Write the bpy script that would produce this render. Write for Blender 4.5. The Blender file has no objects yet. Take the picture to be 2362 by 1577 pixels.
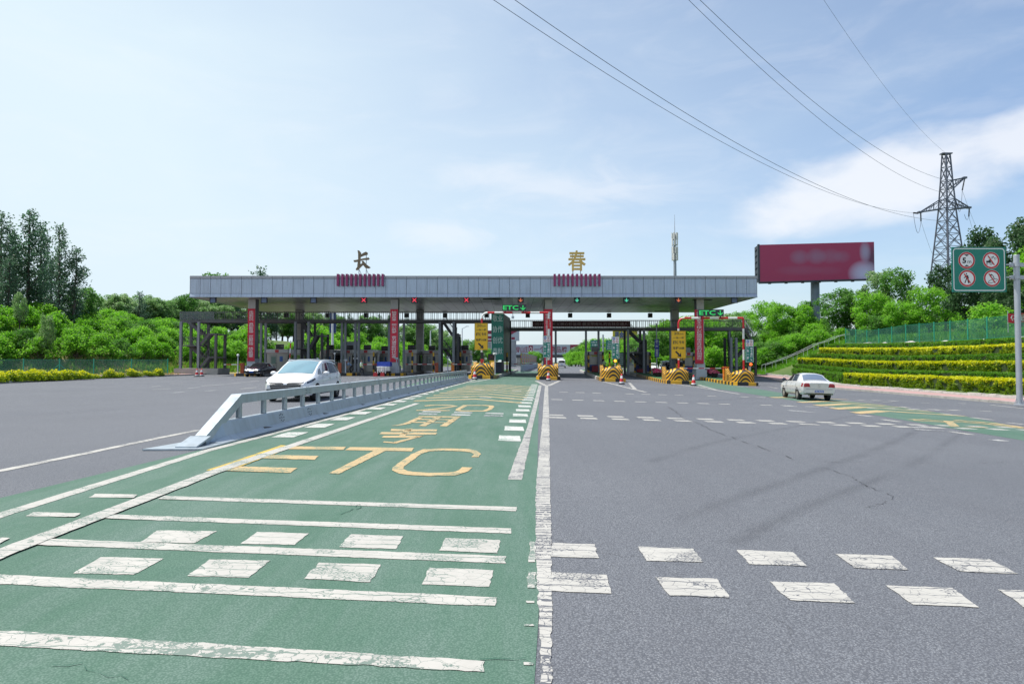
import bpy, bmesh, math, random
from mathutils import Vector, Matrix, noise
random.seed(7)
R = math.radians
scene = bpy.context.scene
COL = scene.collection

# ---------------------------------------------------------------- camera
F, CX, CY, HC = 1575.0, 1181.0, 788.5, 1.55
PITCH = math.atan((836 - CY) / F)
cam = bpy.data.cameras.new('camera')
cam.sensor_width = 36.0
cam.lens = 36.0 * F / 2362.0
cam.clip_end = 6000
cam_o = bpy.data.objects.new('camera', cam)
cam_o.location = (0, 0, HC)
cam_o.rotation_euler = (math.pi / 2 + PITCH, 0, 0)
COL.objects.link(cam_o)
scene.camera = cam_o

# ---------------------------------------------------------------- sun, sky
SUN_EL, SUN_AZ = R(67), R(-80)          # azimuth clockwise from +Y
sd = Vector((math.sin(SUN_AZ) * math.cos(SUN_EL), math.cos(SUN_AZ) * math.cos(SUN_EL), math.sin(SUN_EL)))
sun = bpy.data.lights.new('sun', 'SUN')
sun.energy = 4.6
sun.angle = R(0.5)
sun.color = (1.0, 0.95, 0.87)
sun_o = bpy.data.objects.new('sun', sun)
sun_o.rotation_euler = sd.to_track_quat('Z', 'Y').to_euler()
COL.objects.link(sun_o)

world = bpy.data.worlds.new('World')
scene.world = world
world.use_nodes = True
wt = world.node_tree
wt.nodes.clear()
def wn(t, **k):
    n = wt.nodes.new(t)
    for a, b in k.items():
        setattr(n, a, b)
    return n
def wmath(op, a, b=None, c=None, clamp=False):
    n = wn('ShaderNodeMath', operation=op, use_clamp=clamp)
    for i, v in enumerate((a, b, c)):
        if v is None:
            continue
        if isinstance(v, (int, float)):
            n.inputs[i].default_value = v
        else:
            wt.links.new(v, n.inputs[i])
    return n.outputs[0]
sky = wn('ShaderNodeTexSky', sky_type='NISHITA')
sky.sun_disc = False
sky.sun_elevation = SUN_EL
sky.sun_rotation = SUN_AZ
sky.altitude = 200
sky.air_density = 1.0
sky.dust_density = 1.6
sky.ozone_density = 2.5
tc = wn('ShaderNodeTexCoord')
sep = wn('ShaderNodeSeparateXYZ')
wt.links.new(tc.outputs['Generated'], sep.inputs[0])
dx, dy, dz = sep.outputs
# cloud layer at a fixed height: direction projected on a plane overhead
zc = wmath('MAXIMUM', dz, 0.02)
u = wmath('DIVIDE', dx, wmath('ADD', zc, 0.12))
v = wmath('DIVIDE', dy, wmath('ADD', zc, 0.12))
comb = wn('ShaderNodeCombineXYZ')
wt.links.new(u, comb.inputs[0]); wt.links.new(v, comb.inputs[1])
def wnoise(vec, scale, detail, rough, dist=0.0, off=(0, 0, 0), sc=(1, 1, 1)):
    m = wn('ShaderNodeMapping')
    m.inputs['Location'].default_value = off
    m.inputs['Scale'].default_value = sc
    wt.links.new(vec, m.inputs[0])
    n = wn('ShaderNodeTexNoise')
    n.inputs['Scale'].default_value = scale
    n.inputs['Detail'].default_value = detail
    n.inputs['Roughness'].default_value = rough
    n.inputs['Distortion'].default_value = dist
    wt.links.new(m.outputs[0], n.inputs['Vector'])
    return n.outputs['Fac']
def wrange(x, a, b, c=0.0, d=1.0):
    n = wn('ShaderNodeMapRange', interpolation_type='SMOOTHSTEP')
    n.inputs[1].default_value, n.inputs[2].default_value = a, b
    n.inputs[3].default_value, n.inputs[4].default_value = c, d
    wt.links.new(x, n.inputs[0])
    return n.outputs[0]
# two cloud banks as soft blobs in azimuth/elevation, broken up by noise
def blob(az, el, wa, we, slope=0.0):
    d = Vector((math.sin(R(az)) * math.cos(R(el)), math.cos(R(az)) * math.cos(R(el)), math.sin(R(el))))
    rgt = Vector((math.cos(R(az)), -math.sin(R(az)), 0))
    up = rgt.cross(d)
    def dot(vv):
        n = wn('ShaderNodeVectorMath', operation='DOT_PRODUCT')
        n.inputs[1].default_value = vv
        wt.links.new(tc.outputs['Generated'], n.inputs[0])
        return n.outputs['Value']
    x = wmath('DIVIDE', dot(rgt * math.cos(slope) + up * math.sin(slope)), math.sin(R(wa)))
    y = wmath('DIVIDE', dot(up * math.cos(slope) - rgt * math.sin(slope)), math.sin(R(we)))
    r2 = wmath('ADD', wmath('MULTIPLY', x, x), wmath('MULTIPLY', y, y))
    front = wmath('GREATER_THAN', dot(d), 0.0)
    return wmath('MULTIPLY', wmath('SUBTRACT', 1.0, wmath('SQRT', r2)), front)
gen = tc.outputs['Generated']
n_big = wnoise(gen, 8.0, 6, 0.52, 0.2, (3.1, 1.7, 0.4), (1, 1, 2.2))
n_thin = wnoise(gen, 6.0, 7, 0.6, 0.6, (7.7, 0.2, 2.9), (1.0, 1, 3.4))
c1 = wmath('ADD', blob(29.5, 13.4, 12.5, 3.1, R(8)), wmath('MULTIPLY', wmath('SUBTRACT', n_big, 0.5), 1.9))
c1 = wmath('MULTIPLY', wrange(c1, -0.2, 0.75), 0.80)
c1b = wmath('ADD', blob(38, 14.6, 10, 3.0, R(6)), wmath('MULTIPLY', wmath('SUBTRACT', n_big, 0.5), 2.0))
c1b = wmath('MULTIPLY', wrange(c1b, -0.1, 0.8), 0.75)
c2 = wmath('ADD', blob(3, 14.5, 14, 3.6, R(-4)), wmath('MULTIPLY', wmath('SUBTRACT', n_thin, 0.5), 2.4))
c2 = wmath('MULTIPLY', wrange(c2, 0.1, 1.1), 0.42)
c3 = wmath('ADD', blob(-6, 10.6, 7, 2.2), wmath('MULTIPLY', wmath('SUBTRACT', n_thin, 0.5), 2.4))
c3 = wmath('MULTIPLY', wrange(c3, 0.1, 1.0), 0.40)
veil = wmath('MULTIPLY', wrange(n_thin, 0.42, 0.75), 0.16)
# a thin high veil that whitens the sky towards the sun's side and the horizon
n_soft = wnoise(gen, 2.6, 5, 0.55, 0.4, (1.3, 4.1, 0.0), (1, 1, 2.0))
hz = wmath('ADD', wmath('ADD', wmath('MULTIPLY', dx, -0.85), wmath('MULTIPLY', dz, -0.5)), wmath('MULTIPLY_ADD', n_soft, 0.4, 0.51), clamp=True)
veilc = wn('ShaderNodeMix', data_type='RGBA')
wt.links.new(hz, veilc.inputs['Factor']); wt.links.new(sky.outputs[0], veilc.inputs['A'])
veilc.inputs['B'].default_value = (4.35, 5.15, 5.65, 1)
cl = wmath('MAXIMUM', wmath('MAXIMUM', wmath('MAXIMUM', c1, c1b), wmath('MAXIMUM', c2, c3)), veil)
mixc = wn('ShaderNodeMix', data_type='RGBA')
wt.links.new(cl, mixc.inputs['Factor'])
wt.links.new(veilc.outputs['Result'], mixc.inputs['A'])
mixc.inputs['B'].default_value = (5.5, 5.6, 5.85, 1)
bg = wn('ShaderNodeBackground')
bg.inputs['Strength'].default_value = 0.15
wt.links.new(mixc.outputs['Result'], bg.inputs['Color'])
wo = wn('ShaderNodeOutputWorld')
wt.links.new(bg.outputs[0], wo.inputs['Surface'])
vs = scene.view_settings
vs.view_transform = 'Standard'
vs.look = 'None'
vs.gamma = 1.0
vs.use_curve_mapping = False
vs.exposure = 0.25
scene.cycles.max_bounces = 8
scene.cycles.transparent_max_bounces = 24

# ---------------------------------------------------------------- the lie of the land
def pl(x, pts):
    if x <= pts[0][0]:
        return pts[0][1]
    for (a, b), (c, d) in zip(pts, pts[1:]):
        if x <= c:
            return b + (d - b) * (x - a) / (c - a)
    return pts[-1][1]
def tilt(y):
    return pl(y, [(0, .027), (64, .026), (92, .008), (120, 0)])
def base(y):
    return pl(y, [(0, 0), (70, 0), (160, .35)])
def gz(x, y):
    return base(y) - tilt(y) * max(-4, min(30, x))
def at(px, py, Y):
    "the point of the photograph's sight line that lies Y metres ahead"
    r, u_ = (px - CX) / F, (CY - py) / F
    yy = math.cos(PITCH) - u_ * math.sin(PITCH)
    zz = u_ * math.cos(PITCH) + math.sin(PITCH)
    s = Y / yy
    return Vector((r * s, Y, HC + zz * s))
def G(px, py):
    "the spot on the road that the photograph shows there"
    prev, Y = 1.0, 1.0
    while Y < 400:
        Y *= 1.02
        p = at(px, py, Y)
        if p.z < gz(p.x, p.y):
            a, b = prev, Y
            for _ in range(40):
                m = (a + b) / 2
                q = at(px, py, m)
                if q.z < gz(q.x, q.y): b = m
                else: a = m
            q = at(px, py, b)
            return Vector((q.x, q.y, gz(q.x, q.y)))
        prev = Y
    return Vector((0, 400, 0))

# ---------------------------------------------------------------- materials
def nt(name):
    m = bpy.data.materials.new(name)
    m.use_nodes = True
    t = m.node_tree
    b = t.nodes['Principled BSDF']
    return m, t, b
class N:
    "small helper for wiring shader nodes"
    def __init__(s, t): s.t = t
    def n(s, ty, **k):
        x = s.t.nodes.new(ty)
        for a, b in k.items(): setattr(x, a, b)
        return x
    def put(s, sock, v):
        if isinstance(v, bpy.types.NodeSocket): s.t.links.new(v, sock)
        elif isinstance(v, (tuple, list)) and len(v) == 3 and sock.type == 'RGBA': sock.default_value = (*v, 1)
        else: sock.default_value = v
    def math(s, op, a, b=None, c=None, clamp=False):
        x = s.n('ShaderNodeMath', operation=op, use_clamp=clamp)
        for i, v in enumerate((a, b, c)):
            if v is not None: s.put(x.inputs[i], v)
        return x.outputs[0]
    def obj(s): return s.n('ShaderNodeTexCoord').outputs['Object']
    def xyz(s, v):
        x = s.n('ShaderNodeSeparateXYZ'); s.put(x.inputs[0], v); return x.outputs
    def map(s, v, sc=(1, 1, 1), loc=(0, 0, 0)):
        x = s.n('ShaderNodeMapping'); x.inputs['Scale'].default_value = sc; x.inputs['Location'].default_value = loc
        s.put(x.inputs[0], v); return x.outputs[0]
    def noise(s, v, scale, detail=4, rough=.55, dist=0):
        x = s.n('ShaderNodeTexNoise'); s.put(x.inputs['Vector'], v)
        x.inputs['Scale'].default_value = scale; x.inputs['Detail'].default_value = detail
        x.inputs['Roughness'].default_value = rough; x.inputs['Distortion'].default_value = dist
        return x.outputs['Fac']
    def vor(s, v, scale, feature='F1', rnd=1.0):
        x = s.n('ShaderNodeTexVoronoi', feature=feature); s.put(x.inputs['Vector'], v)
        x.inputs['Scale'].default_value = scale; x.inputs['Randomness'].default_value = rnd
        return x.outputs['Distance']
    def rng(s, x, a, b, c=0., d=1.):
        m = s.n('ShaderNodeMapRange'); s.put(m.inputs[0], x)
        for i, v in enumerate((a, b, c, d)): m.inputs[i + 1].default_value = v
        return m.outputs[0]
    def mix(s, f, a, b):
        m = s.n('ShaderNodeMix', data_type='RGBA'); s.put(m.inputs['Factor'], f)
        s.put(m.inputs['A'], a); s.put(m.inputs['B'], b); return m.outputs['Result']
    def bump(s, h, strength, dist=.02):
        b = s.n('ShaderNodeBump'); b.inputs['Strength'].default_value = strength
        b.inputs['Distance'].default_value = dist; s.put(b.inputs['Height'], h); return b.outputs[0]
MATS = {}
def M(name, col, rough=.5, metal=0., var=.12, scale=1.5, bump=0., dirt=None, coat=0., emit=0., streak=None):
    "plain painted / cast / rolled surface with uneven tone, optional grime"
    if name in MATS: return MATS[name]
    m, t, b = nt(name); n = N(t)
    o = n.obj()
    f = n.noise(o, scale, 6, .62)
    f2 = n.noise(o, scale * 9, 3, .6)
    k = n.math('ADD', n.math('MULTIPLY', f, .75), n.math('MULTIPLY', f2, .25))
    lo = tuple(max(0, c * (1 - var * 1.6)) for c in col)
    hi = tuple(min(1, c * (1 + var)) for c in col)
    c = n.mix(n.rng(k, .3, .7), lo, hi)
    if dirt:
        c = n.mix(n.math('MULTIPLY', n.rng(n.noise(o, scale * 2.3, 7, .7, .5), .48, .72), dirt[1]), c, dirt[0])
    if streak:
        sk = n.noise(n.map(o, (2.6, 2.6, .16)), 1.6, 6, .7)
        c = n.mix(n.math('MULTIPLY', n.rng(sk, .48, .72), streak[1]), c, streak[0])
    n.put(b.inputs['Base Color'], c)
    n.put(b.inputs['Roughness'], n.rng(f2, .3, .7, max(.02, rough - .08), min(1, rough + .1)))
    b.inputs['Metallic'].default_value = metal
    if coat:
        b.inputs['Coat Weight'].default_value = coat
        b.inputs['Coat Roughness'].default_value = .05
    if bump:
        n.put(b.inputs['Normal'], n.bump(f2, bump))
    if emit:
        n.put(b.inputs['Emission Color'], col); b.inputs['Emission Strength'].default_value = emit
    MATS[name] = m
    return m
def stripes(name, c1, c2, axis, period, duty=.5, phase=0., rough=.45, slant=None):
    if name in MATS: return MATS[name]
    m, t, b = nt(name); n = N(t); o = n.obj(); s = n.xyz(o)
    a = s['XYZ'.index(axis)]
    if slant: a = n.math('ADD', a, n.math('MULTIPLY', s['XYZ'.index(slant[0])], slant[1]))
    fr = n.math('FRACT', n.math('ADD', n.math('DIVIDE', a, period), 100 + phase))
    k = n.math('LESS_THAN', fr, duty)
    g = n.rng(n.noise(o, 3, 5), .3, .75, .82, 1.06)
    c = n.mix(k, c2, c1)
    mm = n.n('ShaderNodeMix', data_type='RGBA', blend_type='MULTIPLY'); mm.inputs['Factor'].default_value = 1
    n.put(mm.inputs['A'], c); cc = n.n('ShaderNodeCombineColor')
    for i in range(3): n.put(cc.inputs[i], g)
    n.put(mm.inputs['B'], cc.outputs[0])
    n.put(b.inputs['Base Color'], mm.outputs['Result'])
    b.inputs['Roughness'].default_value = rough
    MATS[name] = m
    return m
def leafmat(name, cols, trans=.35, rough=.5):
    m, t, b = nt(name); n = N(t)
    geo = n.n('ShaderNodeNewGeometry')
    oi = n.n('ShaderNodeObjectInfo')
    r = n.n('ShaderNodeValToRGB')
    e = r.color_ramp.elements
    while len(e) < len(cols): e.new(.5)
    for i, c in enumerate(cols):
        e[i].position = i / (len(cols) - 1); e[i].color = (*c, 1)
    k = n.math('ADD', n.math('MULTIPLY', geo.outputs['Random Per Island'], .7), n.math('MULTIPLY', oi.outputs['Random'], .3))
    n.put(r.inputs[0], k)
    n.put(b.inputs['Base Color'], r.outputs[0]); b.inputs['Roughness'].default_value = rough
    b.inputs['Specular IOR Level'].default_value = .25
    tr = n.n('ShaderNodeBsdfTranslucent')
    hs = n.n('ShaderNodeHueSaturation'); hs.inputs['Value'].default_value = 1.9; hs.inputs['Saturation'].default_value = 1.08
    n.put(hs.inputs['Color'], r.outputs[0]); n.put(tr.inputs[0], hs.outputs[0])
    mx = n.n('ShaderNodeMixShader'); mx.inputs[0].default_value = trans
    t.links.new(b.outputs[0], mx.inputs[1]); t.links.new(tr.outputs[0], mx.inputs[2])
    t.links.new(mx.outputs[0], t.nodes['Material Output'].inputs['Surface'])
    return m
def asphalt_cols(n, o):
    big = n.noise(o, .16, 5, .6)
    mid = n.noise(n.map(o, (1.1, .22, 1)), .9, 5, .65)
    grain = n.vor(o, 62)
    g2 = n.noise(o, 130, 3, .75)
    c = n.mix(n.rng(big, .32, .68), (.140, .152, .174), (.190, .202, .224))
    c = n.mix(n.math('MULTIPLY', n.rng(mid, .42, .68), .55), c, (.142, .149, .168))
    c = n.mix(n.math('MULTIPLY', n.rng(grain, .22, .58), .72), c, (.052, .056, .068))
    c = n.mix(n.math('MULTIPLY', n.rng(g2, .57, .70), .85), c, (.46, .47, .48))
    c = n.mix(n.math('MULTIPLY', n.rng(n.noise(o, 7, 5, .75), .42, .68), .3), c, (.10, .107, .125))
    return c, grain, g2
def mat_asphalt():
    m, t, b = nt('asphalt'); n = N(t); o = n.obj()
    c, gr, g2 = asphalt_cols(n, o)
    # long hairline cracks of the surface course
    w = n.n('ShaderNodeTexVoronoi', feature='DISTANCE_TO_EDGE')
    wob = n.n('ShaderNodeTexNoise'); wob.inputs['Scale'].default_value = 1.2; n.put(wob.inputs['Vector'], o); wob.inputs['Detail'].default_value = 6
    va = n.n('ShaderNodeVectorMath', operation='ADD'); vm = n.n('ShaderNodeVectorMath', operation='SCALE'); vm.inputs['Scale'].default_value = 1.4
    t.links.new(wob.outputs['Color'], vm.inputs[0]); n.put(va.inputs[0], o); t.links.new(vm.outputs[0], va.inputs[1])
    n.put(w.inputs['Vector'], va.outputs[0]); w.inputs['Scale'].default_value = .11
    cr = n.math('LESS_THAN', w.outputs['Distance'], .0011)
    gate = n.rng(n.noise(o, .25, 2), .5, .58)
    c = n.mix(n.math('MULTIPLY', n.math('MULTIPLY', cr, gate), .3), c, (.03, .03, .034))
    n.put(b.inputs['Base Color'], c); b.inputs['Roughness'].default_value = .82
    b.inputs['Specular IOR Level'].default_value = .35
    n.put(b.inputs['Normal'], n.bump(gr, .5, .006))
    return m
def mat_green():
    m, t, b = nt('green_surfacing'); n = N(t); o = n.obj()
    big = n.noise(o, .35, 6, .65, .4)
    lane = n.noise(n.map(o, (2.4, .25, 1)), .9, 5, .7)
    gr = n.vor(o, 75); g2 = n.noise(o, 130, 2, .7)
    c = n.mix(n.rng(big, .3, .7), (.068, .143, .100), (.117, .198, .152))
    c = n.mix(n.math('MULTIPLY', n.rng(lane, .42, .68), .7), c, (.175, .235, .212))
    c = n.mix(n.math('MULTIPLY', n.rng(n.noise(o, 1.3, 7, .75, 1.), .5, .72), .5), c, (.06, .145, .10))
    c = n.mix(n.math('MULTIPLY', n.rng(gr, .25, .6), .6), c, (.038, .095, .066))
    c = n.mix(n.math('MULTIPLY', n.rng(g2, .62, .75), .35), c, (.34, .42, .37))
    n.put(b.inputs['Base Color'], c); b.inputs['Roughness'].default_value = .8
    b.inputs['Specular IOR Level'].default_value = .3
    n.put(b.inputs['Normal'], n.bump(gr, .4, .005))
    return m
def mat_paint(name, col, under, wear=.5, ribs=False):
    "old thermoplastic marking: crazed, with chips that show the road below"
    m, t, b = nt(name); n = N(t); o = n.obj()
    wob = n.n('ShaderNodeTexNoise'); wob.inputs['Scale'].default_value = 9; n.put(wob.inputs['Vector'], o)
    va = n.n('ShaderNodeVectorMath', operation='ADD'); vm = n.n('ShaderNodeVectorMath', operation='SCALE'); vm.inputs['Scale'].default_value = .06
    t.links.new(wob.outputs['Color'], vm.inputs[0]); n.put(va.inputs[0], o); t.links.new(vm.outputs[0], va.inputs[1])
    ov = va.outputs[0]
    e1 = n.vor(n.map(ov, (1, 1.25, 1)), 9, 'DISTANCE_TO_EDGE')
    e2 = n.vor(n.map(ov, (1, 1.5, 1)), 26, 'DISTANCE_TO_EDGE')
    patch = n.noise(o, .8, 5, .65)
    chips = n.noise(ov, 14, 6, .7)
    crack = n.math('LESS_THAN', e1, n.rng(patch, .35, .7, .002, .024))
    crack2 = n.math('MULTIPLY', n.math('LESS_THAN', e2, .08), n.math('GREATER_THAN', n.noise(o, 2.3, 4), .56))
    th = n.rng(patch, .3, .75, .86 - .12 * wear, .66 - .22 * wear)
    chip = n.math('GREATER_THAN', chips, th)
    k = n.math('MAXIMUM', n.math('MAXIMUM', crack, crack2), chip)
    seam = n.math('LESS_THAN', n.math('FRACT', n.math('MULTIPLY', n.xyz(ov)[1], 6.6)), n.rng(n.noise(o, 1.7, 3), .4, .6, .0, .12))
    k = n.math('MAXIMUM', k, seam)
    if ribs:
        y = n.xyz(ov)[1]
        rib = n.math('FRACT', n.math('MULTIPLY', y, 9.5))
        k = n.math('MAXIMUM', k, n.math('MULTIPLY', n.math('LESS_THAN', rib, n.rng(n.noise(o, 1.1, 4), .35, .7, -.1, .55)), n.math('GREATER_THAN', n.noise(n.map(o, (6, 1, 1)), 5, 3), .42)))
    ton = n.mix(n.rng(n.noise(o, 3, 6, .7), .3, .7), tuple(c * .86 for c in col), tuple(min(1, c * 1.04) for c in col))
    n.put(b.inputs['Base Color'], n.mix(k, ton, under)); b.inputs['Roughness'].default_value = .7
    n.put(b.inputs['Normal'], n.bump(n.math('SUBTRACT', 1., k), .5, .004))
    return m
ASPH, GREEN = mat_asphalt(), mat_green()
W_ON_G = mat_paint('white_marking_on_green', (.45, .435, .40), (.15, .20, .17), .55)
W_ON_A = mat_paint('white_marking_on_asphalt', (.44, .428, .395), (.1, .105, .12), .5)
W_RIB = mat_paint('ribbed_white_marking', (.44, .428, .395), (.1, .105, .12), .5, True)
W_ON_G_OLD = mat_paint('chipped_white_marking_on_green', (.45, .435, .40), (.15, .20, .17), 1.25)
W_WORN = mat_paint('faded_white_marking', (.45, .45, .44), (.12, .125, .14), 1.25)
W_CLEAN = mat_paint('fresh_white_marking', (.54, .535, .51), (.09, .2, .14), .05)
Y_ON_G = mat_paint('yellow_marking_on_green', (.50, .36, .18), (.1, .18, .13), .45)
Y_BRIGHT = mat_paint('bright_yellow_marking', (.55, .38, .06), (.1, .18, .13), .3)

STEEL_W = M('galvanised_steel', (.40, .46, .51), .38, .35, .08, 1.2, .06, ((.30, .33, .35), .45), streak=((.24, .26, .27), .55))
FASC = M('fascia_aluminium', (.37, .43, .53), .34, .45, .04, .6, streak=((.20, .22, .26), .5))
FASC_D = M('fascia_trim', (.33, .34, .37), .4, .4, .05)
SEAM = M('dark_seam', (.05, .05, .06), .6)
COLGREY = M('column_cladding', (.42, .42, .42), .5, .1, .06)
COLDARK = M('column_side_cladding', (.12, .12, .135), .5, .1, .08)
DECKST = M('bridge_steel', (.10, .105, .12), .5, .3, .15, 1, 0, ((.16, .10, .06), .45))
POSTST = M('post_steel', (.22, .24, .28), .45, .3, .1)
BLACK = M('black_enamel', (.012, .012, .014), .4)
RUBBER = M('rubber', (.018, .018, .02), .8)
WHITE = M('white_paint', (.74, .75, .76), .4, 0, .04)
OFFW = M('warm_white_paint', (.68, .67, .63), .45, 0, .06)
RED = M('red_enamel', (.52, .025, .03), .4)
BANNER = M('red_banner_cloth', (.56, .02, .05), .6, 0, .08, .8)
LETW = M('white_lettering', (.8, .8, .8), .5, 0, .03)
GREENS = M('sign_green', (.008, .20, .15), .4, 0, .05)
YEL = M('sign_yellow', (.72, .43, .012), .42, 0, .05)
YELP = M('yellow_paint', (.74, .40, .022), .5, 0, .12, 2, 0, ((.3, .2, .08), .5))
BLKP = M('black_paint', (.022, .022, .025), .5, 0, .2, 2)
ORANGE = M('orange_enamel', (.78, .22, .02), .45, 0, .06)
ORANGE_D = M('dark_orange_enamel', (.42, .085, .03), .45, 0, .08)
BLUE = M('blue_enamel', (.03, .06, .36), .45)
CONC = M('concrete', (.36, .35, .33), .8, 0, .16, 1.2, .3, ((.2, .19, .17), .5))
STONE = M('kerb_stone', (.5, .48, .46), .8, 0, .18, 1.6, .4, ((.3, .28, .26), .5))
PINK = M('pink_paving', (.42, .26, .25), .85, 0, .16, 2.2, .3, ((.3, .26, .22), .5))
STEELB = M('booth_steel', (.33, .32, .30), .35, .5, .1)
BOOTHB = M('booth_band', (.45, .45, .46), .4, .3, .05)
GALV = M('galvanised_pole', (.42, .45, .50), .45, .4, .08)
TURF = M('artificial_turf', (.045, .15, .055), .9, 0, .25, 6, .5)
LEDR = M('led_red', (.95, .06, .10), .5, emit=.7)
LEDG = M('led_green', (.03, .5, .11), .5, emit=.6)
LEDT = M('led_mint', (.12, .9, .55), .5, emit=.45)
LEDO = M('led_orange', (1, .22, .1), .5, emit=.4)
AMBER = M('amber_lamp', (1, .38, .03), .5, emit=2.2)
DIMRED = M('unlit_red_led', (.16, .02, .02), .5)
def glass(name, col, rough=.04, spec=.6):
    m, t, b = nt(name); n = N(t)
    b.inputs['Base Color'].default_value = (*col, 1); b.inputs['Roughness'].default_value = rough
    b.inputs['Specular IOR Level'].default_value = spec
    b.inputs['Coat Weight'].default_value = .6; b.inputs['Coat Roughness'].default_value = .02
    n.put(b.inputs['Normal'], n.bump(n.noise(n.obj(), 1.3, 2), .02))
    return m
GLASS = glass('booth_glass', (.035, .045, .05))
GLASSL = glass('pale_booth_glass', (.14, .2, .21))
CARGLASS = glass('tinted_car_glass', (.012, .014, .018))
SCREEN = glass('windscreen_glass', (.16, .30, .36), .06)

# ---------------------------------------------------------------- mesh building
class MB:
    def __init__(s):
        s.v, s.f, s.m, s.sm, s.a = [], [], [], [], None
    def add(s, vs, fs, mi=0, smooth=False):
        b = len(s.v)
        s.v += [tuple(x) for x in vs]
        for f in fs:
            s.f.append([b + i for i in f]); s.m.append(mi); s.sm.append(smooth)
        return s
    def box(s, x0, y0, z0, x1, y1, z1, mi=0):
        v = [(x, y, z) for z in (z0, z1) for y in (y0, y1) for x in (x0, x1)]
        return s.add(v, [(0, 2, 3, 1), (4, 5, 7, 6), (0, 1, 5, 4), (2, 6, 7, 3), (0, 4, 6, 2), (1, 3, 7, 5)], mi)
    def cbox(s, c, d, mi=0, rz=0.):
        ca, sa = math.cos(rz), math.sin(rz)
        v = []
        for z in (-.5, .5):
            for y in (-.5, .5):
                for x in (-.5, .5):
                    X, Y = x * d[0], y * d[1]
                    v.append((c[0] + X * ca - Y * sa, c[1] + X * sa + Y * ca, c[2] + z * d[2]))
        return s.add(v, [(0, 2, 3, 1), (4, 5, 7, 6), (0, 1, 5, 4), (2, 6, 7, 3), (0, 4, 6, 2), (1, 3, 7, 5)], mi)
    def bar(s, p, q, w, h=None, mi=0):
        "square bar from p to q"
        h = h or w
        p, q = Vector(p), Vector(q); d = (q - p)
        if d.length < 1e-6: return s
        d.normalize()
        up = Vector((0, 0, 1)) if abs(d.z) < .95 else Vector((0, 1, 0))
        a = d.cross(up).normalized() * (w / 2); b = a.cross(d).normalized() * (h / 2)
        v = [p - a - b, p + a - b, p + a + b, p - a + b, q - a - b, q + a - b, q + a + b, q - a + b]
        return s.add(v, [(0, 1, 2, 3), (7, 6, 5, 4), (0, 4, 5, 1), (1, 5, 6, 2), (2, 6, 7, 3), (3, 7, 4, 0)], mi)
    def tube(s, pts, r, n=8, mi=0, cap=True):
        pts = [Vector(p) for p in pts]
        rs = r if isinstance(r, (list, tuple)) else [r] * len(pts)
        rings = []
        prev = None
        for i, p in enumerate(pts):
            d = (pts[min(i + 1, len(pts) - 1)] - pts[max(i - 1, 0)]).normalized()
            ref = prev if prev is not None else (Vector((0, 0, 1)) if abs(d.z) < .9 else Vector((1, 0, 0)))
            a = d.cross(ref)
            if a.length < 1e-4: a = d.orthogonal()
            a.normalize(); b = a.cross(d).normalized(); prev = b
            rings.append([p + (a * math.cos(2 * math.pi * k / n) + b * math.sin(2 * math.pi * k / n)) * rs[i] for k in range(n)])
        v = [x for r_ in rings for x in r_]
        f = []
        for i in range(len(pts) - 1):
            for k in range(n):
                f.append((i * n + k, i * n + (k + 1) % n, (i + 1) * n + (k + 1) % n, (i + 1) * n + k))
        s.add(v, f, mi, True)
        if cap:
            s.add(rings[0], [tuple(range(n))[::-1]], mi); s.add(rings[-1], [tuple(range(n))], mi)
        return s
    def lathe(s, prof, c=(0, 0, 0), n=16, mi=0, smooth=True):
        v, f = [], []
        for r, z in prof:
            for k in range(n):
                a = 2 * math.pi * k / n
                v.append((c[0] + r * math.cos(a), c[1] + r * math.sin(a), c[2] + z))
        for i in range(len(prof) - 1):
            for k in range(n):
                f.append((i * n + k, i * n + (k + 1) % n, (i + 1) * n + (k + 1) % n, (i + 1) * n + k))
        return s.add(v, f, mi, smooth)
    def prism(s, poly, axis, a0, a1, mi=0):
        "extrude a polygon: poly in the two remaining axes, axis 'X','Y' or 'Z'"
        def P(p, a):
            return {'X': (a, p[0], p[1]), 'Y': (p[0], a, p[1]), 'Z': (p[0], p[1], a)}[axis]
        n = len(poly)
        v = [P(p, a0) for p in poly] + [P(p, a1) for p in poly]
        f = [tuple(range(n))[::-1], tuple(range(n, 2 * n))] + [(i, (i + 1) % n, n + (i + 1) % n, n + i) for i in range(n)]
        return s.add(v, f, mi)
    def disc(s, c, r, y, n=24, mi=0, r0=0.):
        "upright disc or ring facing -Y"
        v = [(c[0] + r * math.cos(2 * math.pi * k / n), y, c[1] + r * math.sin(2 * math.pi * k / n)) for k in range(n)]
        if r0:
            v += [(c[0] + r0 * math.cos(2 * math.pi * k / n), y, c[1] + r0 * math.sin(2 * math.pi * k / n)) for k in range(n)]
            return s.add(v, [(k, (k + 1) % n, n + (k + 1) % n, n + k) for k in range(n)], mi)
        return s.add(v, [tuple(range(n))], mi)
    def build(s, name, mats, parent=None, smooth=None, fix=True):
        me = bpy.data.meshes.new(name)
        me.from_pydata(s.v, [], s.f)
        for x in (mats if isinstance(mats, (list, tuple)) else [mats]): me.materials.append(x)
        me.polygons.foreach_set('material_index', s.m)
        me.polygons.foreach_set('use_smooth', s.sm if smooth is None else [smooth] * len(s.f))
        if s.a is not None:
            at_ = me.attributes.new('arc', 'FLOAT', 'POINT'); at_.data.foreach_set('value', s.a)
        if fix:
            bm = bmesh.new(); bm.from_mesh(me); bmesh.ops.recalc_face_normals(bm, faces=bm.faces); bm.to_mesh(me); bm.free()
        me.update()
        o = bpy.data.objects.new(name, me)
        COL.objects.link(o)
        if parent: o.parent = parent
        return o
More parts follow.
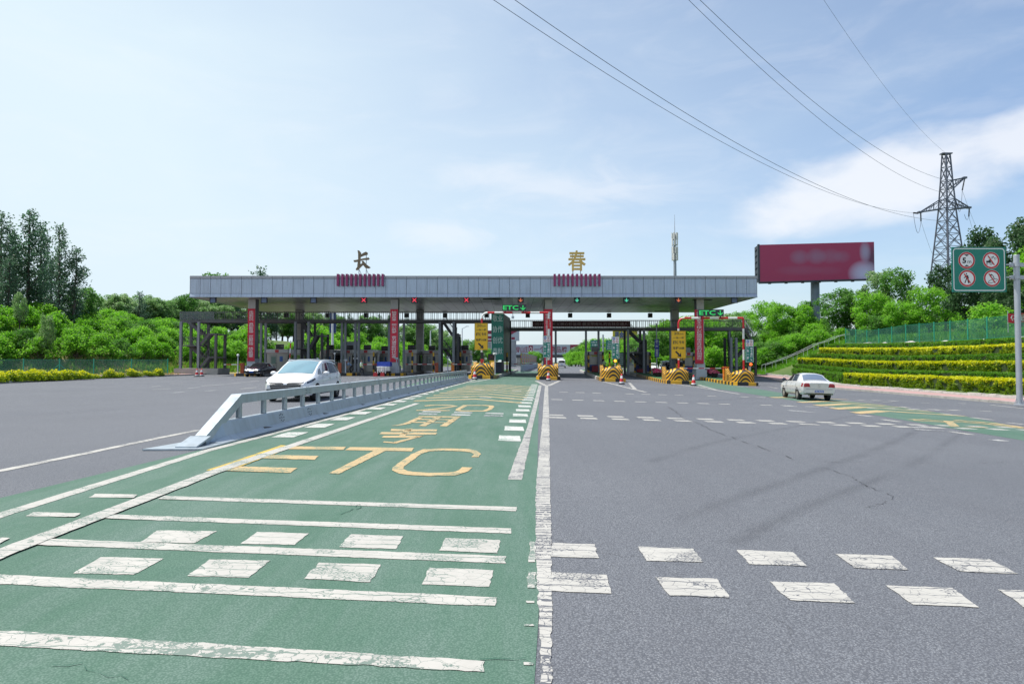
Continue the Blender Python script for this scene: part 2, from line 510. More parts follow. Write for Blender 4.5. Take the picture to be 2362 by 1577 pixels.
def thing(name, label, cat, loc=(0, 0, 0), rz=0., group=None):
    o = bpy.data.objects.new(name, None); COL.objects.link(o)
    o.empty_display_size = .3
    o.location = loc; o.rotation_euler = (0, 0, rz)
    return tag(o, label, cat, group)
def tag(o, label, cat, group=None):
    o['label'] = label; o['category'] = cat
    if group: o['group'] = group
    return o
def struct(o):
    o['kind'] = 'structure'; return o
def stuff(o):
    o['kind'] = 'stuff'; return o
KIDS = {}
def kids(o):
    return [c for c in bpy.data.objects if c.parent == o]
def copy_tree(o, parent=None):
    c = o.copy(); COL.objects.link(c); c.parent = parent
    for ch in kids(o): copy_tree(ch, c)
    return c
def dup(o, label, loc, rz=0., group=None, scale=None):
    c = copy_tree(o)
    c.location = loc; c.rotation_euler = (0, 0, rz); c['label'] = label
    if group: c['group'] = group
    if scale: c.scale = scale
    return c
def text(body, x0, z0, x1, z1, y, mat, parent, name='lettering', bold=.012, spacing=1.0, depth=0., line=1.0):
    "lettering that fills the box x0..x1 / z0..z1 in the plane y, facing -Y"
    cu = bpy.data.curves.new('text', 'FONT')
    cu.body = body; cu.size = 1; cu.offset = bold; cu.align_x = 'CENTER'
    cu.space_character = spacing; cu.space_line = line; cu.resolution_u = 2
    o = bpy.data.objects.new('text', cu); COL.objects.link(o)
    dg = bpy.context.evaluated_depsgraph_get()
    me = bpy.data.meshes.new_from_object(o.evaluated_get(dg))
    bpy.data.objects.remove(o); bpy.data.curves.remove(cu)
    xs = [v.co.x for v in me.vertices]; ys = [v.co.y for v in me.vertices]
    ax, bx, ay, by = min(xs), max(xs), min(ys), max(ys)
    mb = MB()
    vs = [(x0 + (v.co.x - ax) / max(bx - ax, 1e-6) * (x1 - x0), y, z0 + (v.co.y - ay) / max(by - ay, 1e-6) * (z1 - z0)) for v in me.vertices]
    fs = [tuple(p.vertices) for p in me.polygons]
    mb.add(vs, fs)
    if depth:
        edge = {}
        for f in fs:
            for a, b in zip(f, f[1:] + f[:1]): edge[(a, b)] = edge.get((a, b), 0) + 1
        bd = [(a, b) for (a, b) in edge if (b, a) not in edge]
        nb = len(mb.v)
        mb.add([(q[0], q[1] + depth, q[2]) for q in vs], [f[::-1] for f in fs])
        for a, b in bd: mb.f.append([a, nb + a, nb + b, b]); mb.m.append(0); mb.sm.append(False)
    bpy.data.meshes.remove(me)
    return mb.build(name, mat, parent, fix=False)
def vertical(s): return '\n'.join(s)
# ================================================================ GROUND
def smooth01(x):
    x = max(0., min(1., x)); return x * x * (3 - 2 * x)
def road_l(y): return pl(y, [(0, -33.5), (46, -35), (60, -37.2), (80, -36.5), (112, -35), (165, -20), (400, -7), (900, 22)])
def road_r(y): return pl(y, [(0, 27.2), (36, 27.2), (60, 27.9), (75, 29.4), (84, 31), (108, 30.5), (150, 24), (400, 35), (900, 62)])
def bank_l(y): return pl(y, [(0, -58), (60, -55), (72, -52), (80, -42), (100, -40), (180, -29), (400, -16), (900, 14)])
# the terraced bank: height against distance from the right kerb
TERR = [(0, 0), (2.6, .02), (3.0, .1), (4.2, .5), (5.8, 1.0), (7.4, 1.6), (9.1, 2.35), (10.8, 3.2), (12.4, 3.6), (13.9, 4.35), (15, 4.5), (22, 4.9), (40, 6.2), (70, 7)]
WILD = [(0, 0), (3, .2), (8, 2.0), (16, 5.0), (26, 6.8), (70, 7.5)]
def terrain(x, y):
    g = gz(x, y)
    xl, xr = road_l(y), road_r(y)
    if x > xr:
        d = x - xr
        k = smooth01((y - 93) / 5)
        z = pl(d, TERR) * (1 - k) + pl(d, WILD) * k
        z *= pl(y, [(0, 1), (140, 1), (240, .55), (420, .25)])
        return gz(xr, y) - .12 * 0 + z + (.25 * noise.noise(Vector((x * .2, y * .2, 0))) if d > 14 else 0)
    if x < xl:
        d = bank_l(y) - x
        z = 0
        if d > 0:
            z = pl(d, [(0, 0), (4, 1.1), (12, 4.6), (20, 6.4), (40, 7), (120, 7.5)])
            z *= pl(y, [(0, 1), (140, 1), (260, .6), (420, .3)])
            z += .3 * noise.noise(Vector((x * .18, y * .18, 3)))* min(1, d / 5)
        return g + z
    return g - .03
def grid_sheet(name, xs, ys, zf, mat):
    v = [(x, y, zf(x, y)) for y in ys for x in xs]
    nx = len(xs)
    f = [(j * nx + i, j * nx + i + 1, (j + 1) * nx + i + 1, (j + 1) * nx + i) for j in range(len(ys) - 1) for i in range(nx - 1)]
    mb = MB(); mb.add(v, f, 0, True)
    return mb.build(name, mat, fix=False)
def frange(a, b, s):
    n = int(round((b - a) / s)); return [a + (b - a) * i / n for i in range(n + 1)]
xs = [-2500, -1200, -600, -300, -200, -150, -120, -100, -90] + frange(-84, 84, 1.5) + [90, 100, 120, 150, 200, 300, 600, 1200, 2500]
ys = [-60, -30, -10] + frange(0, 130, 2) + frange(134, 260, 6) + [280, 310, 350, 400, 500, 700, 900, 1500, 3000, 5000]
def mat_ground():
    m, t, b = nt('grassy_soil'); n = N(t); o = n.obj()
    a = n.noise(o, .22, 6, .65); c2 = n.noise(o, 2.5, 6, .7)
    c = n.mix(n.rng(a, .35, .65), (.045, .10, .02), (.10, .15, .035))
    c = n.mix(n.math('MULTIPLY', n.rng(c2, .5, .75), .7), c, (.16, .14, .06))
    # the mown, dried-out foot of the left bank and the bare strip under the right fence
    s = n.xyz(o)
    dry = n.math('MULTIPLY', n.math('MULTIPLY', n.rng(s[0], -33, -36, 0, 1), n.rng(s[0], -58, -50, 0, 1)), n.math('MULTIPLY', n.rng(s[1], 66, 74, 0, 1), n.rng(s[2], 3.6, 2.2, 0, 1)))
    c = n.mix(n.math('MULTIPLY', dry, n.rng(c2, .3, .6, .45, .95)), c, (.30, .235, .12))
    bare = n.math('MULTIPLY', n.math('MULTIPLY', n.rng(s[0], 38.6, 39.4, 0, 1), n.rng(s[0], 43, 42, 0, 1)), n.rng(s[1], 97, 93, 0, 1))
    c = n.mix(n.math('MULTIPLY', bare, n.rng(c2, .3, .6, .7, 1.)), c, (.27, .18, .12))
    n.put(b.inputs['Base Color'], c); b.inputs['Roughness'].default_value = .95
    n.put(b.inputs['Normal'], n.bump(c2, .8, .08))
    return m
struct(grid_sheet('ground', xs, ys, terrain, mat_ground()))
# asphalt sheet, one strip of quads per row
def sheet(name, yl, fl, fr, nx, off, mat, zf=gz):
    mb = MB(); v = []
    for y in yl:
        a, b = fl(y), fr(y)
        v += [(a + (b - a) * i / nx, y, zf(a + (b - a) * i / nx, y) + off) for i in range(nx + 1)]
    f = [(j * (nx + 1) + i, j * (nx + 1) + i + 1, (j + 1) * (nx + 1) + i + 1, (j + 1) * (nx + 1) + i) for j in range(len(yl) - 1) for i in range(nx)]
    mb.add(v, f, 0, True)
    return mb.build(name, mat, fix=False)
ROADY = [-12, -6] + frange(0, 120, 2) + frange(124, 200, 4) + [220, 260, 320, 400, 520, 700, 900]
struct(sheet('road', ROADY, road_l, road_r, 42, .0, ASPH))
# pink footways with their kerbs
struct(sheet('pavement', frange(-6, 92, 2), lambda y: road_r(y) + .16, lambda y: road_r(y) + 2.5, 1, .13, PINK, lambda x, y: gz(road_r(y), y)))
struct(sheet('pavement', frange(20, 84, 2), lambda y: bank_l(y) + .6, lambda y: road_l(y) - .2, 8, .12, PINK))
def kerb_line(name, fx, y0, y1, w, h, mat, step=1.0, rough=.0):
    mb = MB(); y = y0
    while y < y1:
        e = min(y1, y + step) - .02
        xa, xb = fx(y), fx(e)
        z0, z1 = gz(min(xa, 30), y), gz(min(xb, 30), e)
        j = random.uniform(-rough, rough)
        v = []
        for (x, yy, z) in ((xa, y, z0), (xb, e, z1)):
            v += [(x, yy, z - .1), (x + w, yy, z - .1), (x + w * .94, yy, z + h + j), (x + w * .06, yy, z + h + j)]
        mb.add(v, [(0, 1, 2, 3), (7, 6, 5, 4), (0, 4, 5, 1), (1, 5, 6, 2), (2, 6, 7, 3), (3, 7, 4, 0)])
        y += step
    return struct(mb.build(name, mat))
kerb_line('kerb', lambda y: road_r(y), -4, 92, .16, .14, CONC, .8, .012)
kerb_line('kerb', lambda y: road_l(y) - .16, 20, 84, .16, .15, CONC, .8, .012)
kerb_line('stone_edging', lambda y: road_r(y) + 2.52, 22, 90, .34, .34, STONE, .7, .05)

# ---------------------------------------------------------------- painted road
class Marks:
    "flat pieces draped on the road a few millimetres proud of it"
    def __init__(s, off): s.mb = MB(); s.off = off
    def wq(s, a, b, c, d, mi=0, nu=None, nv=None):
        a, b, c, d = [Vector(p[:2]) for p in (a, b, c, d)]
        st = .045 if max(a.y, c.y) < 9 else .15 if max(a.y, c.y) < 24 else 1.5     # ragged edges where one stands close to them
        nu = nu or max(1, int(max((b - a).length, (c - d).length) / st)); nv = nv or max(1, int(max((d - a).length, (c - b).length) / st))
        v = []
        for j in range(nv + 1):
            for i in range(nu + 1):
                p = a.lerp(b, i / nu).lerp(d.lerp(c, i / nu), j / nv)
                if st < 1 and (i in (0, nu) or j in (0, nv)):
                    q = Vector((p.x * 9, p.y * 9, s.off * 900))
                    p = p + Vector((noise.noise(q), noise.noise(q + Vector((31, 7, 3))))) * .013 + Vector((noise.noise(q * 3.7), noise.noise(q * 3.7 + Vector((5, 9, 1))))) * .008
                v.append((p.x, p.y, gz(p.x, p.y) + s.off))
        f = [(j * (nu + 1) + i, j * (nu + 1) + i + 1, (j + 1) * (nu + 1) + i + 1, (j + 1) * (nu + 1) + i) for j in range(nv) for i in range(nu)]
        # keep every piece facing up
        if (b - a).cross(d - a) < 0: f = [q[::-1] for q in f]
        s.mb.add(v, f, mi)
    def q(s, *p, mi=0): s.wq(*[G(*x) for x in p], mi=mi)
    def line(s, pts, w, mi=0):
        pts = [Vector(p[:2]) for p in pts]
        L, Rr = [], []
        for i, p in enumerate(pts):
            d = (pts[min(i + 1, len(pts) - 1)] - pts[max(i - 1, 0)]).normalized()
            nrm = Vector((-d.y, d.x)) * w / 2
            L.append(p + nrm); Rr.append(p - nrm)
        for i in range(len(pts) - 1): s.wq(L[i], Rr[i], Rr[i + 1], L[i + 1], mi)
    def band(s, outer, inner, mi=0):
        o, i = [G(*p) for p in outer], [G(*p) for p in inner]
        for k in range(len(o) - 1): s.wq(o[k], o[k + 1], i[k + 1], i[k], mi)
    def build(s, name, mats): return struct(s.mb.build(name, mats, fix=False))
def c1(x, y): return (x / 2.7175, 1000 + y / 2.7175)
def c2(x, y): return (780 + x / 2.936, 1080 + y / 2.936)
def c3(x, y): return (1562 + x / 2.936, 1080 + y / 2.936)
def c4(x, y): return (350 + x / 3.132, 800 + y / 3.132)
def c5(x, y): return (850 + x / 4.271, 860 + y / 4.271)
def c6(x, y): return (1230 + x / 3.915, 850 + y / 3.915)
def c7(x, y): return (1780 + x / 4.036, 840 + y / 4.036)
def c8(x, y): return (350 + x / 6.711, 870 + y / 6.711)
# green surfacing of the three electronic-toll lanes
g_r = [(.05, 2), (.1, 3.4), (.19, 4.5), (.24, 6.1), (.33, 9), (.55, 14.5), (1.3, 33), (2.0, 50), (2.3, 62), (3.2, 84), (4.6, 112)]
g_l = [(-5.9, 2), (-5.55, 6), (-5.25, 10), (-4.95, 14), (-4.75, 22), (-4.1, 40), (-3.3, 58), (-1.9, 63), (-.5, 90), (.9, 112)]
fx = lambda P: (lambda y: pl(y, [(b, a) for a, b in P]))
gy = frange(2, 112, 1)
struct(sheet('green_lane', gy, fx(g_l), fx(g_r), 5, .004, GREEN))
struct(sheet('green_lane', frange(34, 84, 2), lambda y: pl(y, [(34, -6.3), (60, -7.4), (84, -6.3)]), lambda y: pl(y, [(34, -5.1), (58, -4.2), (84, -4.3)]), 3, .004, GREEN))
a_ = [c7(2349, 710), c7(1930, 640), c7(950, 470), c7(370, 360), (1792, 918), (1700, 903), (1604, 889.5)]
b_ = [c7(2349, 592), c7(1780, 480), c7(1000, 373), c7(600, 333), (1850, 915), (1786, 903), (1690, 888)]
gr = Marks(.004)
A, B = [G(*p) for p in a_], [G(*p) for p in b_]
A = [A[0] + (A[0] - A[1]) * 1.5] + A + [Vector((20.2, 112, 0))]
B = [B[0] + (B[0] - B[1]) * 1.5] + B + [Vector((23.0, 112, 0))]
for k in range(len(A) - 1): gr.wq(A[k], B[k], B[k + 1], A[k + 1])
gr.build('green_lane', GREEN)

mk = Marks(.008)     # white on the green lane
# long lines
inner = [(-3.75, 1.5), (-3.86, 5.3), (-3.92, 9.1), (-3.72, 14.5), (-3.38, 24.4)]
mk.line([(-4.65, 1.5), (-4.82, 6.4), (-4.98, 11.2), (-4.78, 15), (-4.5, 22), (-4.0, 35), (-3.45, 48), (-3.1, 60)], .17)
# transverse rumble lines
def ext(p, q, k): return (p[0] + (q[0] - p[0]) * k, p[1] + (q[1] - p[1]) * k)
mk.q((378, 1144.5), (1191, 1170), (1190, 1179.5), (364, 1151.5))
mk.q((245, 1187), (1179, 1219.6), (1179, 1231.6), (226, 1195.5))
mk.q((99, 1243), (1166.6, 1284), (1166, 1300.7), (63, 1257))
mk.q((-60, 1324), (1146, 1378.7), (1143, 1400), (-60, 1346))
mo = Marks(.008); mo.q((-60, 1452), (1114, 1526), (1113, 1552), (-60, 1488))
for t_ in (((1298, 500), (1336, 502), (1334, 640), (1290, 640)), ((1285, 706), (1336, 708), (1334, 815), (1278, 815)), ((1268, 900), (1328, 902), (1328, 916), (1266, 914)), ((1262, 1060), (1330, 1062), (1330, 1076), (1264, 1074)), ((1258, 1315), (1316, 1318), (1316, 1338), (1260, 1336))): mo.q(*[c2(*p) for p in t_])
mo.build('road_marking', W_ON_G_OLD)
mk.q(*[c1(*p) for p in ((600, 379), (860, 384), (835, 404), (558, 402))])
mk.q(*[c1(*p) for p in ((210, 494), (508, 502), (470, 524), (163, 521))])
mk.q(*[c1(*p) for p in ((-180, 645), (60, 658), (0, 690), (-240, 682))])
for t_ in (((990, 610), (1360, 613), (1220, 690), (880, 683)), ((1610, 618), (1932, 628), (1848, 700), (1505, 694)),
           ((635, 777), (1030, 785), (840, 888), (458, 880)), ((1320, 792), (1695, 800), (1560, 905), (1172, 895))):
    mk.q(*[c1(*p) for p in t_])
for t_ in (((82, 451), (442, 462), (390, 549), (5, 538)), ((725, 474), (1096, 490), (1078, 578), (688, 560)),
           ((615, 677), (1048, 694), (1030, 808), (570, 790))):
    mk.q(*[c2(*p) for p in t_])
mk.q((736, 1299), (879.5, 1303), (854, 1344), (701, 1336))
mk.build('road_marking', W_ON_G)
mk = Marks(.012); mk.line(inner, .19); mk.build('road_marking', W_ON_G)
# bright, recently painted dashes along both sides of the green lane
mk = Marks(.009)
def along(P, y): return pl(y, [(b, a) for a, b in P])
y = 13.2
while y < 47:
    x = -4.42 + (y - 13.2) * .0215
    mk.wq((x - .22, y), (x + .22, y), (x + .22, y + .95), (x - .22, y + .95)); y += 1.95
sq = [c5(*p) for p in ((1390, 645), (1435, 552), (1467, 480), (1490, 415), (1520, 370), (1537, 329))]
P_ = [G(*p) for p in sq]
dY = (P_[5].y - P_[0].y) / 5
for k in range(18):
    yy = P_[0].y + dY * k
    x = P_[0].x + (P_[5].x - P_[0].x) / 5 * k
    mk.wq((x - .22, yy - .5), (x + .22, yy - .5), (x + .22, yy + .5), (x - .22, yy + .5))
mk.build('road_marking', W_CLEAN)
mk = Marks(.008)
for pa, pb in (((1837.5, 0), (0, 0)),):
    pass
Lp = [c5(1675, 122), c5(1630, 300), c5(1560, 550), c5(1470, 775), c5(1372, 1052)]
Rp = [c5(1706, 122), c5(1670, 300), c5(1612, 550), c5(1572, 775), c5(1510, 1056)]
mk.band(Lp, Rp)
mk.build('road_marking', W_RIB)
# the broad ribbed line between the green lane and the grey road
mk = Marks(.006)
Lp = [(1257, 889), (1254.5, 919), (1251.7, 962), (1245, 1029), (1236, 1125), (1235, 1250), (1238, 1330), (1243, 1430), (1249, 1577), (1252, 1640)]
Rp = [(1264.5, 889), (1265, 919), (1267, 962), (1268, 1029), (1269, 1125), (1271.5, 1250), (1272, 1330), (1273, 1430), (1271, 1577), (1271, 1640)]
mk.band(Lp, Rp)
mk.build('road_marking', W_RIB)
# grey side: rows of blocks across the road
mk = Marks(.005)
def row(y, x0, x1, d=.45, per=.905, w=.48, skew=0., skip=()):
    x = x0; i = 0
    while x < x1:
        if i not in skip: mk.wq((x, y - d / 2 + skew * x), (x + w, y - d / 2 + skew * x), (x + w, y + d / 2 + skew * x), (x, y + d / 2 + skew * x))
        x += per; i += 1
for t_ in (((1443, 505), (1735, 516), (1762, 610), (1443, 598)), ((1440, 705), (1815, 722), (1853, 850), (1440, 830))):
    mk.q(*[c2(*p) for p in t_])
mk.q((1471, 1260.5), (1599.5, 1265.6), (1620, 1296), (1492, 1294))
mk.q((1513, 1331), (1654, 1335.5), (1684, 1379.7), (1541, 1373.6))
for t_ in (((400, 553), (780, 568), (880, 663), (495, 650)), ((1075, 580), (1455, 592), (1575, 691), (1205, 675)), ((1730, 603), (2112, 615), (2310, 716), (1905, 698)),
           ((622, 766), (1070, 780), (1200, 912), (765, 897)), ((1412, 794), (1865, 812), (2042, 942), (1600, 925)), ((2168, 822), (2600, 838), (2810, 970), (2370, 952)),
           ((2420, 624), (2800, 640), (3020, 740), (2630, 722))):
    mk.q(*[c3(*p) for p in t_])
row(20.65, 1.07, 17); row(19.75, 1.07, 17)
mk.build('road_marking', W_ON_A)
mk = Marks(.0055)
row(29.6, 1.7, 19, .42, skip=(9, 12)); row(37.6, 2.6, 21, .42, skip=(3, 8, 10, 13, 16))
# rows carried on over the green lane, thinner
mk.build('road_marking', W_ON_A)
mk = Marks(.0085)
for yy in (20.65, 19.75):
    for x in (-2.7, -1.75, -.8): mk.wq((x, yy - .2), (x + .55, yy - .2), (x + .55, yy + .2), (x, yy + .2))
for yy, xx in ((29.6, (-2.4, -1.4, -.4, .5)), (37.6, (-2.0, -1.0, 0., 1.0))):
    for x in xx: mk.wq((x, yy - .2), (x + .5, yy - .2), (x + .5, yy + .2), (x, yy + .2))
mk.build('road_marking', W_WORN)
# thin lines of the left carriageway and of the far right lanes
mk = Marks(.005)
mk.line([G(-90, 1098), G(0, 1086), G(200, 1045), G(352, 1013), G(457, 992)], .16)
for a, b in (((10, 190), (290, 176)), ((290, 97), (490, 90)), ((770, 134), (1000, 118)), ((1370, 180), (1620, 157))):
    mk.line([G(*c8(*a)), G(*c8(*b))], .15)
mk.line([G(*c7(2040, 378)), G(*c7(2349, 411))], .2)
mk.line([G(*c7(2190, 543)), G(*c7(2349, 560))], .2)
for a, b in (((1860, 495), (2060, 518)), ((650, 343), (950, 349)), ((1030, 350), (1130, 353)), ((1310, 420), (1450, 428)), ((1520, 425), (1650, 433)),
             ((1390, 357), (1470, 360)), ((1930, 433), (2050, 438)), ((1580, 458), (1770, 480)), ((800, 470), (935, 487)), ((1030, 513), (1195, 536)), ((110, 388), (240, 392)), ((310, 392), (440, 396)),
             ((1660, 625), (1860, 655))):
    mk.line([G(*c7(*a)), G(*c7(*b))], .22)
mk.build('road_marking', W_ON_A)
mk = Marks(.005)
mk.line([G(*c8(1000, 118)), G(*c8(1660, 55))], .14)
for a, b in (((1280, 585), (1490, 590)), ((1310, 565), (1440, 578)), ((1330, 605), (1610, 620)), ((2060, 700), (2170, 715)), ((160, 428), (390, 448)), ((1730, 362), (1810, 366)), ((1180, 392), (1270, 404))):
    mk.line([G(*c7(*a)), G(*c7(*b))], .3)
for a in ((330, 240), (560, 170), (820, 215), (-40, 150)):
    mk.line([G(*c8(*a)), G(a[0] / 6.711 + 350 + 26, 870 + a[1] / 6.711 - 2.5)], .12)
for yy in (58, 64):
    for x in (-31, -27.5, -24, -20.5, -17, -13.5): mk.wq((x, yy), (x + .15, yy), (x + .15, yy + 3), (x, yy + 3))
mk.build('road_marking', W_WORN)
# splitter triangles in front of the islands
mk = Marks(.009)
mk.line([G(*c5(1650, 78)), G(*c5(1752, 128))], .28); mk.line([G(*c5(1882, 78)), G(*c5(1768, 128))], .28)
for k in (.2, .42, .64): mk.line([G(*c5(1650 + 102 * k, 78 + 50 * k)), G(*c5(1882 - 114 * k, 78 + 50 * k))], .3)
mk.line([G(*c6(630, 117)), G(*c6(905, 187)), G(*c6(1015, 213))], .24); mk.line([G(*c6(870, 130)), G(*c6(920, 187))], .24)
for k in (.25, .5, .75): mk.line([G(*c6(640 + 265 * k, 120 + 66 * k)), G(*c6(868 + 40 * k, 132 + 48 * k))], .26)
mk.line([G(*c6(1240, 137)), G(*c6(1500, 170)), G(*c6(1860, 230))], .24); mk.line([G(*c6(1490, 145)), G(*c6(1650, 192))], .24)
for k in (.3, .6): mk.line([G(*c6(1300 + 300 * k, 143 + 48 * k)), G(*c6(1490 + 120 * k, 147 + 34 * k))], .26)
mk.line([G(*c6(1840, 165)), G(*c6(2110, 160)), G(*c6(2210, 180))], .2)
mk.line([G(1085, 882), G(1150, 871)], .22)
mk.build('road_marking', W_ON_A)
# yellow lettering and chevrons
mk = Marks(.0105)
mk.q(*[c4(*p) for p in ((937, 712), (1030, 722), (560, 897), (396, 895))], mi=1)
mk.q(*[c4(*p) for p in ((1008, 720), (1402, 725), (1384, 746), (975, 741))])
mk.q(*[c4(*p) for p in ((850, 783), (1206, 790), (1180, 818), (800, 808))])
mk.q(*[c4(*p) for p in ((610, 865), (1052, 877), (1000, 913), (520, 897))])
mk.q(*[c4(*p) for p in ((1432, 726), (1897, 732), (1878, 756), (1394, 748))])
mk.q(*[c4(*p) for p in ((1605, 751), (1688, 753), (1350, 921), (1277, 917))])
mk.band([c5(*p) for p in ((1085, 832), (1112, 800), (1060, 768), (980, 752), (840, 748), (700, 747), (540, 755), (440, 795), (330, 865), (240, 935), (238, 965), (290, 995), (380, 1010), (600, 1020), (850, 1014), (930, 992), (980, 975), (1022, 935))],
        [c5(*p) for p in ((1012, 832), (1040, 806), (1000, 785), (930, 776), (830, 771), (720, 770), (600, 774), (525, 800), (440, 860), (350, 925), (345, 950), (380, 970), (450, 980), (600, 988), (790, 985), (860, 975), (890, 962), (925, 933))])
for t_ in (((230, 554), (682, 560), (668, 579), (214, 575)), ((125, 584), (676, 590), (660, 611), (105, 606)), ((152, 622), (545, 620), (500, 640), (128, 640)),
           ((372, 549), (436, 550), (360, 622), (300, 622)), ((470, 625), (545, 622), (275, 697), (230, 690)), ((150, 677), (285, 688), (268, 698), (142, 686)),
           ((500, 427), (912, 431), (898, 442), (486, 438)), ((840, 440), (905, 434), (772, 529), (700, 526)), ((505, 430), (555, 432), (400, 505), (345, 500)), ((345, 500), (405, 503), (300, 522), (225, 524)),
           ((462, 456), (866, 460), (852, 468), (450, 464)), ((415, 484), (825, 488), (812, 496), (402, 492)), ((668, 432), (732, 434), (560, 527), (496, 524))):
    mk.q(*[c5(*p) for p in t_])
for t_ in (((545, 322), (600, 316), (660, 321), (560, 330)), ((600, 316), (720, 315), (720, 321), (660, 321)), ((720, 315), (830, 318), (800, 325), (720, 321)), ((830, 318), (882, 330), (828, 332), (800, 325)), ((828, 332), (882, 330), (700, 356), (640, 353)), ((640, 353), (700, 356), (575, 369), (470, 368)), ((478, 366), (805, 368), (800, 376), (465, 373))):
    mk.q(*[c5(*p) for p in t_])
mk.band([c5(*p) for p in ((930, 318), (1150, 318), (1225, 323), (1242, 333), (1215, 360), (1160, 380), (900, 379), (855, 372), (862, 358), (930, 318))], [c5(*p) for p in ((975, 324), (1130, 324), (1180, 328), (1190, 335), (1170, 356), (1125, 372), (940, 371), (905, 367), (912, 356), (975, 324))])
for l, m_, r_ in (((450, 277), (1050, 258), (1510, 296)), ((570, 247), (1130, 230), (1530, 264)), ((640, 222), (1160, 206), (1560, 241)), ((700, 201), (1200, 184), (1570, 219)),
                  ((770, 184), (1230, 167), (1580, 200)), ((830, 169), (1260, 152), (1590, 182)), ((870, 156), (1280, 140), (1600, 167)), ((930, 142), (1300, 128), (1600, 151)), ((960, 128), (1310, 117), (1600, 137))):
    a, b, c = G(*c5(*l)), G(*c5(*m_)), G(*c5(*r_))
    for p, q in ((a, b), (b, c)):
        mk.wq((p.x, p.y - .32), (q.x, q.y - .32), (q.x, q.y + .32), (p.x, p.y + .32))
for a, b, c in (((775, 455), (1040, 435), (1780, 482)), ((575, 416), (860, 398), (1490, 443)), ((415, 385), (690, 370), (1250, 405)), ((260, 355), (480, 345), (1050, 380)), ((0, 310), (230, 305), (700, 330))):
    P, Q, S = [G(*c7(*p)) for p in (a, b, c)]
    mk.wq((P.x, P.y - .45), (Q.x, Q.y - .45), (Q.x, Q.y + .45), (P.x, P.y + .45)); mk.wq((Q.x, Q.y - .35), (S.x, S.y - .3), (S.x, S.y + .3), (Q.x, Q.y + .35))
for s_ in (((1290, 516), (1420, 514), (1640, 530), (1710, 582), (2000, 590)), ((1650, 530), (2000, 556), (2349, 598)), ((1700, 520), (2050, 548), (2349, 590)), ((1320, 522), (1640, 540))):
    mk.line([G(*c7(*p)) for p in s_], .26)
mk.build('lane_lettering', [Y_ON_G, Y_BRIGHT])
# tar-filled cracks and tyre tracks
CRACK = M('crack_filler', (.045, .046, .05), .8)
mk = Marks(.0065)
def crack(pts, w=.035):
    P = [Vector(G(*p)[:2]) for p in pts]; out = []
    for i in range(len(P) - 1):
        n_ = max(2, int((P[i + 1] - P[i]).length / (.35 if w > .015 else .07)))
        for k in range(n_):
            p = P[i].lerp(P[i + 1], k / n_); out.append(p + Vector((random.uniform(-1, 1), random.uniform(-1, 1))) * min(.07, w * 2.2))
    for a, b in zip(out, out[1:]):
        if random.random() < .72: mk.line([a, b], w * random.uniform(.4, 1.1))
crack([(1538, 936), (1560, 950), (1580, 966), (1612, 976), (1650, 995), (1700, 1012), (1760, 1034), (1830, 1058), (1900, 1074)], .024)
crack([(1905, 1080), (1960, 1098), (2000, 1122), (2040, 1135), (2063, 1148), (2030, 1163), (1990, 1172)], .012)
crack([(1895, 1066), (2060, 1065), (2200, 1070), (2362, 1064)], .012)
crack([(0, 920), (200, 905), (420, 900), (470, 897)], .03)
mk.build('road_crack', CRACK)
mk = Marks(.0115)
crack([(120, 1538), (190, 1532), (205, 1548), (250, 1563), (280, 1558), (320, 1575)], .006)
crack([(780, 1190), (830, 1165), (826, 1180)], .01); crack([(1110, 1525), (1180, 1522), (1236, 1520)], .006)
mk.build('road_crack', M('green_crack', (.02, .09, .06), .8))
def mat_track():
    m, t, b = nt('tyre_track'); n = N(t); o = n.obj()
    b.inputs['Base Color'].default_value = (.045, .047, .055, 1); b.inputs['Roughness'].default_value = .75
    a = n.n('ShaderNodeAttribute', attribute_name='arc')
    e = n.math('SUBTRACT', 1., n.math('ABSOLUTE', a.outputs['Fac']))
    n.put(b.inputs['Alpha'], n.math('MULTIPLY', n.math('MULTIPLY', e, .15), n.rng(n.noise(o, .5, 5), .3, .6)))
    return m
TRACK = mat_track()
def track(pts, w):
    P = [Vector(G(*p)[:2]) for p in pts]
    # smooth
    for _ in range(3):
        P = [P[0]] + [x for a, b in zip(P, P[1:]) for x in (a.lerp(b, .25), a.lerp(b, .75))] + [P[-1]]
    v, arc, f = [], [], []
    for i, p in enumerate(P):
        d = (P[min(i + 1, len(P) - 1)] - P[max(i - 1, 0)]).normalized(); nrm = Vector((-d.y, d.x)) * w / 2
        for s_ in (-1, 0, 1):
            q = p + nrm * s_; v.append((q.x, q.y, gz(q.x, q.y) + .0025)); arc.append(s_)
    for i in range(len(P) - 1):
        for k in (0, 1): f.append((i * 3 + k, i * 3 + k + 1, i * 3 + 4 + k, i * 3 + 3 + k))
    mb = MB(); mb.add(v, f); mb.a = arc
    struct(mb.build('tyre_track', TRACK))
track([(1690, 1255), (1830, 1180), (1960, 1130), (2120, 1066), (2200, 1010), (2240, 985)], .3)
track([(1560, 1200), (1750, 1130), (1900, 1080), (2040, 1030), (2130, 985)], .34)
track([(1500, 1065), (1640, 1020), (1800, 990), (1990, 955)], .3)
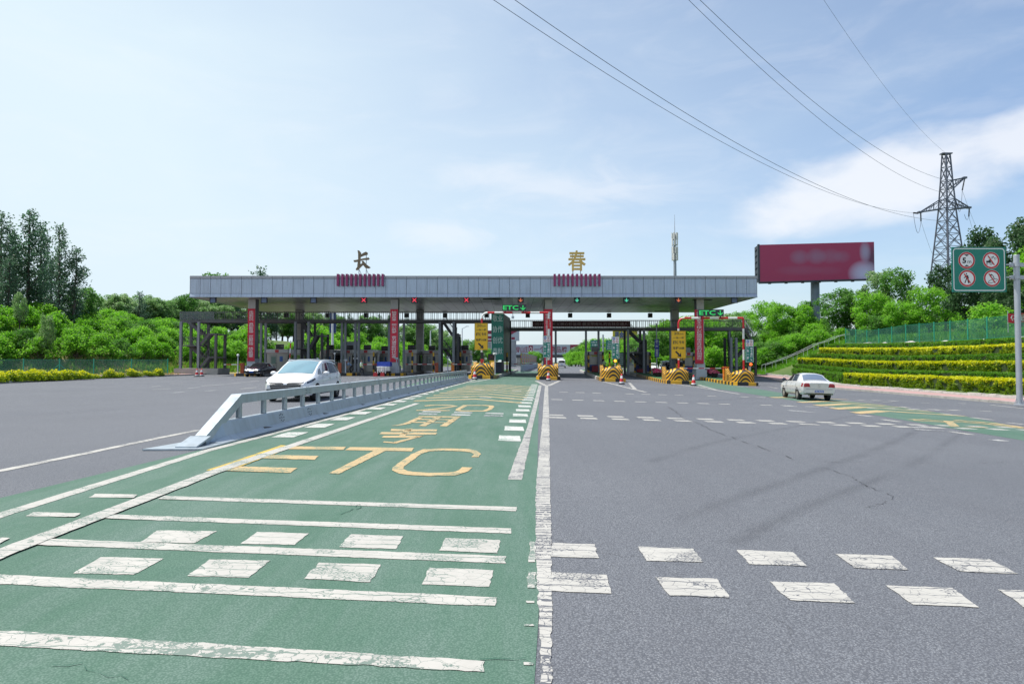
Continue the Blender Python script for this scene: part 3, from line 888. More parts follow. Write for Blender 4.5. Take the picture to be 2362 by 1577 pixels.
# ================================================================ TOLL CANOPY
CYF, CYB = 74.0, 97.0
CXL, CXR = at(435, 700, CYF).x, at(1749, 700, CYF).x
CZB, CZT = at(1000, 685.5, CYF).z, at(1000, 636.5, CYF).z
canopy = thing('toll_canopy', 'long flat grey metal canopy over the toll lanes with panelled fascia', 'canopy', (0, 0, 0))
def mat_soffit():
    m, t, b = nt('soffit_panels'); n = N(t); o = n.obj(); s = n.xyz(o)
    fx_ = n.math('FRACT', n.math('DIVIDE', s[0], 1.2)); fy_ = n.math('FRACT', n.math('DIVIDE', s[1], .62))
    sx = n.math('LESS_THAN', fx_, .045); sy = n.math('LESS_THAN', fy_, .06)
    k = n.math('MAXIMUM', sx, n.math('MULTIPLY', sy, .75))
    cell = n.n('ShaderNodeTexWhiteNoise', noise_dimensions='2D')
    cc = n.n('ShaderNodeCombineXYZ'); n.put(cc.inputs[0], n.math('FLOOR', n.math('DIVIDE', s[0], 1.2))); n.put(cc.inputs[1], n.math('FLOOR', n.math('DIVIDE', s[1], .62)))
    n.put(cell.inputs['Vector'], cc.outputs[0])
    c = n.mix(cell.outputs['Value'], (.40, .41, .42), (.50, .51, .52))
    c = n.mix(k, c, (.10, .10, .11))
    n.put(b.inputs['Base Color'], c); n.put(b.inputs['Roughness'], n.rng(cell.outputs['Value'], 0, 1, .28, .42)); b.inputs['Metallic'].default_value = .55
    n.put(b.inputs['Normal'], n.bump(n.math('ADD', n.math('MULTIPLY', n.noise(n.map(o, (.3, 1.6, 1)), 1.2, 3), .6), n.math('MULTIPLY', k, -.5)), .12, .05))
    return m
MB().box(CXL + .3, CYF + .3, CZB + .02, CXR - .3, CYB - .1, CZB + .12).build('soffit', mat_soffit(), canopy)
MB().box(CXL + .2, CYF + .2, CZB + .13, CXR - .2, CYB - .2, CZT - .1).build('roof', FASC_D, canopy)
fm = MB()
npan = 55; w_ = (CXR - CXL - .2) / npan
fm.box(CXL + .06, CYF + .1, CZB + .05, CXR - .06, CYF + .19, CZT - .02, 1)
for i in range(npan):
    x = CXL + .1 + i * w_; j = random.uniform(-.006, .006)
    fm.box(x + .018, CYF + .05 + j, CZB + .42, x + w_ - .018, CYF + .098, CZT - .30, 0)
    fm.box(x + .012, CYF - .02 + j, CZT - .26, x + w_ - .012, CYF + .095, CZT + .02, 2)
    # sloping bottom ledge
    v = [(x + .012, CYF + .05, CZB + .39), (x + w_ - .012, CYF + .05, CZB + .39), (x + w_ - .012, CYF - .06, CZB + .10), (x + .012, CYF - .06, CZB + .10),
         (x + .012, CYF - .06, CZB), (x + w_ - .012, CYF - .06, CZB), (x + w_ - .012, CYF + .28, CZB), (x + .012, CYF + .28, CZB)]
    fm.add(v, [(0, 1, 2, 3), (3, 2, 5, 4), (4, 5, 6, 7)], 0)
for sx, e in ((CXL, -1), (CXR, 1)):
    for k in range(20):
        y = CYF + .2 + k * 1.14
        a, b = (sx + .05, sx + .19) if e < 0 else (sx - .19, sx - .05)
        fm.box(a, y + .02, CZB + .42, b, min(CYB - .02, y + 1.12), CZT - .30, 0)
        fm.box(a - .06, y + .01, CZT - .26, b + .06, min(CYB - .02, y + 1.13), CZT + .02, 2)
    fm.box(min(sx, sx - e * .3), CYF + .2, CZB, max(sx, sx - e * .3), CYB, CZB + .12, 0)
fm.build('fascia', [FASC, SEAM, FASC_D], canopy)
# columns
COLX = [at(584, 700, 76.9).x, at(911, 700, 76.9).x, at(1265, 700, 76.9).x, at(1613, 700, 76.9).x]
REARX = [at(689, 715, 92).x, at(968, 715, 92).x, COLX[2] + .6, at(1558, 715, 92).x]
def column(x, y, w, d):
    z0 = gz(x, y)
    m = MB(); h = CZB - z0
    n_ = 7
    for k in range(n_):
        m.box(x - w / 2, y, z0 + .2 + (h - .2) * k / n_ + .01, x + w / 2, y + .06, z0 + .2 + (h - .2) * (k + 1) / n_ - .01, 0)
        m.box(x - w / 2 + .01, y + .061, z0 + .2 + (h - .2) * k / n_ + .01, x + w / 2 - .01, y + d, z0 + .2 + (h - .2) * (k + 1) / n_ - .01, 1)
    m.box(x - w / 2 + .02, y + .03, z0 - .2, x + w / 2 - .02, y + d - .02, CZB + .03, 2)
    m.box(x - w / 2 - .18, y - .25, z0 - .1, x + w / 2 + .2, y + d + .2, z0 + 1.1, 3)
    m.box(x - w / 2 - .05, y - .08, z0 + 1.1, x + w / 2 + .05, y + d + .1, z0 + 1.9, 3)
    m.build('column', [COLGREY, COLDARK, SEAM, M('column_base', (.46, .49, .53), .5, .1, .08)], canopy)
for x in COLX: column(x, 76.5, .82, 1.1)
for x in REARX: column(x, 92, .95, 1.1)
# purple-red fins clamped over the fascia edge in two rows
FIN = M('magenta_fin', (.27, .025, .12), .4, 0, .05)
for x0, x1 in ((780, 883), (1279.5, 1382.5)):
    for k in range(11):
        px = x0 + (x1 - x0) * k / 10
        p = at(px, 660, CYF - .1)
        m = MB(); za, zb = at(px, 660, CYF).z, at(px, 632.5, CYF).z
        m.box(p.x - .11, CYF - .34, za, p.x + .11, CYF - .03, zb); m.box(p.x - .11, CYF - .03, CZT + .03, p.x + .11, CYF + .5, zb)
        m.build('fin', FIN, canopy)
DARKP = M('open_hatch', (.01, .01, .012), .6)
for px, py, Y in ((1135, 690, 76), (1526, 719, 94.5), (1620, 692.5, 77)):
    p = at(px, py, Y); MB().box(p.x - 1.0, Y - .5, CZB - .03, p.x + 1.0, Y + .5, CZB + .015).build('hatch', DARKP, canopy)

# roof letters on their frames
def roof_letter(ch, px, col, label, frames):
    pa, pb = at(px[0], px[3], CYF + 1.0), at(px[2], px[1], CYF + 1.0)
    t = thing('roof_letter', label, 'letter sign', ((pa.x + pb.x) / 2, CYF + 1.0, CZT))
    hx = (pb.x - pa.x) / 2
    text(ch, -hx, pa.z - CZT, hx, pb.z - CZT, -.18, col, t, 'glyph', .014, depth=.26)
    m = MB()
    for fx_ in frames:
        m.bar((fx_, .12, -.1), (fx_, .12, (pb.z - CZT) * .86), .07); m.bar((fx_, .12, (pa.z - CZT) + .4), (fx_ + .25, 1.5, -.1), .05)
    m.build('support_frame', GALV, t)
BRZ = M('weathered_bronze', (.20, .155, .10), .45, .5, .25, 3, .2, ((.05, .04, .035), .6))
GOLD = M('gold_leaf_letter', (.60, .42, .13), .42, .45, .12, 3)
def stroke_glyph(m, polys, X, Z, y0, y1):
    for P in polys: m.prism([(X(p[0]), Z(p[1])) for p in P], 'Y', y0, y1)
pa_, pb_ = at(816, 622, CYF + 1), at(855, 578, CYF + 1)
t = thing('roof_letter', 'weathered bronze Chinese character 长 standing on the canopy roof', 'letter sign', ((pa_.x + pb_.x) / 2, CYF + 1, CZT))
lx = lambda x: at(740 + x / 4.48, 600, CYF + 1).x - t.location.x
lz = lambda y: at(830, 550 + y / 4.48, CYF + 1).z - CZT
m = MB()
for i_, P in enumerate((((382, 124), (400, 128), (416, 150), (410, 215), (408, 275), (388, 300), (380, 285), (389, 215), (388, 160)), ((410, 172), (452, 146), (470, 139), (486, 150), (482, 168), (440, 180), (412, 192)),
                    ((340, 228), (378, 222), (440, 208), (496, 199), (504, 211), (490, 222), (430, 224), (380, 241), (348, 246)), ((364, 322), (382, 292), (404, 272), (442, 252), (452, 262), (424, 286), (384, 326), (370, 329)),
                    ((424, 236), (440, 231), (470, 266), (516, 300), (496, 311), (464, 307), (440, 276)))):
    m.prism([(lx(p[0]), lz(p[1])) for p in P], 'Y', -.18 - .004 * i_, .1 + .004 * i_)
m.build('glyph', BRZ, t)
m = MB()
for fx_ in (-.38, .42):
    m.bar((fx_, .14, -.1), (fx_, .14, lz(150)), .07); m.bar((fx_, .14, lz(315)), (fx_ + .25, 1.5, -.1), .05)
m.build('support_frame', GALV, t)
roof_letter('春', (1310, 578, 1351, 625), GOLD, 'golden Chinese character 春 standing on the canopy roof', (-.45, .4))

# lane signals along the front edge of the canopy
HOUS = M('signal_housing', (.035, .037, .05), .5)
HBLUE = M('signal_blank_face', (.10, .14, .24), .35, .1, .1)
nth = ['first', 'second', 'third', 'fourth', 'fifth', 'sixth', 'seventh', 'eighth', 'ninth', 'tenth', 'eleventh', 'twelfth']
def arrow_down(m, w, h, y):
    m.prism([(-w * .09, h * .45), (w * .09, h * .45), (w * .09, -h * .2), (-w * .09, -h * .2)], 'Y', y, y + .02)
    for s in (-1, 1):
        m.prism([(0, -h * .46), (s * w * .42, -h * .04), (s * w * .42, h * .14), (0, -h * .24)], 'Y', y - .002, y + .018)
SIG = [(491, 0), (609, 0), (723, 0), (839, 'x'), (956, 'x'), (1076, 'x'), (1201, 'o'), (1331, 'g'), (1445, 'g'), (1565, 'o'), (1694, 0)]
word = {0: 'unlit blue-grey square lane signal', 'x': 'square lane signal showing a red cross', 'o': 'square lane signal showing an orange down arrow', 'g': 'square lane signal showing a green down arrow'}
for i, (px, k) in enumerate(SIG):
    y = CYF + .5
    p = at(px, 692, y)
    t = thing('lane_signal', f"{word[k]}, {nth[i]} from the left under the canopy front", 'lane signal', (p.x, y, p.z), 0, 'lane signals under the front edge of the canopy')
    m = MB().box(-.31, 0, -.31, .31, .2, .31); m.box(-.33, -.06, .29, .33, .2, .33); m.box(-.33, -.06, -.33, -.31, .2, .29); m.box(.31, -.06, -.33, .33, .2, .29)
    m.bar((-.15, .1, .3), (-.15, .1, CZB - p.z + .05), .05); m.bar((.15, .1, .3), (.15, .1, CZB - p.z + .05), .05)
    m.build('housing', HOUS, t)
    MB().box(-.26, -.02, -.26, .26, -.004, .26).build('face', HBLUE if k == 0 else M('signal_face', (.02, .022, .035), .4), t)
    s = MB()
    if k == 'x':
        for a in (1, -1): s.prism([(-.2 * a - .055, -.2), (-.2 * a + .055, -.2), (.2 * a + .055, .2), (.2 * a - .055, .2)], 'Y', -.05 - .003 * a, -.03)
        s.build('symbol', LEDR, t)
    elif k in ('o', 'g'):
        arrow_down(s, .46, .46, -.05); s.build('symbol', LEDO if k == 'o' else LEDT, t)
for i, px in enumerate((660.5, 754.5, 843.5, 937, 1026, 1122, 1217.5, 1315.5, 1405.5, 1500.5)):
    p = at(px, 727, CYB - .6)
    t = thing('lane_indicator_box', f'black square indicator box hanging under the rear canopy edge, {nth[i]} of ten from the left', 'indicator box', (p.x, CYB - .6, p.z), 0, 'indicator boxes under the rear edge of the canopy')
    m = MB().box(-.29, 0, -.29, .29, .25, .29); m.box(-.31, .2, -.31, .31, .4, .31); m.build('housing', BLACK, t)
    for sx_ in (-.12, .12): MB().bar((sx_, .1, .29), (sx_, .1, CZB - p.z + .05), .04).build('hanger', GALV, t)

# banners on the columns
def banner(lines, corners, y, label, mat=BANNER, n_small=True, gap=.18):
    (pxl, pyt), (pxr, pyb) = corners
    a, b = at(pxl, pyb, y), at(pxr, pyt, y)
    w, h = b.x - a.x, b.z - a.z
    t = thing('vertical_banner', label, 'banner', ((a.x + b.x) / 2, y, a.z))
    m = MB(); n_ = 14
    v, f = [], []
    for j in range(n_ + 1):
        for i, sx in enumerate((-.5, 0, .5)):
            v.append((sx * w, -.012 - .02 * math.sin(j * 1.1 + i) * (0 < j < n_) , h * j / n_))
    for j in range(n_):
        for i in (0, 1): f.append((j * 3 + i, j * 3 + i + 1, j * 3 + 4 + i, j * 3 + 3 + i))
    m.add(v, f, 0, True)
    m.add([(q[0], .02, q[2]) for q in v], [q[::-1] for q in f])
    m.box(-w / 2 - .03, -.01, -.03, w / 2 + .03, .03, .02, 0); m.box(-w / 2 - .03, -.01, h - .02, w / 2 + .03, .03, h + .03, 0)
    m.build('cloth', mat, t, fix=False)
    nl = len(lines)
    for i, L in enumerate(lines):
        x0 = -w / 2 + w * (gap + i * (1 - 2 * gap) / nl); x1 = x0 + (1 - 2 * gap) * w / nl * (.84 if nl > 1 else 1)
        text(vertical(L), x0, h * .07, x1, h * .965, -.05, LETW, t, 'lettering', .004, line=1.0)
    m = MB().prism([(0, 0)] * 3 if False else [(-w * .33, h * .02), (w * .33, h * .02), (w * .33, h * .04), (-w * .33, h * .04)], 'Y', -.047, -.04)
    return t
banner(['走进新时代 贯彻新思想 开启新征程 续写新篇章'], ((570.5, 712.5), (588.5, 832)), 76.3, 'tall red banner reading 走进新时代 on the leftmost canopy column')
banner(['锐意改革 同心筑梦 奋力谱写新时代华章'], ((900, 713.5), (918, 834)), 76.3, 'tall red banner reading 锐意改革 on the second canopy column')
banner(['践行社会主义核心价值观', '做文明有礼的交通人'], ((1255, 713.5), (1274.5, 840)), 76.3, 'tall dark red banner half hidden by the striped gantry post and green sign')
banner(['践行社会主义核心价值观是全社会的共同责任'], ((1603.5, 715), (1622, 838)), 76.3, 'tall red banner with one column of white characters on the rightmost canopy column')

# ================================================================ FOOTBRIDGES AND STAIR TOWERS
def railing(m, p, q, h=1.0, step=.26, w=.035):
    p, q = Vector(p), Vector(q); L = (q - p).length; n_ = max(2, int(L / step))
    up = Vector((0, 0, h))
    m.bar(p + up, q + up, .06); m.bar(p + up * .12, q + up * .12, .04)
    for k in range(n_ + 1):
        a = p.lerp(q, k / n_); m.bar(a, a + up, w if k % 7 else .06)
def footbridge(px0, px1, pyd, Y, label, posts, depth=1.8, rail_gap=()):
    a, b = at(px0, pyd, Y), at(px1, pyd, Y)
    z = (a.z + b.z) / 2
    t = thing('footbridge', label, 'footbridge', ((a.x + b.x) / 2, Y, gz(0, Y)))
    o = t.location
    x0, x1 = a.x - o.x, b.x - o.x; z -= o.z
    m = MB().box(x0, 0, z - .16, x1, depth, z - .02); m.box(x0, -.08, z - .3, x1, -.001, z + .06); m.box(x0, depth + .001, z - .3, x1, depth + .08, z + .06)
    m.build('deck', DECKST, t)
    m = MB(); railing(m, (x0, -.03, z + .06), (x1, -.03, z + .06)); m.build('railing', DECKST, t)
    m = MB(); railing(m, (x0, depth + .03, z + .06), (x1, depth + .03, z + .06), step=.4); m.build('railing', DECKST, t)
    for px in posts:
        p = at(px, pyd, Y)
        for dy in (0.1,):
            m = MB(); X = p.x - o.x; zb = gz(p.x, Y) - o.z
            m.box(X - .13, dy, zb - .1, X + .13, dy + .03, z - .3); m.box(X - .13, dy + .25, zb - .1, X + .13, dy + .28, z - .3); m.box(X - .02, dy + .03, zb - .1, X + .02, dy + .25, z - .3)
            m.box(X - .22, dy - .1, zb - .05, X + .22, dy + .38, zb + .35)
            m.build('post', POSTST, t)
    return t, z + o.z
fb1, ZD1 = footbridge(416, 1134, 738.6, 84, 'dark steel footbridge with barred railing crossing the left lanes under the canopy', (601, 612, 788, 796, 819, 827, 897, 931))
fb2, ZD2 = footbridge(1178, 1727, 757, 90, 'dark steel footbridge with barred railing crossing the right lanes under the canopy', (1282, 1352, 1381, 1547, 1684))
# mesh screen tied to the railing at its left end
MESHG = None
def mat_mesh(name, col, alpha):
    m, t, b = nt(name); n = N(t)
    b.inputs['Base Color'].default_value = (*col, 1); b.inputs['Roughness'].default_value = .7
    n.put(b.inputs['Alpha'], n.rng(n.noise(n.obj(), .7, 3), .3, .7, alpha - .12, alpha + .12))
    return m
NET_D = mat_mesh('dark_debris_net', (.16, .2, .2), .45)
NET_G = mat_mesh('green_wire_mesh', (.035, .17, .125), .42)
a, b = at(415, 730, 84), at(495, 730, 84)
MB().box(a.x - fb1.location.x, -.1, ZD1 - fb1.location.z + .1, b.x - fb1.location.x, -.085, ZD1 - fb1.location.z + 1.05).build('screen', NET_D, fb1)
def stair_tower(px, Y, zt, label, plinth=False, mat=DECKST, enclosed=False, dep=2.6):
    "px: left post, middle post, right post"
    X = [at(p, 800, Y).x for p in px]
    z0 = gz(X[1], Y)
    t = thing('stair_tower', label, 'stair tower', (X[1], Y, z0))
    xl, xm, xr = X[0] - X[1], 0, X[2] - X[1]
    H = zt - z0 - .3
    zb = .35 if plinth else 0
    if plinth: MB().box(xl - .5, -.5, -.1, xr + .5, dep + .4, .75).build('plinth', CONC, t); zb = .75
    for x in (xl, xm, xr):
        for y in (0, dep):
            if x == xr and y == 0 and enclosed: pass
            m = MB(); top = H if x < xr else H * .78
            m.box(x - .14, y - .02, zb, x + .14, y + .02, top); m.box(x - .14, y + .22, zb, x + .14, y + .26, top); m.box(x - .02, y + .021, zb, x + .02, y + .219, top)
            m.build('post', POSTST if y == 0 and x < xr else mat, t)
    lv = [H, zb + (H - zb) * .75, zb + (H - zb) * .5, zb + (H - zb) * .25, zb]
    def flight(xa, za, xb, zb_, y, w=1.1):
        m = MB()
        for yy in (y, y + w): m.bar((xa, yy, za), (xb, yy, zb_), .06, .3)
        for k in range(9):
            f = (k + .5) / 9
            m.cbox((xa + (xb - xa) * f, y + w / 2, za + (zb_ - za) * f), (abs(xb - xa) / 9 + .06, w, .04))
        m.build('stair_flight', mat, t)
        for yy in (y, y + w):
            m = MB()
            m.bar((xa, yy, za + 1.0), (xb, yy, zb_ + 1.0), .06)
            for k in range(6):
                f = k / 5; q = Vector((xa + (xb - xa) * f, yy, za + (zb_ - za) * f)); m.bar(q, q + Vector((0, 0, 1.0)), .03)
            m.build('handrail', mat, t)
    def landing(xa, xb, z):
        MB().box(xa, .02, z - .14, xb, dep + .1, z).build('landing', mat, t)
        m = MB(); railing(m, (xa + .1, .08, z), (xb - .1, .08, z), .95, .22, .03); m.build('handrail', mat, t)
    w1 = .62 * (xr - xm)
    flight(xl + .3, lv[0], xm - .25, lv[1], dep * .52)
    landing(xm - .2, xr + .1, lv[1]) if False else MB().box(xm + w1, .02, lv[1] - .14, xr + .12, dep + .1, lv[1]).build('landing', mat, t)
    MB().box(xm - .25, dep * .5, lv[1] - .14, xm + w1, dep + .1, lv[1]).build('landing', mat, t)
    flight(xm + w1, lv[1], xm + .12, lv[2], .15)
    landing(xl + .15, xm - .15, lv[2])
    flight(xl + .35, lv[2], xm - .2, lv[3], dep * .52)
    MB().box(xm + w1, .02, lv[3] - .14, xr + .12, dep + .1, lv[3]).build('landing', mat, t)
    MB().box(xm - .2, dep * .5, lv[3] - .14, xm + w1, dep + .1, lv[3]).build('landing', mat, t)
    flight(xm + w1, lv[3], xm + .12, lv[4], .15)
    return t
st1 = stair_tower((416, 457, 497), 82, ZD1, 'open steel stair tower on a concrete plinth at the far left end of the footbridge', True)
st2 = stair_tower((680.5, 711, 742), 82, ZD1, 'steel stair tower of the footbridge behind the white car', False, M('dark_bridge_steel', (.055, .057, .065), .5, .3, .15))
DK = MATS['dark_bridge_steel']
st3 = stair_tower((1014, 1046, 1056), 82, ZD1, 'dark steel stair tower beside the orange gate cabinets left of the yellow sign', False, DK)
st4 = stair_tower((1449, 1486, 1490), 87.6, ZD2, 'dark stair tower behind the two front booths on the right', False, DK)
st5 = stair_tower((1687, 1699, 1743), 88, ZD2 - 1.0, 'dark stair tower at the right end beside the hedged slope', False, DK)
# upper flight from the right deck down to that tower
m = MB(); pa, pb = at(1716, 757, 90), at(1738, 790, 89)
st5i = Matrix.Translation(st5.location).inverted()
for yy in (0, 1.2): m.bar(st5i @ (pa + Vector((0, yy, 0))), st5i @ (pb + Vector((0, yy, 0))), .07, .3)
for k in range(8):
    q = st5i @ pa.lerp(pb, (k + .5) / 8); m.cbox((q.x, q.y + .6, q.z), (.3, 1.22, .05))
m.build('stair_flight', DK, st5)
for yy in (0, 1.2): MB().bar(st5i @ (pa + Vector((.1, yy, 1.05))), st5i @ (pb + Vector((.1, yy, 1.05))), .07).build('handrail', GALV, st5)

# ---- dark green slogan tower between the two decks
def slogan_tower():
    Y = 80.0
    a, b = at(1134, 830, Y), at(1161, 722.5, Y)
    t = thing('slogan_tower', 'dark stair tower fronted by a tall green board reading 敬业 协作 创优 奉献', 'tower', ((a.x + b.x) / 2, Y, gz(-1, Y)))
    o = t.location; w = (b.x - a.x) / 2; zt = b.z - o.z; zb = a.z - o.z
    D = 9.0
    xr = at(1177, 740, Y + D).x - o.x
    m = MB()
    for x, y in ((-w + .1, .2), (w - .1, .2), (xr, D), (-w + .1, D)): m.bar((x, y, 0), (x, y, zt - .3 if y < 1 else zt - .3), .26)
    m.build('post', DK, t)
    m = MB()
    v = [(w, .15, zb - .2), (xr, D, zb - .2), (xr, D, zt), (w, .15, zt)]
    q = [(p[0] - .12, p[1], p[2]) for p in v]
    m.add(v + q, [(0, 1, 2, 3), (7, 6, 5, 4), (0, 4, 5, 1), (1, 5, 6, 2), (2, 6, 7, 3), (3, 7, 4, 0)])
    m.box(-w, .1, zt - .12, w, D, zt)
    m.build('side_cladding', M('tower_side_cladding', (.045, .047, .052), .5, .2, .15), t)
    m = MB()
    for k in range(6): 
        z = zb + .4 + (zt - zb - 1.2) * k / 6
        m.add([(w + .01, 3.2, z), (w + .01 + (xr - w) * .75, 7.4, z), (w + .01 + (xr - w) * .75, 7.4, z + .9), (w + .01, 3.2, z + .9)], [(0, 1, 2, 3)])
    m.build('window', M('tower_window', (.18, .19, .21), .3), t)
    MB().box(-w - .03, -.06, zb, w + .03, .05, zt).build('board', GREENS, t)
    h = zt - zb
    for i, s in enumerate(('敬业', '协作', '创优', '奉献')):
        z1 = zt - h * (.035 + i * .234)
        text(s, -w * .84, z1 - h * .145, w * .86, z1, -.075, M('pale_lettering', (.55, .66, .64), .5), t, 'lettering', .012)
    MB().box(-w + .2, .4, .1, w, D - .5, zb - .25).build('ground_floor', M('dark_blue_hoarding', (.02, .028, .07), .5, 0, .5, 1.2), t)
slogan_tower()

# red LED message board on the right railing
a, b = at(1228, 753.5, 89.7), at(1454, 740.8, 89.7)
t = thing('message_board', 'long dark maroon message board with grey characters on the right footbridge railing', 'message board', ((a.x + b.x) / 2, 89.7, a.z))
w = (b.x - a.x) / 2; h = b.z - a.z
MB().box(-w, 0, 0, w, .16, h).build('panel', M('maroon_led_panel', (.075, .006, .014), .5), t)
MB().box(-w - .04, -.03, -.05, w + .04, .1, .0).build('frame', BLACK, t)
text('践行社会主义核心价值观 做文明有礼的吉林交通人', -w * .94, h * .2, w * .95, h * .82, -.02, M('grey_led_lettering', (.30, .22, .23), .5), t, 'lettering', .008, 1.05)

# ================================================================ ISLANDS
def island(pf, Yf, Yb, w, label, nblk, xslope=.055, top=TURF, bright=True):
    "traffic island: kerb of blocks round a turf strip. pf = x of the nose"
    t = thing('traffic_island', label, 'traffic island', (pf, Yf, 0), 0, 'islands between the toll lanes')
    hw, L = w / 2, Yb - Yf
    H = .3
    def P(s, d): return (pf + xslope * d + s, Yf + d)
    path = []
    # outline from the rear right, round the front, to the rear left
    n_s = int(L / .62)
    right = [(hw, L - (L - .35) * k / n_s) for k in range(n_s + 1)]
    front = [(hw - .3, .02), (.15, -.03), (-hw + .3, .02)]
    left = [(-hw, .35 + (L - .35) * k / n_s) for k in range(n_s + 1)]
    path = right + front + left
    m = MB()
    for i in range(len(path) - 1):
        (sa, da), (sb, db) = path[i], path[i + 1]
        dist = (da + db) / 2
        if dist < nblk * .62: mi = i % 2
        elif dist < nblk * 1.0: mi = 3 if i % 2 else 4
        else: mi = 2
        xa, ya = P(sa, da); xb, yb = P(sb, db)
        k = .86
        xa2, ya2 = P(sa * k, da + .2 if da < .5 else da); xb2, yb2 = P(sb * k, db + .2 if db < .5 else db)
        za, zb_ = gz(xa, ya), gz(xb, yb)
        v = [(xa - pf, ya - Yf, za - .1), (xb - pf, yb - Yf, zb_ - .1), (xb - pf, yb - Yf, zb_ + H), (xa - pf, ya - Yf, za + H),
             (xb2 - pf, yb2 - Yf, zb_ + H + .02), (xa2 - pf, ya2 - Yf, za + H + .02)]
        m.add(v, [(0, 1, 2, 3), (3, 2, 4, 5)], mi)
    m.build('kerb', [YELP, BLKP, STONE, M('worn_yellow_kerb', (.42, .28, .12), .7, 0, .3, 3, .2, ((.3, .28, .26), .7)), M('worn_black_kerb', (.09, .085, .08), .8, 0, .3, 3)], t)
    m = MB(); v, f = [], []
    n_ = int(L / 2)
    for j in range(n_ + 1):
        d = .15 + (L - .15) * j / n_
        for s in (-hw * .88, hw * .88):
            x, y = P(s, d); v.append((x - pf, y - Yf, gz(x, y) + H + .005))
    f = [(2 * j, 2 * j + 1, 2 * j + 3, 2 * j + 2) for j in range(n_)]
    m.add(v, f); m.build('turf', top, t, fix=False)
    return t
NOSE = {'A': (-2.83, 61.94), 'B': (3.42, 64.6), 'C': (9.49, 63.7), 'D': (15.1, 61.4), 'E': (21.3, 62.0)}
ITXT = {'A': 'island under the green slogan board with yellow and black kerb', 'B': 'island in the centre between the green lane and the first grey lane',
        'C': 'island with the leftmost front-facing booth and bright green turf', 'D': 'island under the right yellow sign with long striped kerb', 'E': 'rightmost island with striped kerb beside the hedged slope'}
ISL = {}
for k, (x, y) in NOSE.items():
    ISL[k] = island(x, y, 110, 2.3, ITXT[k], {'A': 7, 'B': 3, 'C': 7, 'D': 22, 'E': 30}[k])
for k, x, y, lab in (('L1', -28.6, 72.6, 'leftmost exit island by the dark sedan with one yellow block at its tip'), ('L2', -23.3, 75, 'exit island behind the white car with a raised gate arm'),
                     ('L3', -18.2, 74.6, 'exit island with paired steel posts right of the white car'), ('L4', -12.9, 74.4, 'exit island under the second red banner'), ('L5', -7.9, 79, 'exit island with two orange gate cabinets left of the yellow sign')):
    ISL[k] = island(x, y, 108, 2.1, lab, 3, .0, M('bare_island_top', (.17, .17, .13), .9, 0, .3, 2))

# crash-cushion noses with yellow and black hoops
def mat_hoops():
    m, t, b = nt('hoop_paint'); n = N(t)
    a = n.n('ShaderNodeAttribute', attribute_name='arc').outputs['Fac']
    fr = n.math('FRACT', n.math('ADD', n.math('DIVIDE', a, .36), 20.35))
    k = n.math('LESS_THAN', fr, .52)
    o = n.obj()
    ye = n.mix(n.rng(n.noise(o, 3, 6, .7), .35, .75), (.80, .42, .012), (.66, .34, .02))
    bl = n.mix(n.rng(n.noise(o, 4, 6, .7), .4, .8), (.018, .018, .02), (.06, .055, .05))
    n.put(b.inputs['Base Color'], n.mix(k, ye, bl)); b.inputs['Roughness'].default_value = .55
    return m
HOOPS = mat_hoops()
def nose(k, label):
    x, y = NOSE[k]
    y += .35; z = gz(x, y) + .3
    t = thing('crash_cushion', label, 'crash cushion', (x, y, z), -math.atan(.05), 'striped crash cushions on the island noses')
    W, L, H = 1.0, 3.3, 1.12
    nx, ny = 26, 40
    def half(d):      # half width at distance d behind the tip
        return W * min(1, math.sqrt(max(0, 1 - (1 - min(d, .9) / .9) ** 2)) * .55 + .45) if d < .9 else W
    def top(s, d):
        e = abs(s)
        hc = H * min(1, .80 + .20 * math.sqrt(max(0, 1 - (1 - min(d, .7) / .7) ** 2)))
        if d > 1.0: hc = H - (H - .62) * smooth01((d - 1.0) / 1.3)
        h = hc - (.30 if d < 1.6 else .30 * (1 - smooth01((d - 1.6) / .8))) * e ** 2.2
        if d > 2.4: h += .62 * smooth01((d - 2.4) / .75) * smooth01((e - .42) / .3)
        return h
    m = MB(); v, arc = [], []
    def val(xx, dd, zz):
        e = abs(xx); return zz + (1.6 * e * e if e < .5 else .4 + 1.6 * (e - .5)) + 1.3 * max(0, dd - .9)
    for j in range(ny + 1):
        d = L * (j / ny) ** 1.25
        for i in range(nx + 1):
            s = -1 + 2 * i / nx
            X, Z = s * half(d), top(s, d)
            v.append((X, d, Z)); arc.append(val(X, d, Z))
    f = [(j * (nx + 1) + i, j * (nx + 1) + i + 1, (j + 1) * (nx + 1) + i + 1, (j + 1) * (nx + 1) + i) for j in range(ny) for i in range(nx)]
    m.add(v, f, 0, True)
    rim = [i for i in range(nx + 1)] + [(j + 1) * (nx + 1) - 1 for j in range(1, ny + 1)] + [ny * (nx + 1) + i for i in range(nx - 1, -1, -1)] + [j * (nx + 1) for j in range(ny - 1, 0, -1)]
    nz = 10; v2 = []
    for l in range(nz + 1):
        for r in rim:
            X, d, Z = v[r]; zz = Z * (1 - l / nz)
            v2.append((X, d, zz)); arc.append(val(X, d, zz))
    nr = len(rim)
    f2 = [(l * nr + i, l * nr + (i + 1) % nr, (l + 1) * nr + (i + 1) % nr, (l + 1) * nr + i) for l in range(nz) for i in range(nr)]
    m.add(v2, f2, 0, True)
    m.a = arc
    m.build('body', HOOPS, t)
    return t
nose('A', 'yellow and black crash cushion at the end of the white guard rail')
nose('B', 'yellow and black crash cushion of the central island, seen head on')
nose('C', 'yellow and black crash cushion with an amber lamp above it')
nose('D', 'yellow and black crash cushion below the right yellow sign')
nose('E', 'rightmost yellow and black crash cushion beside the orange cabinet')

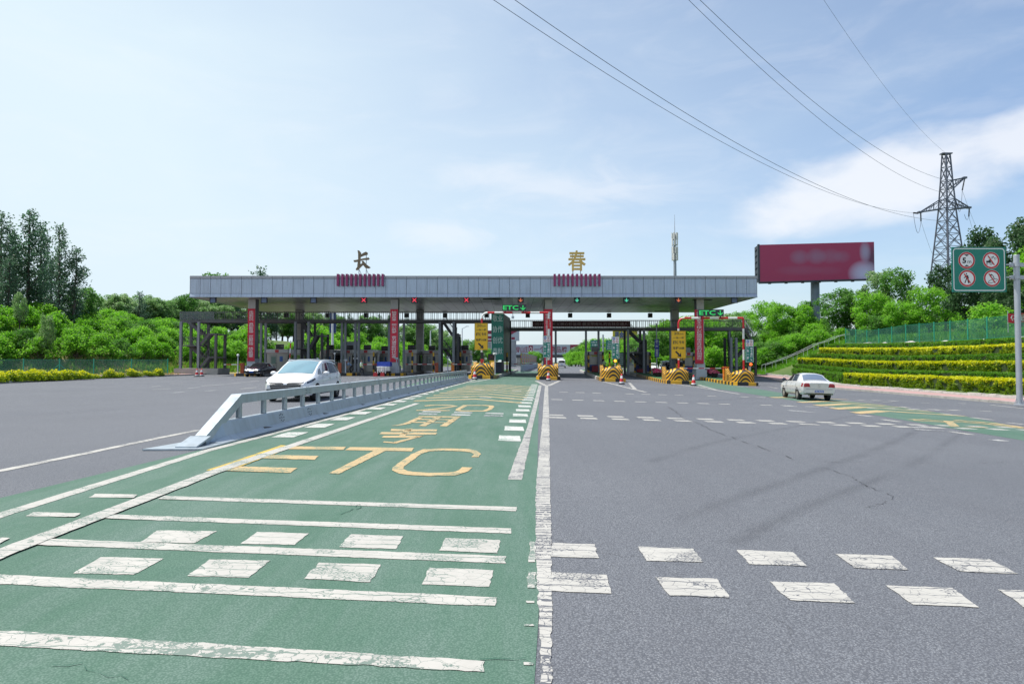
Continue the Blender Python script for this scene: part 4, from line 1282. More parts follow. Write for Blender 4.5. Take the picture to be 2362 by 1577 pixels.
# traffic cones
def make_cone():
    t = thing('traffic_cone', '', 'traffic cone', group='red and white traffic cones')
    MB().box(-.2, -.2, 0, .2, .2, .05).lathe([(.2, .05), (.17, .1)], n=14).build('base', RUBBER, t)
    m = MB().lathe([(.165, .09), (.145, .19)], n=16, mi=1).lathe([(.145, .19), (.105, .42)], n=16, mi=0).lathe([(.105, .42), (.065, .62)], n=16, mi=1).lathe([(.065, .62), (.045, .74), (.02, .76), (0.001, .76)], n=16, mi=0)
    m.build('cone_body', [M('cone_red', (.62, .03, .035), .5), WHITE], t)
    return t
cone0 = make_cone(); first = True
for px, py, lab, s in ((1095, 875.5, 'red and white cone in front of the left crash cushion', 1.15), (1265, 878, 'red and white cone in front of the central crash cushion', 1.15),
                    (1434, 886, 'red and white cone in front of the crash cushion with amber lamp', 1.15), (1600, 889.5, 'red and white cone beside the crash cushion below the right yellow sign', 1.2),
                    (454, 868.5, 'left cone of the pair before the stair tower plinth', 1.1), (465, 868, 'right cone of the pair before the stair tower plinth', 1.1),
                    (1208, 850.5, 'small distant cone, nearer of two by the colourful median boards', 1.0), (1213.5, 850.5, 'small distant cone, right one of two by the colourful median boards', 1.0)):
    p = G(px, py)
    c = cone0 if first else copy_tree(cone0); first = False
    c.location = p; c['label'] = lab; c.scale = (s, s, s)
# ================================================================ GUARD RAIL (foreground)
def guard_rail():
    A_, B_ = Vector((-5.42, 11.55)), Vector((-3.72, 55.6))
    d = (B_ - A_); L = d.length; d.normalize(); ang = math.atan2(d.x, d.y)
    t = thing('guard_rail', 'long pale steel barrier with open upper rail between the green lane and the left road', 'guard rail', (A_.x, A_.y, 0), -ang)
    def z(s): q = A_ + d * s; return gz(q.x, q.y)
    # local axes: +Y along the rail, +X to the right (green lane side)
    m = MB()
    segs = 22
    prof = [(-.26, .0), (-.26, .03), (-.17, .11), (-.10, .33), (-.085, .36), (.085, .36), (.10, .33), (.17, .11), (.30, .03), (.30, .0)]
    s0 = .95
    rings = []
    for k in range(segs + 1):
        s = s0 + (L - s0) * k / segs
        g = z(s)
        hk = 1.0
        rings.append([(x, s, g + y_ * hk) for x, y_ in prof])
    # tapered foot at the near end
    near = [(x, .5, z(.5) + min(y_, .06) if abs(x) > .2 else z(.5) + .05) for x, y_ in prof]
    rings = [near] + rings
    v = [p for r in rings for p in r]; n = len(prof)
    f = [(i * n + k, i * n + k + 1, (i + 1) * n + k + 1, (i + 1) * n + k) for i in range(len(rings) - 1) for k in range(n - 1)]
    f += [tuple(range(n))[::-1], tuple(range(len(v) - n, len(v)))]
    m.add(v, f); m.build('lower_panel', STEEL_W, t)
    m = MB(); g = z(0); m.add([(-.62, -.35, g + .004), (.35, -.28, g + .004), (.33, 1.9, z(1.9) + .004), (-.33, 1.6, z(1.6) + .004), (-.62, -.35, g + .03), (.35, -.28, g + .03), (.33, 1.9, z(1.9) + .03), (-.33, 1.6, z(1.6) + .03)],
                          [(4, 5, 6, 7), (0, 4, 7, 3), (0, 1, 5, 4), (1, 2, 6, 5), (2, 3, 7, 6)])
    m.build('base_plate', STEEL_W, t)
    # sloping end beam
    m = MB(); pts = [(-.15, z(0) + .05, -.15)]
    a0, a1 = (0, -.1, z(0) + .045), (0, .55, z(.5) + .16)
    top = (0, 2.35, z(2.3) + .80)
    def beam(p, q, w, h):
        v = []
        for c in (p, q):
            v += [(c[0] - w / 2, c[1], c[2] - h), (c[0] + w / 2, c[1], c[2] - h), (c[0] + w / 2, c[1], c[2]), (c[0] - w / 2, c[1], c[2])]
        m.add(v, [(0, 1, 2, 3), (7, 6, 5, 4), (0, 4, 5, 1), (1, 5, 6, 2), (2, 6, 7, 3), (3, 7, 4, 0)])
    beam((0, -.15, z(0) + .05), (0, .35, z(.4) + .17), .36, .03)
    beam((0, .35, z(.4) + .175), (0, 1.75, z(1.75) + .83), .2, .19)
    m.build('end_ramp', STEEL_W, t)
    # upper rail in lengths
    nb = 11; joints = [1.75 + (L - 1.75) * k / nb for k in range(nb + 1)]
    m = MB()
    for k in range(nb):
        a, b = joints[k] + (.012 if k else 0), joints[k + 1] - .012
        nn = 3
        for q in range(nn):
            aa, bb = a + (b - a) * q / nn, a + (b - a) * (q + 1) / nn
            v = []
            for s in (aa, bb):
                v += [(-.09, s, z(s) + .652), (.09, s, z(s) + .652), (.09, s, z(s) + .822), (.08, s, z(s) + .83), (-.08, s, z(s) + .83), (-.09, s, z(s) + .822)]
            m.add(v, [(0, 6, 7, 1), (1, 7, 8, 2), (2, 8, 9, 3), (3, 9, 10, 4), (4, 10, 11, 5), (5, 11, 6, 0)] + ([(0, 1, 2, 3, 4, 5)] if q == 0 else []) + ([(11, 10, 9, 8, 7, 6)] if q == nn - 1 else []))
    m.build('top_rail', STEEL_W, t)
    s = 1.86; step = (L - 2.0) / 35
    for k in range(36):
        m = MB(); g = z(s)
        m.box(-.042, s - .05, g + .355, -.034, s + .05, g + .655); m.box(.034, s - .05, g + .355, .042, s + .05, g + .655); m.box(-.033, s - .006, g + .355, .033, s + .006, g + .655)
        m.build('post', STEEL_W, t); s += step
    bolt = M('bolt_hole', (.06, .07, .08), .5)
    m = MB()
    for k in range(0, nb):
        s = joints[k] + (0 if k else 2.0)
        g = z(s)
        for dy in (-.16, -.09, .09, .16):
            for dz in (.69, .76):
                if k: m.cbox((.0915, s + dy, g + dz), (.004, .022, .022))
                m.cbox((0.0 + dy * .3, s + dy * 1.0, g + .832), (.03, .022, .012)) if k else None
        if k % 2 == 1 or k == 0:
            for i in range(9):
                a = 2 * math.pi * i / 8; rr = .1 if i < 8 else 0
                zz = .22 + rr * .8 * math.sin(a); xx = .10 + .07 * (.33 - zz) / .22
                m.cbox((xx + .004, s + rr * 1.15 * math.cos(a), g + zz), (.012, .024, .022))
    m.build('bolts', bolt, t)
    # lifting slots along the foot
    m = MB()
    for k in range(11):
        s = 2.6 + k * 3.9; g = z(s)
        m.add([(.185, s, g + .12), (.215, s, g + .075), (.225, s + .42, g + .085), (.2, s + .1, g + .115)], [(0, 1, 2, 3)])
    m.build('drain_slot', BLACK, t)
guard_rail()

# ================================================================ BOOTHS
def booth(px0, px1, Y, label, depth=4.6, face='side', h=2.75, group='toll booths on the islands'):
    ""
    a, b = at(px0, 840, Y).x, at(px1, 840, Y).x
    w = (b - a) / 2; x = (a + b) / 2; z = gz(x, Y) + .31
    t = thing('toll_booth', label, 'toll booth', (x, Y, z), 0, group)
    m = MB()
    m.box(-w + .04, .03, 0, w - .04, depth, 2.3); m.build('body', STEELB, t)
    m = MB(); m.box(-w - .03, -.04, 2.3, w + .03, depth + .05, h); m.build('roof_band', BOOTHB, t)
    MB().box(-w - .034, -.045, 2.25, w + .034, depth + .055, 2.298).build('red_line', M('booth_red_line', (.2, .02, .03), .5), t)
    MB().box(-.22, -.065, 2.36, .22, -.041, h - .06).build('emblem', RED, t)
    if face == 'front':
        MB().box(-w + .12, .005, 1.0, w - .12, .028, 2.05).build('window', GLASSL, t)
        MB().box(-w + .1, -.02, .12, w - .1, .027, .98).build('front_panel', M('booth_blue_panel', (.03, .05, .26), .4, 0, .6, 1.4), t)
        MB().box(-w * .62, -.03, 2.07, w * .62, .027, 2.22).build('led_strip', M('yellow_green_strip', (.45, .5, .03), .5), t)
        for s in (-1, 1):
            MB().box(s * w - .1, -.22, -.1, s * w + .1, -.03, 2.66).build('corner_post', stripes('booth_post_stripes', (.8, .46, .03), (.02, .02, .022), 'Z', 1.0, .5, .3), t)
        MB().box(-.04, .0, 1.0, .0, .029, 2.05).build('mullion', STEELB, t)
    else:
        MB().box(-w * .62, .0, .15, -w * .02, .029, 2.1).build('door', M('booth_door', (.26, .26, .25), .4, .4, .1), t)
        MB().box(-w * .54, -.015, 1.0, -w * .12, -.001, 1.85).build('door_window', GLASSL, t)
        MB().box(w * .16, .0, .95, w * .82, .028, 2.1).build('window', GLASS, t)
        MB().box(-w * .1, -.03, 1.0, -w * .06, -.0, 1.12).build('door_handle', BLACK, t)
        MB().box(w * .25, -.004, 1.25, w * .55, .0, 1.9).build('poster', M('booth_blue_poster', (.06, .14, .4), .5, 0, .4, 3), t)
    for sx in (-w, w):
        for k in range(int(depth / 1.5)): MB().box(sx - .04, .5 + k * 1.5, 1.0, sx + .04, 1.7 + k * 1.5, 2.1).build('side_window', GLASS, t)
    m = MB().box(-.45, .8, h, .45, 1.25, h + .62); m.build('air_conditioner', M('ac_case', (.3, .31, .32), .5) if face == 'front' else M('dark_ac_case', (.03, .03, .033), .5), t)
    MB().lathe([(.22, 0), (.22, .03), (.001, .035)], n=18).build('fan_grille', BLACK, t)
    g = kids(t)[-1]; g.rotation_euler = (math.pi / 2, 0, 0); g.location = (-.15, .8, h + .32)
    return t
booth(1357.5, 1390.5, 90.5, 'front-facing booth on the leftmost right-hand island, red fire box at its front', face='front')
booth(1464, 1499.5, 90.5, 'front-facing booth with blue lower panel and small red notice', face='front')
booth(1577, 1600, 88, 'booth half hidden behind the right yellow sign', face='front')
booth(614.5, 663, 83, 'grey steel booth with pale door behind the dark sedan')
booth(744, 768, 86, 'grey booth partly hidden behind the white car roof')
booth(794, 812, 88, 'narrow grey booth behind the paired steel posts')
booth(826, 861, 86, 'grey steel booth with orange door panel left of the second red banner')
booth(872, 897, 92, 'dark grey booth with small blue poster beside the second red banner')
booth(932, 961, 86, 'grey booth right of the second red banner with dark unit on its roof')
booth(976, 1012, 90, 'pale grey booth with two small roof units between column and stair tower')
booth(1059, 1084, 88, 'grey booth between the stair tower and the left yellow sign')
MB().box(-.3, -.12, .15, .3, -.02, .7)

# gate cabinets with striped arms
ARM = stripes('arm_stripes', (.78, .78, .78), (.55, .03, .04), 'X', 1.1, .5)
def gate(px, py, Y, label, mat, arm, hgt=1.05, raised=False, wide=.36):
    p = at(px, py, Y); z = gz(p.x, Y) + .3
    t = thing('barrier_gate', label, 'barrier gate', (p.x, Y, z), 0, 'barrier gates beside the booths')
    m = MB().box(-wide / 2, 0, 0, wide / 2, .35, hgt); m.box(-wide / 2 - .02, -.02, hgt, wide / 2 + .02, .37, hgt + .06); m.box(-wide / 2 + .05, -.012, .1, wide / 2 - .05, -.001, hgt - .25)
    m.build('cabinet', mat, t)
    if arm:
        m = MB()
        if raised: m.bar((0, -.06, hgt - .15), (.12, -.06, hgt - .15 + abs(arm)), .1)
        else: m.bar((0, -.06, hgt - .1), (arm, -.06, hgt - .1 + .03 * abs(arm) * 0), .09)
        m.build('arm', stripes('raised_arm_stripes', (.78, .78, .78), (.55, .03, .04), 'Z', 1.1, .5) if raised else ARM, t)
    return t
gate(558, 850, 73.4, 'dark orange gate cabinet by the leftmost island with striped arm pointing left', ORANGE_D, -1.9)
gate(668, 850, 76, 'gate behind the white car with its striped arm raised upright', ORANGE_D, 2.7, raised=True)
gate(783, 845, 75.6, 'dark orange gate cabinet right behind the white car', ORANGE_D, 0)
gate(893, 845, 75.6, 'dark cabinet whose striped arm reaches left past the worker in a reflective vest', M('dark_cabinet', (.06, .06, .065), .5), -2.9)
gate(1007, 846, 80, 'red-orange gate cabinet with arm reaching left to the tall striped post', ORANGE_D, -3.6)
gate(1044, 846, 80, 'bright orange gate cabinet behind the far end of the guard rail', ORANGE, 2.5)
gate(1675.5, 860, 67, 'bright orange gate cabinet beside the rightmost crash cushion', ORANGE, -4.4, 1.3, wide=.5)
gate(1571, 848, 69, 'orange gate box below the right yellow sign with white arm pointing right', ORANGE, 2.0, 1.15, wide=.5)
gate(1176, 846, 96, 'brown gate cabinet at the foot of the slogan tower', M('brown_cabinet', (.09, .04, .025), .5), 3.2)

# striped bollard posts and small poles on the islands
PSTR = stripes('post_stripes', (.75, .44, .03), (.02, .02, .022), 'Z', 1.05, .5, .2)
for px, pt, Y, lab in ((951, 812, 80, 'right of the second red banner'), (1000, 813, 81, 'left of the red-orange gate cabinet'), (1062, 811, 84, 'left of the left yellow sign'),
                       (862, 812, 82, 'beside a white pillar left of the second banner'), (1406, 811, 84, 'just right of the leftmost right-hand booth'), (1427, 823, 78, 'behind the crash cushion with amber lamp'),
                       (1169.5, 813, 84, 'at the right side of the slogan tower'), (1560.5, 818, 82, 'left of the white arm under the right yellow sign'), (1354, 812, 92.0, 'left of the leftmost right-hand booth')):
    p = at(px, pt, Y); z = gz(p.x, Y) + .3
    t = thing('striped_post', 'yellow and black striped post ' + lab, 'post', (p.x, Y, z), 0, 'striped posts on the islands')
    MB().tube([(0, 0, 0), (0, 0, p.z - z)], .11, 10).build('shaft', PSTR, t)
def lamp_pole(px, pt, Y, label, kind):
    p = at(px, pt, Y); z = gz(p.x, Y) + .3; h = p.z - z
    t = thing('camera_pole', label, 'camera pole', (p.x, Y, z))
    MB().tube([(0, 0, 0), (0, 0, .1), (0, 0, h)], [.12, .07, .055], 10).build('pole', GALV, t)
    if kind == 'ball': MB().lathe([(.001, h - .02), (.12, h + .04), (.14, h + .13), (.1, h + .24), (.001, h + .28)], n=12).build('lamp', WHITE, t)
    else:
        MB().cbox((.0, -.1, h + .08), (.24, .5, .2), rz=.5).build('camera', WHITE if kind == 'cam' else GALV, t)
        MB().cbox((-.06, -.32, h + .1), (.26, .2, .025), rz=.5).build('sun_hood', WHITE, t)
    return t
lamp_pole(549, 822, 73, 'thin pole with white ball lamp on the leftmost island', 'ball')
lamp_pole(772, 818, 80, 'thin pole with ball lamp above the white car', 'ball')
lamp_pole(797.5, 832, 75.3, 'pole with pale camera box between the steel posts', 'box')
lamp_pole(915, 828, 75, 'pole with grey camera box at the foot of the second banner', 'box')
lamp_pole(1033, 826, 79.6, 'pole with grey camera box between the two orange cabinets', 'box')
lamp_pole(1142, 817, 70, 'white pole with white camera in front of the slogan board', 'cam')
# small dark lane display beside that camera
p = at(1133.5, 830.5, 71)
t = thing('lane_display', 'small dark display with dim red cross beside the white camera pole', 'display', (p.x, 71, gz(p.x, 71) + .3)); q = p.z - t.location.z
MB().box(-.35, 0, q, .35, .14, q + .66).build('housing', BLACK, t)
m = MB()
for a in (1, -1): m.prism([(-.2 * a - .03, q + .12), (-.2 * a + .03, q + .12), (.2 * a + .03, q + .54), (.2 * a - .03, q + .54)], 'Y', -.012 - .003 * a, -.001)
m.build('symbol', DIMRED, t)
m = MB().box(-.2, -.02, 0, .3, .2, q - .02); m.build('stand', YELP, t)

# ================================================================ RED AND WHITE GANTRIES WITH ETC SIGNS
RW = stripes('gantry_stripes', (.8, .8, .78), (.56, .02, .03), 'Z', 2.0, .5, .1)
RWX = stripes('gantry_beam_stripes', (.8, .8, .78), (.56, .02, .03), 'X', 1.75, .5, .3)
def gantry(px0, px1, pyt, Y, label, sign):
    a, b = at(px0, pyt, Y), at(px1, pyt, Y)
    z0, z1 = gz(a.x, Y) + .3, gz(b.x, Y) + .3
    o = Vector((a.x, Y, 0))
    t = thing('height_gantry', label, 'gantry', o)
    w = b.x - a.x; H = a.z; r = .1
    arc = [(.55 - .55 * math.cos(x), 0, H - .55 + .55 * math.sin(x)) for x in [math.pi / 2 * k / 6 for k in range(7)]]
    MB().tube([(0, 0, z0), (0, 0, H - .55)], r, 12).build('post', RW, t)
    MB().tube([(0, 0, H - .55)] + arc[1:-1] + [(.55, 0, H)], r, 12).build('elbow', RW, t)
    MB().tube([(.55, 0, H), (w, 0, H)], r, 12).build('beam', RWX, t)
    MB().tube([(w, 0, z1), (w, 0, H + .05)], r * .95, 12).build('post', RW, t)
    m = MB()
    for x, z in ((0, z0), (w, z1)):
        m.box(x - .22, -.22, z - .02, x + .22, .22, z + .03)
    m.build('base_plate', GALV, t)
    (sx0, sy0, sx1, sy1) = sign
    p, q = at(sx0, sy1, Y - .3), at(sx1, sy0, Y - .3)
    s = thing('etc_sign', 'black LED sign showing green ETC and a down arrow above the ' + ('left' if px0 < 1300 else 'right') + ' gantry', 'LED sign', ((p.x + q.x) / 2, Y - .3, p.z))
    W, h = q.x - p.x, q.z - p.z
    MB().box(-W / 2, 0, 0, W / 2, .25, h).build('housing', HOUS, s)
    text('ETC', -W * .47, h * .16, W * .17, h * .86, -.02, LEDG, s, 'lettering', .025)
    m = MB(); cx = W * .36
    m.prism([(cx - .05, h * .86), (cx + .05, h * .86), (cx + .05, h * .2), (cx - .05, h * .2)], 'Y', -.022, -.004)
    for e in (-1, 1): m.prism([(cx, h * .1), (cx + e * .24, h * .42), (cx + e * .24, h * .57), (cx, h * .28)], 'Y', -.025, -.006)
    m.build('arrow', LEDG, s)
    m = MB()
    for x in (-W * .38, W * .38): m.bar((x, .12, .01), (x, .12, H - p.z - .05), .08)
    m.build('bracket', BLACK, s)
    return t
g1 = gantry(1111.5, 1265.5, 721, 66.2, 'red and white striped pipe gantry over the green lane', (1158.5, 702, 1214, 717))
g2 = gantry(1565, 1714.5, 733.5, 65.2, 'red and white striped pipe gantry over the right toll lane', (1611, 713.5, 1669.5, 729))
p = at(1183, 731.5, 66.0)
t = thing('security_camera', 'small grey camera box hanging below the left gantry beam', 'camera', p)
MB().box(-.13, -.2, -.12, .13, .2, .1).build('case', GALV, t); MB().bar((0, 0, .1), (0, .1, .42), .05).build('bracket', BLACK, t)

def yellow_sign(pxa, pya, pxb, pyb, Y, label, post_px):
    a, b = at(pxa, pyb, Y), at(pxb, pya, Y)
    w, h = b.x - a.x, b.z - a.z
    t = thing('warning_sign', label, 'road sign', ((a.x + b.x) / 2, Y, a.z))
    MB().box(-w / 2, 0, 0, w / 2, .05, h).build('panel', YEL, t)
    m = MB(); e = .02
    for q in ((-w / 2 + e, h - .05, w / 2 - e, h - .03), (-w / 2 + e, .03, w / 2 - e, .05)): m.box(q[0], -.004, q[1], q[2], -.001, q[3])
    for x in (-w / 2 + e, w / 2 - e - .02): m.box(x, -.004, .051, x + .02, -.001, h - .051)
    m.build('border', BLKP, t)
    text('20', -w * .32, h * .86, w * .02, h * .955, -.008, BLKP, t, 'lettering', .01)
    text('Km/h', w * .06, h * .865, w * .33, h * .92, -.008, BLKP, t, 'lettering', .01)
    text('一车一杆', -w * .38, h * .71, w * .38, h * .79, -.008, BLKP, t, 'lettering', .012)
    text('ETC', -w * .39, h * .53, -w * .03, h * .635, -.008, BLKP, t, 'lettering', .04)
    text('专用', w * .02, h * .53, w * .37, h * .645, -.008, BLKP, t, 'lettering', .012)
    text('车距10米', -w * .4, h * .325, w * .4, h * .425, -.008, BLKP, t, 'lettering', .025)
    m = MB(); s = w * .2; cz = h * .145
    def rot(p): x, y = p; c_ = .7071; return (x * c_ + y * c_, cz + (-x * c_ + y * c_))
    m.prism([rot(p) for p in ((-1.5 * s, -.3 * s), (-1.5 * s, .3 * s), (.2 * s, .3 * s), (.2 * s, -.3 * s))], 'Y', -.01, -.002)
    m.prism([rot(p) for p in ((.05 * s, .95 * s), (1.25 * s, 0), (.05 * s, -.95 * s), (.28 * s, 0))], 'Y', -.013, -.003)
    m.build('arrow', BLKP, t)
    m = MB()
    for z in (.25 * h, .75 * h): m.box(-.15, .051, z - .04, .15, .22, z + .04)
    m.build('bracket', GALV, t)
yellow_sign(1094.5, 745, 1125.5, 807, 65.9, 'left yellow sign with black lettering and arrow on the striped gantry post', 1111)
yellow_sign(1549, 763, 1582, 826.5, 64.9, 'right yellow sign with black lettering and arrow on the striped gantry post', 1565)

def card_sign(pxa, pya, pxb, pyb, Y, label):
    a, b = at(pxa, pyb, Y), at(pxb, pya, Y)
    w, h = b.x - a.x, b.z - a.z; z0 = gz(a.x, Y) + .3 - a.z
    t = thing('lane_sign', label, 'road sign', ((a.x + b.x) / 2, Y, a.z), 0, 'green lane signs with four round symbols')
    MB().box(-w / 2, 0, 0, w / 2, .05, h).build('panel', GREENS, t)
    m = MB(); bw = .025; k = w / 2 - .03
    m.box(-k, -.004, h - .05, k, -.001, h - .05 + bw); m.box(-k, -.004, .03, k, -.001, .03 + bw)
    for x in (-k, k - bw): m.box(x, -.004, .03 + bw, x + bw, -.001, h - .05)
    m.build('border', LETW, t)
    MB().box(-k + .03, -.006, h * .70, k - .03, -.001, h - .07).build('symbol_field', LETW, t)
    ic = MB(); r = w * .17; wht = MB()
    for i, (sx, sz) in enumerate(((-.21, .90), (.21, .90), (-.21, .775), (.21, .775))):
        c = (sx * w, h * sz)
        if i == 0: ic.disc(c, r, -.012, 20, 1); wht.box(c[0] - r * .45, -.018, c[1] - r * .4, c[0] - r * .1, -.014, c[1] + r * .4); wht.box(c[0] + r * .1, -.018, c[1] - r * .4, c[0] + r * .45, -.014, c[1] + r * .4)
        else:
            ic.disc(c, r, -.012, 20, 0, r * .78)
            if i > 1:
                ic.prism([(c[0] - r * .62, c[1] + r * .5), (c[0] - r * .5, c[1] + r * .62), (c[0] + r * .62, c[1] - r * .5), (c[0] + r * .5, c[1] - r * .62)], 'Y', -.016, -.013)
                ic.box(c[0] - r * .4, -.011, c[1] - r * .25, c[0] + r * .4, -.008, c[1] + r * .12, 2)
            else: ic.box(c[0] - r * .3, -.011, c[1] - r * .35, c[0] + r * .3, -.008, c[1] + r * .35, 2)
    ic.build('symbols', [RED, BLUE, BLKP], t); wht.build('symbol_mark', LETW, t)
    text(vertical('领卡通行'), w * .06, h * .2, w * .36, h * .655, -.01, LETW, t, 'lettering', .015)
    text(vertical('一车一杆'), -w * .36, h * .12, -w * .06, h * .655, -.01, LETW, t, 'lettering', .015)
    m = MB(); s = w * .11; cx, cz = w * .22, h * .1
    def rot(p): x, y = p; c_ = .7071; return (cx + x * c_ + y * c_, cz + (-x * c_ + y * c_))
    m.prism([rot(p) for p in ((-1.5 * s, -.3 * s), (-1.5 * s, .3 * s), (.2 * s, .3 * s), (.2 * s, -.3 * s))], 'Y', -.012, -.003)
    m.prism([rot(p) for p in ((.05 * s, .9 * s), (1.2 * s, 0), (.05 * s, -.9 * s), (.28 * s, 0))], 'Y', -.015, -.004)
    m.build('arrow', LETW, t)
    MB().tube([(0, .12, z0), (0, .12, h * .9)], .06, 10).build('pole', GALV, t)
card_sign(1252.3, 774, 1270, 824.5, 65.9, 'green lane sign with four round symbols in front of the dark red banner')
card_sign(1411, 776, 1428.5, 827.5, 65.2, 'green lane sign with four round symbols above the amber lamp')
card_sign(1720, 782.5, 1738, 835.5, 63.6, 'rightmost green lane sign with four round symbols before the dark stair tower')
def amber(px, py, Y, col, label):
    p = at(px, py, Y); z = gz(p.x, Y) + .3 - p.z
    t = thing('warning_lamp', label, 'warning lamp', p)
    MB().lathe([(.001, 0), (.11, .0), (.13, .03), (.13, .09), (.001, .1)], n=16).build('lens', col, t)
    g = kids(t)[0]; g.rotation_euler = (math.pi / 2, 0, 0)
    MB().box(-.18, .02, -.18, .18, .2, .18).build('housing', BLACK, t); MB().tube([(0, .1, z), (0, .1, -.18)], .05, 8).build('pole', GALV, t)
amber(1419, 832, 65.0, AMBER, 'round amber warning lamp on the pole above a crash cushion')
amber(1731.5, 840, 63.5, M('red_orange_lamp', (1, .12, .02), .5, emit=1.6), 'round red-orange lamp below the rightmost green lane sign')
# amber head and striped foot on the left gantry post
t = thing('traffic_light', 'small dark signal head with red shade on the left gantry post', 'signal light', at(1112, 820, 65.95))
MB().box(-.14, 0, -.32, .14, .12, .32).build('housing', BLACK, t); MB().box(-.16, -.06, -.62, .16, .1, -.33).build('red_shade', RED, t)
# chevron board and dark green table of tolls
p = at(1433, 843, 84); q = at(1438.5, 812.5, 84)
t = thing('notice_board', 'dark green notice board with rows of white lines behind the amber lamp', 'notice board', (p.x, 84, p.z)); w, h = .3, q.z - p.z
MB().box(-.28, 0, 0, .28, .06, h).build('panel', M('dark_board_green', (.02, .09, .08), .5), t)
m = MB()
for k in range(6): m.box(-.22, -.008, h * (.08 + .15 * k), .22, -.001, h * (.08 + .15 * k) + .1)
m.build('text_lines', M('dull_white_lines', (.42, .5, .48), .5), t)
z = gz(p.x, 84) - p.z
MB().bar((0, .1, z), (0, .1, h * .5), .1).build('post', GALV, t)
# red notices and fire box by the booths
for px, py, Y, w, h, lab in ((1372.5, 850, 89.9, .42, .8, 'dark red cabinet at the foot of the leftmost front-facing booth'), (1480.5, 858, 89.8, .62, .42, 'small red notice standing before the blue booth panel')):
    p = at(px, py, Y); z = gz(p.x, Y) + .31
    t = thing('red_cabinet' if w < .5 else 'red_notice', lab, 'cabinet' if w < .5 else 'notice', (p.x, Y, z))
    MB().box(-w, 0, .05, w, .2, h + .05).build('body', M('dark_red_paint', (.26, .015, .03), .5), t); MB().box(-w + .05, 0.03, 0, w - .05, .17, .05).build('foot', BLACK, t)
# blue vertical sign
a, b = at(1510.2, 823.5, 86), at(1520, 782, 86)
t = thing('blue_sign', 'narrow blue vertical sign with white characters on a grey pole', 'road sign', ((a.x + b.x) / 2, 86, a.z)); w, h = b.x - a.x, b.z - a.z
MB().box(-w / 2, 0, 0, w / 2, .06, h).build('panel', M('sign_blue', (.03, .045, .36), .5), t)
text(vertical('两客一危 检查登记'), -w * .32, h * .05, w * .32, h * .95, -.012, LETW, t, 'lettering', .012)
MB().tube([(0, .14, gz(a.x, 86) - a.z), (0, .14, h + 2.0)], .07, 8).build('pole', GALV, t)

# flower planters
FLO = leafmat('pink_petals', [(.5, .02, .12), (.62, .08, .2), (.7, .25, .3), (.06, .14, .03)], .2)
POT = M('dark_planter', (.03, .022, .02), .6)
for px, py, Y, lab in ((1512, 858, 80, 'left of the right yellow sign, back one'), (1518, 864, 74, 'left of the right yellow sign, front one'), (1638, 862, 80, 'beside the rightmost column, left one'), (1648, 868, 76, 'beside the rightmost column, right one'),
                       (1399, 850, 84, 'behind the crash cushion with amber lamp')):
    p = at(px, py, Y); z = gz(p.x, Y) + .3
    t = thing('flower_planter', 'dark planter of pink flowers ' + lab, 'planter', (p.x, Y, z), 0, 'planters of pink flowers')
    MB().lathe([(.001, 0), (.28, 0), (.42, .4), (.38, .42), (.001, .38)], n=8, smooth=False).build('pot', POT, t)
    m = MB()
    for k in range(170):
        a = random.uniform(0, 6.28); r_ = .55 * math.sqrt(random.random()); c = Vector((r_ * math.cos(a), r_ * math.sin(a), .45 + .4 * (1 - (r_ / .6) ** 2) * random.uniform(.5, 1)))
        u_ = Vector((random.gauss(0, 1), random.gauss(0, 1), random.gauss(0, 1))).normalized() * .07; v_ = u_.orthogonal().normalized() * .07
        m.add([c - u_ - v_, c + u_ - v_, c + u_ + v_, c - u_ + v_], [(0, 1, 2, 3)])
    m.build('flowers', FLO, t, fix=False)

# ================================================================ BEYOND THE PLAZA
# overpass carrying an advertisement
Y = 240
a, b = at(1188, 818, Y), at(1345, 794.5, Y)
t = thing('advertising_overpass', 'grey overpass across the far road with a long advertisement in red lettering', 'overpass', ((a.x + b.x) / 2, Y, a.z)); w, h = (b.x - a.x) / 2, b.z - a.z
MB().box(-w, 0, 0, w, 4, h).build('panel', M('pale_hoarding', (.42, .47, .54), .5, 0, .06), t); MB().box(-w - 6, .3, -1.0, w + 6, 4.2, -.01).build('girder', M('dark_girder', (.06, .065, .075), .5), t)
DR = M('dull_red_print', (.26, .02, .06), .5)
text('穿山庄', -w * .97, h * .22, -w * .62, h * .82, -.05, DR, t); MB().box(-w * .6, -.06, h * .1, -w * .48, -.02, h * .9).build('red_block', DR, t)
text('Q', -w * .58, h * .25, -w * .5, h * .78, -.09, LETW, t); text('一个畜禽品牌', -w * .44, h * .22, w * .52, h * .82, -.05, DR, t); MB().box(w * .62, -.06, 0.05, w, -.02, h).build('red_block', DR, t); text('中', w * .66, h * .25, w * .8, h * .8, -.09, LETW, t)
for x_ in (-w + .5, w + 2): MB().box(x_, .6, gz(0, Y) - a.z - .2, x_ + 2.1, 3.6, -1.0).build('pier', CONC, t)
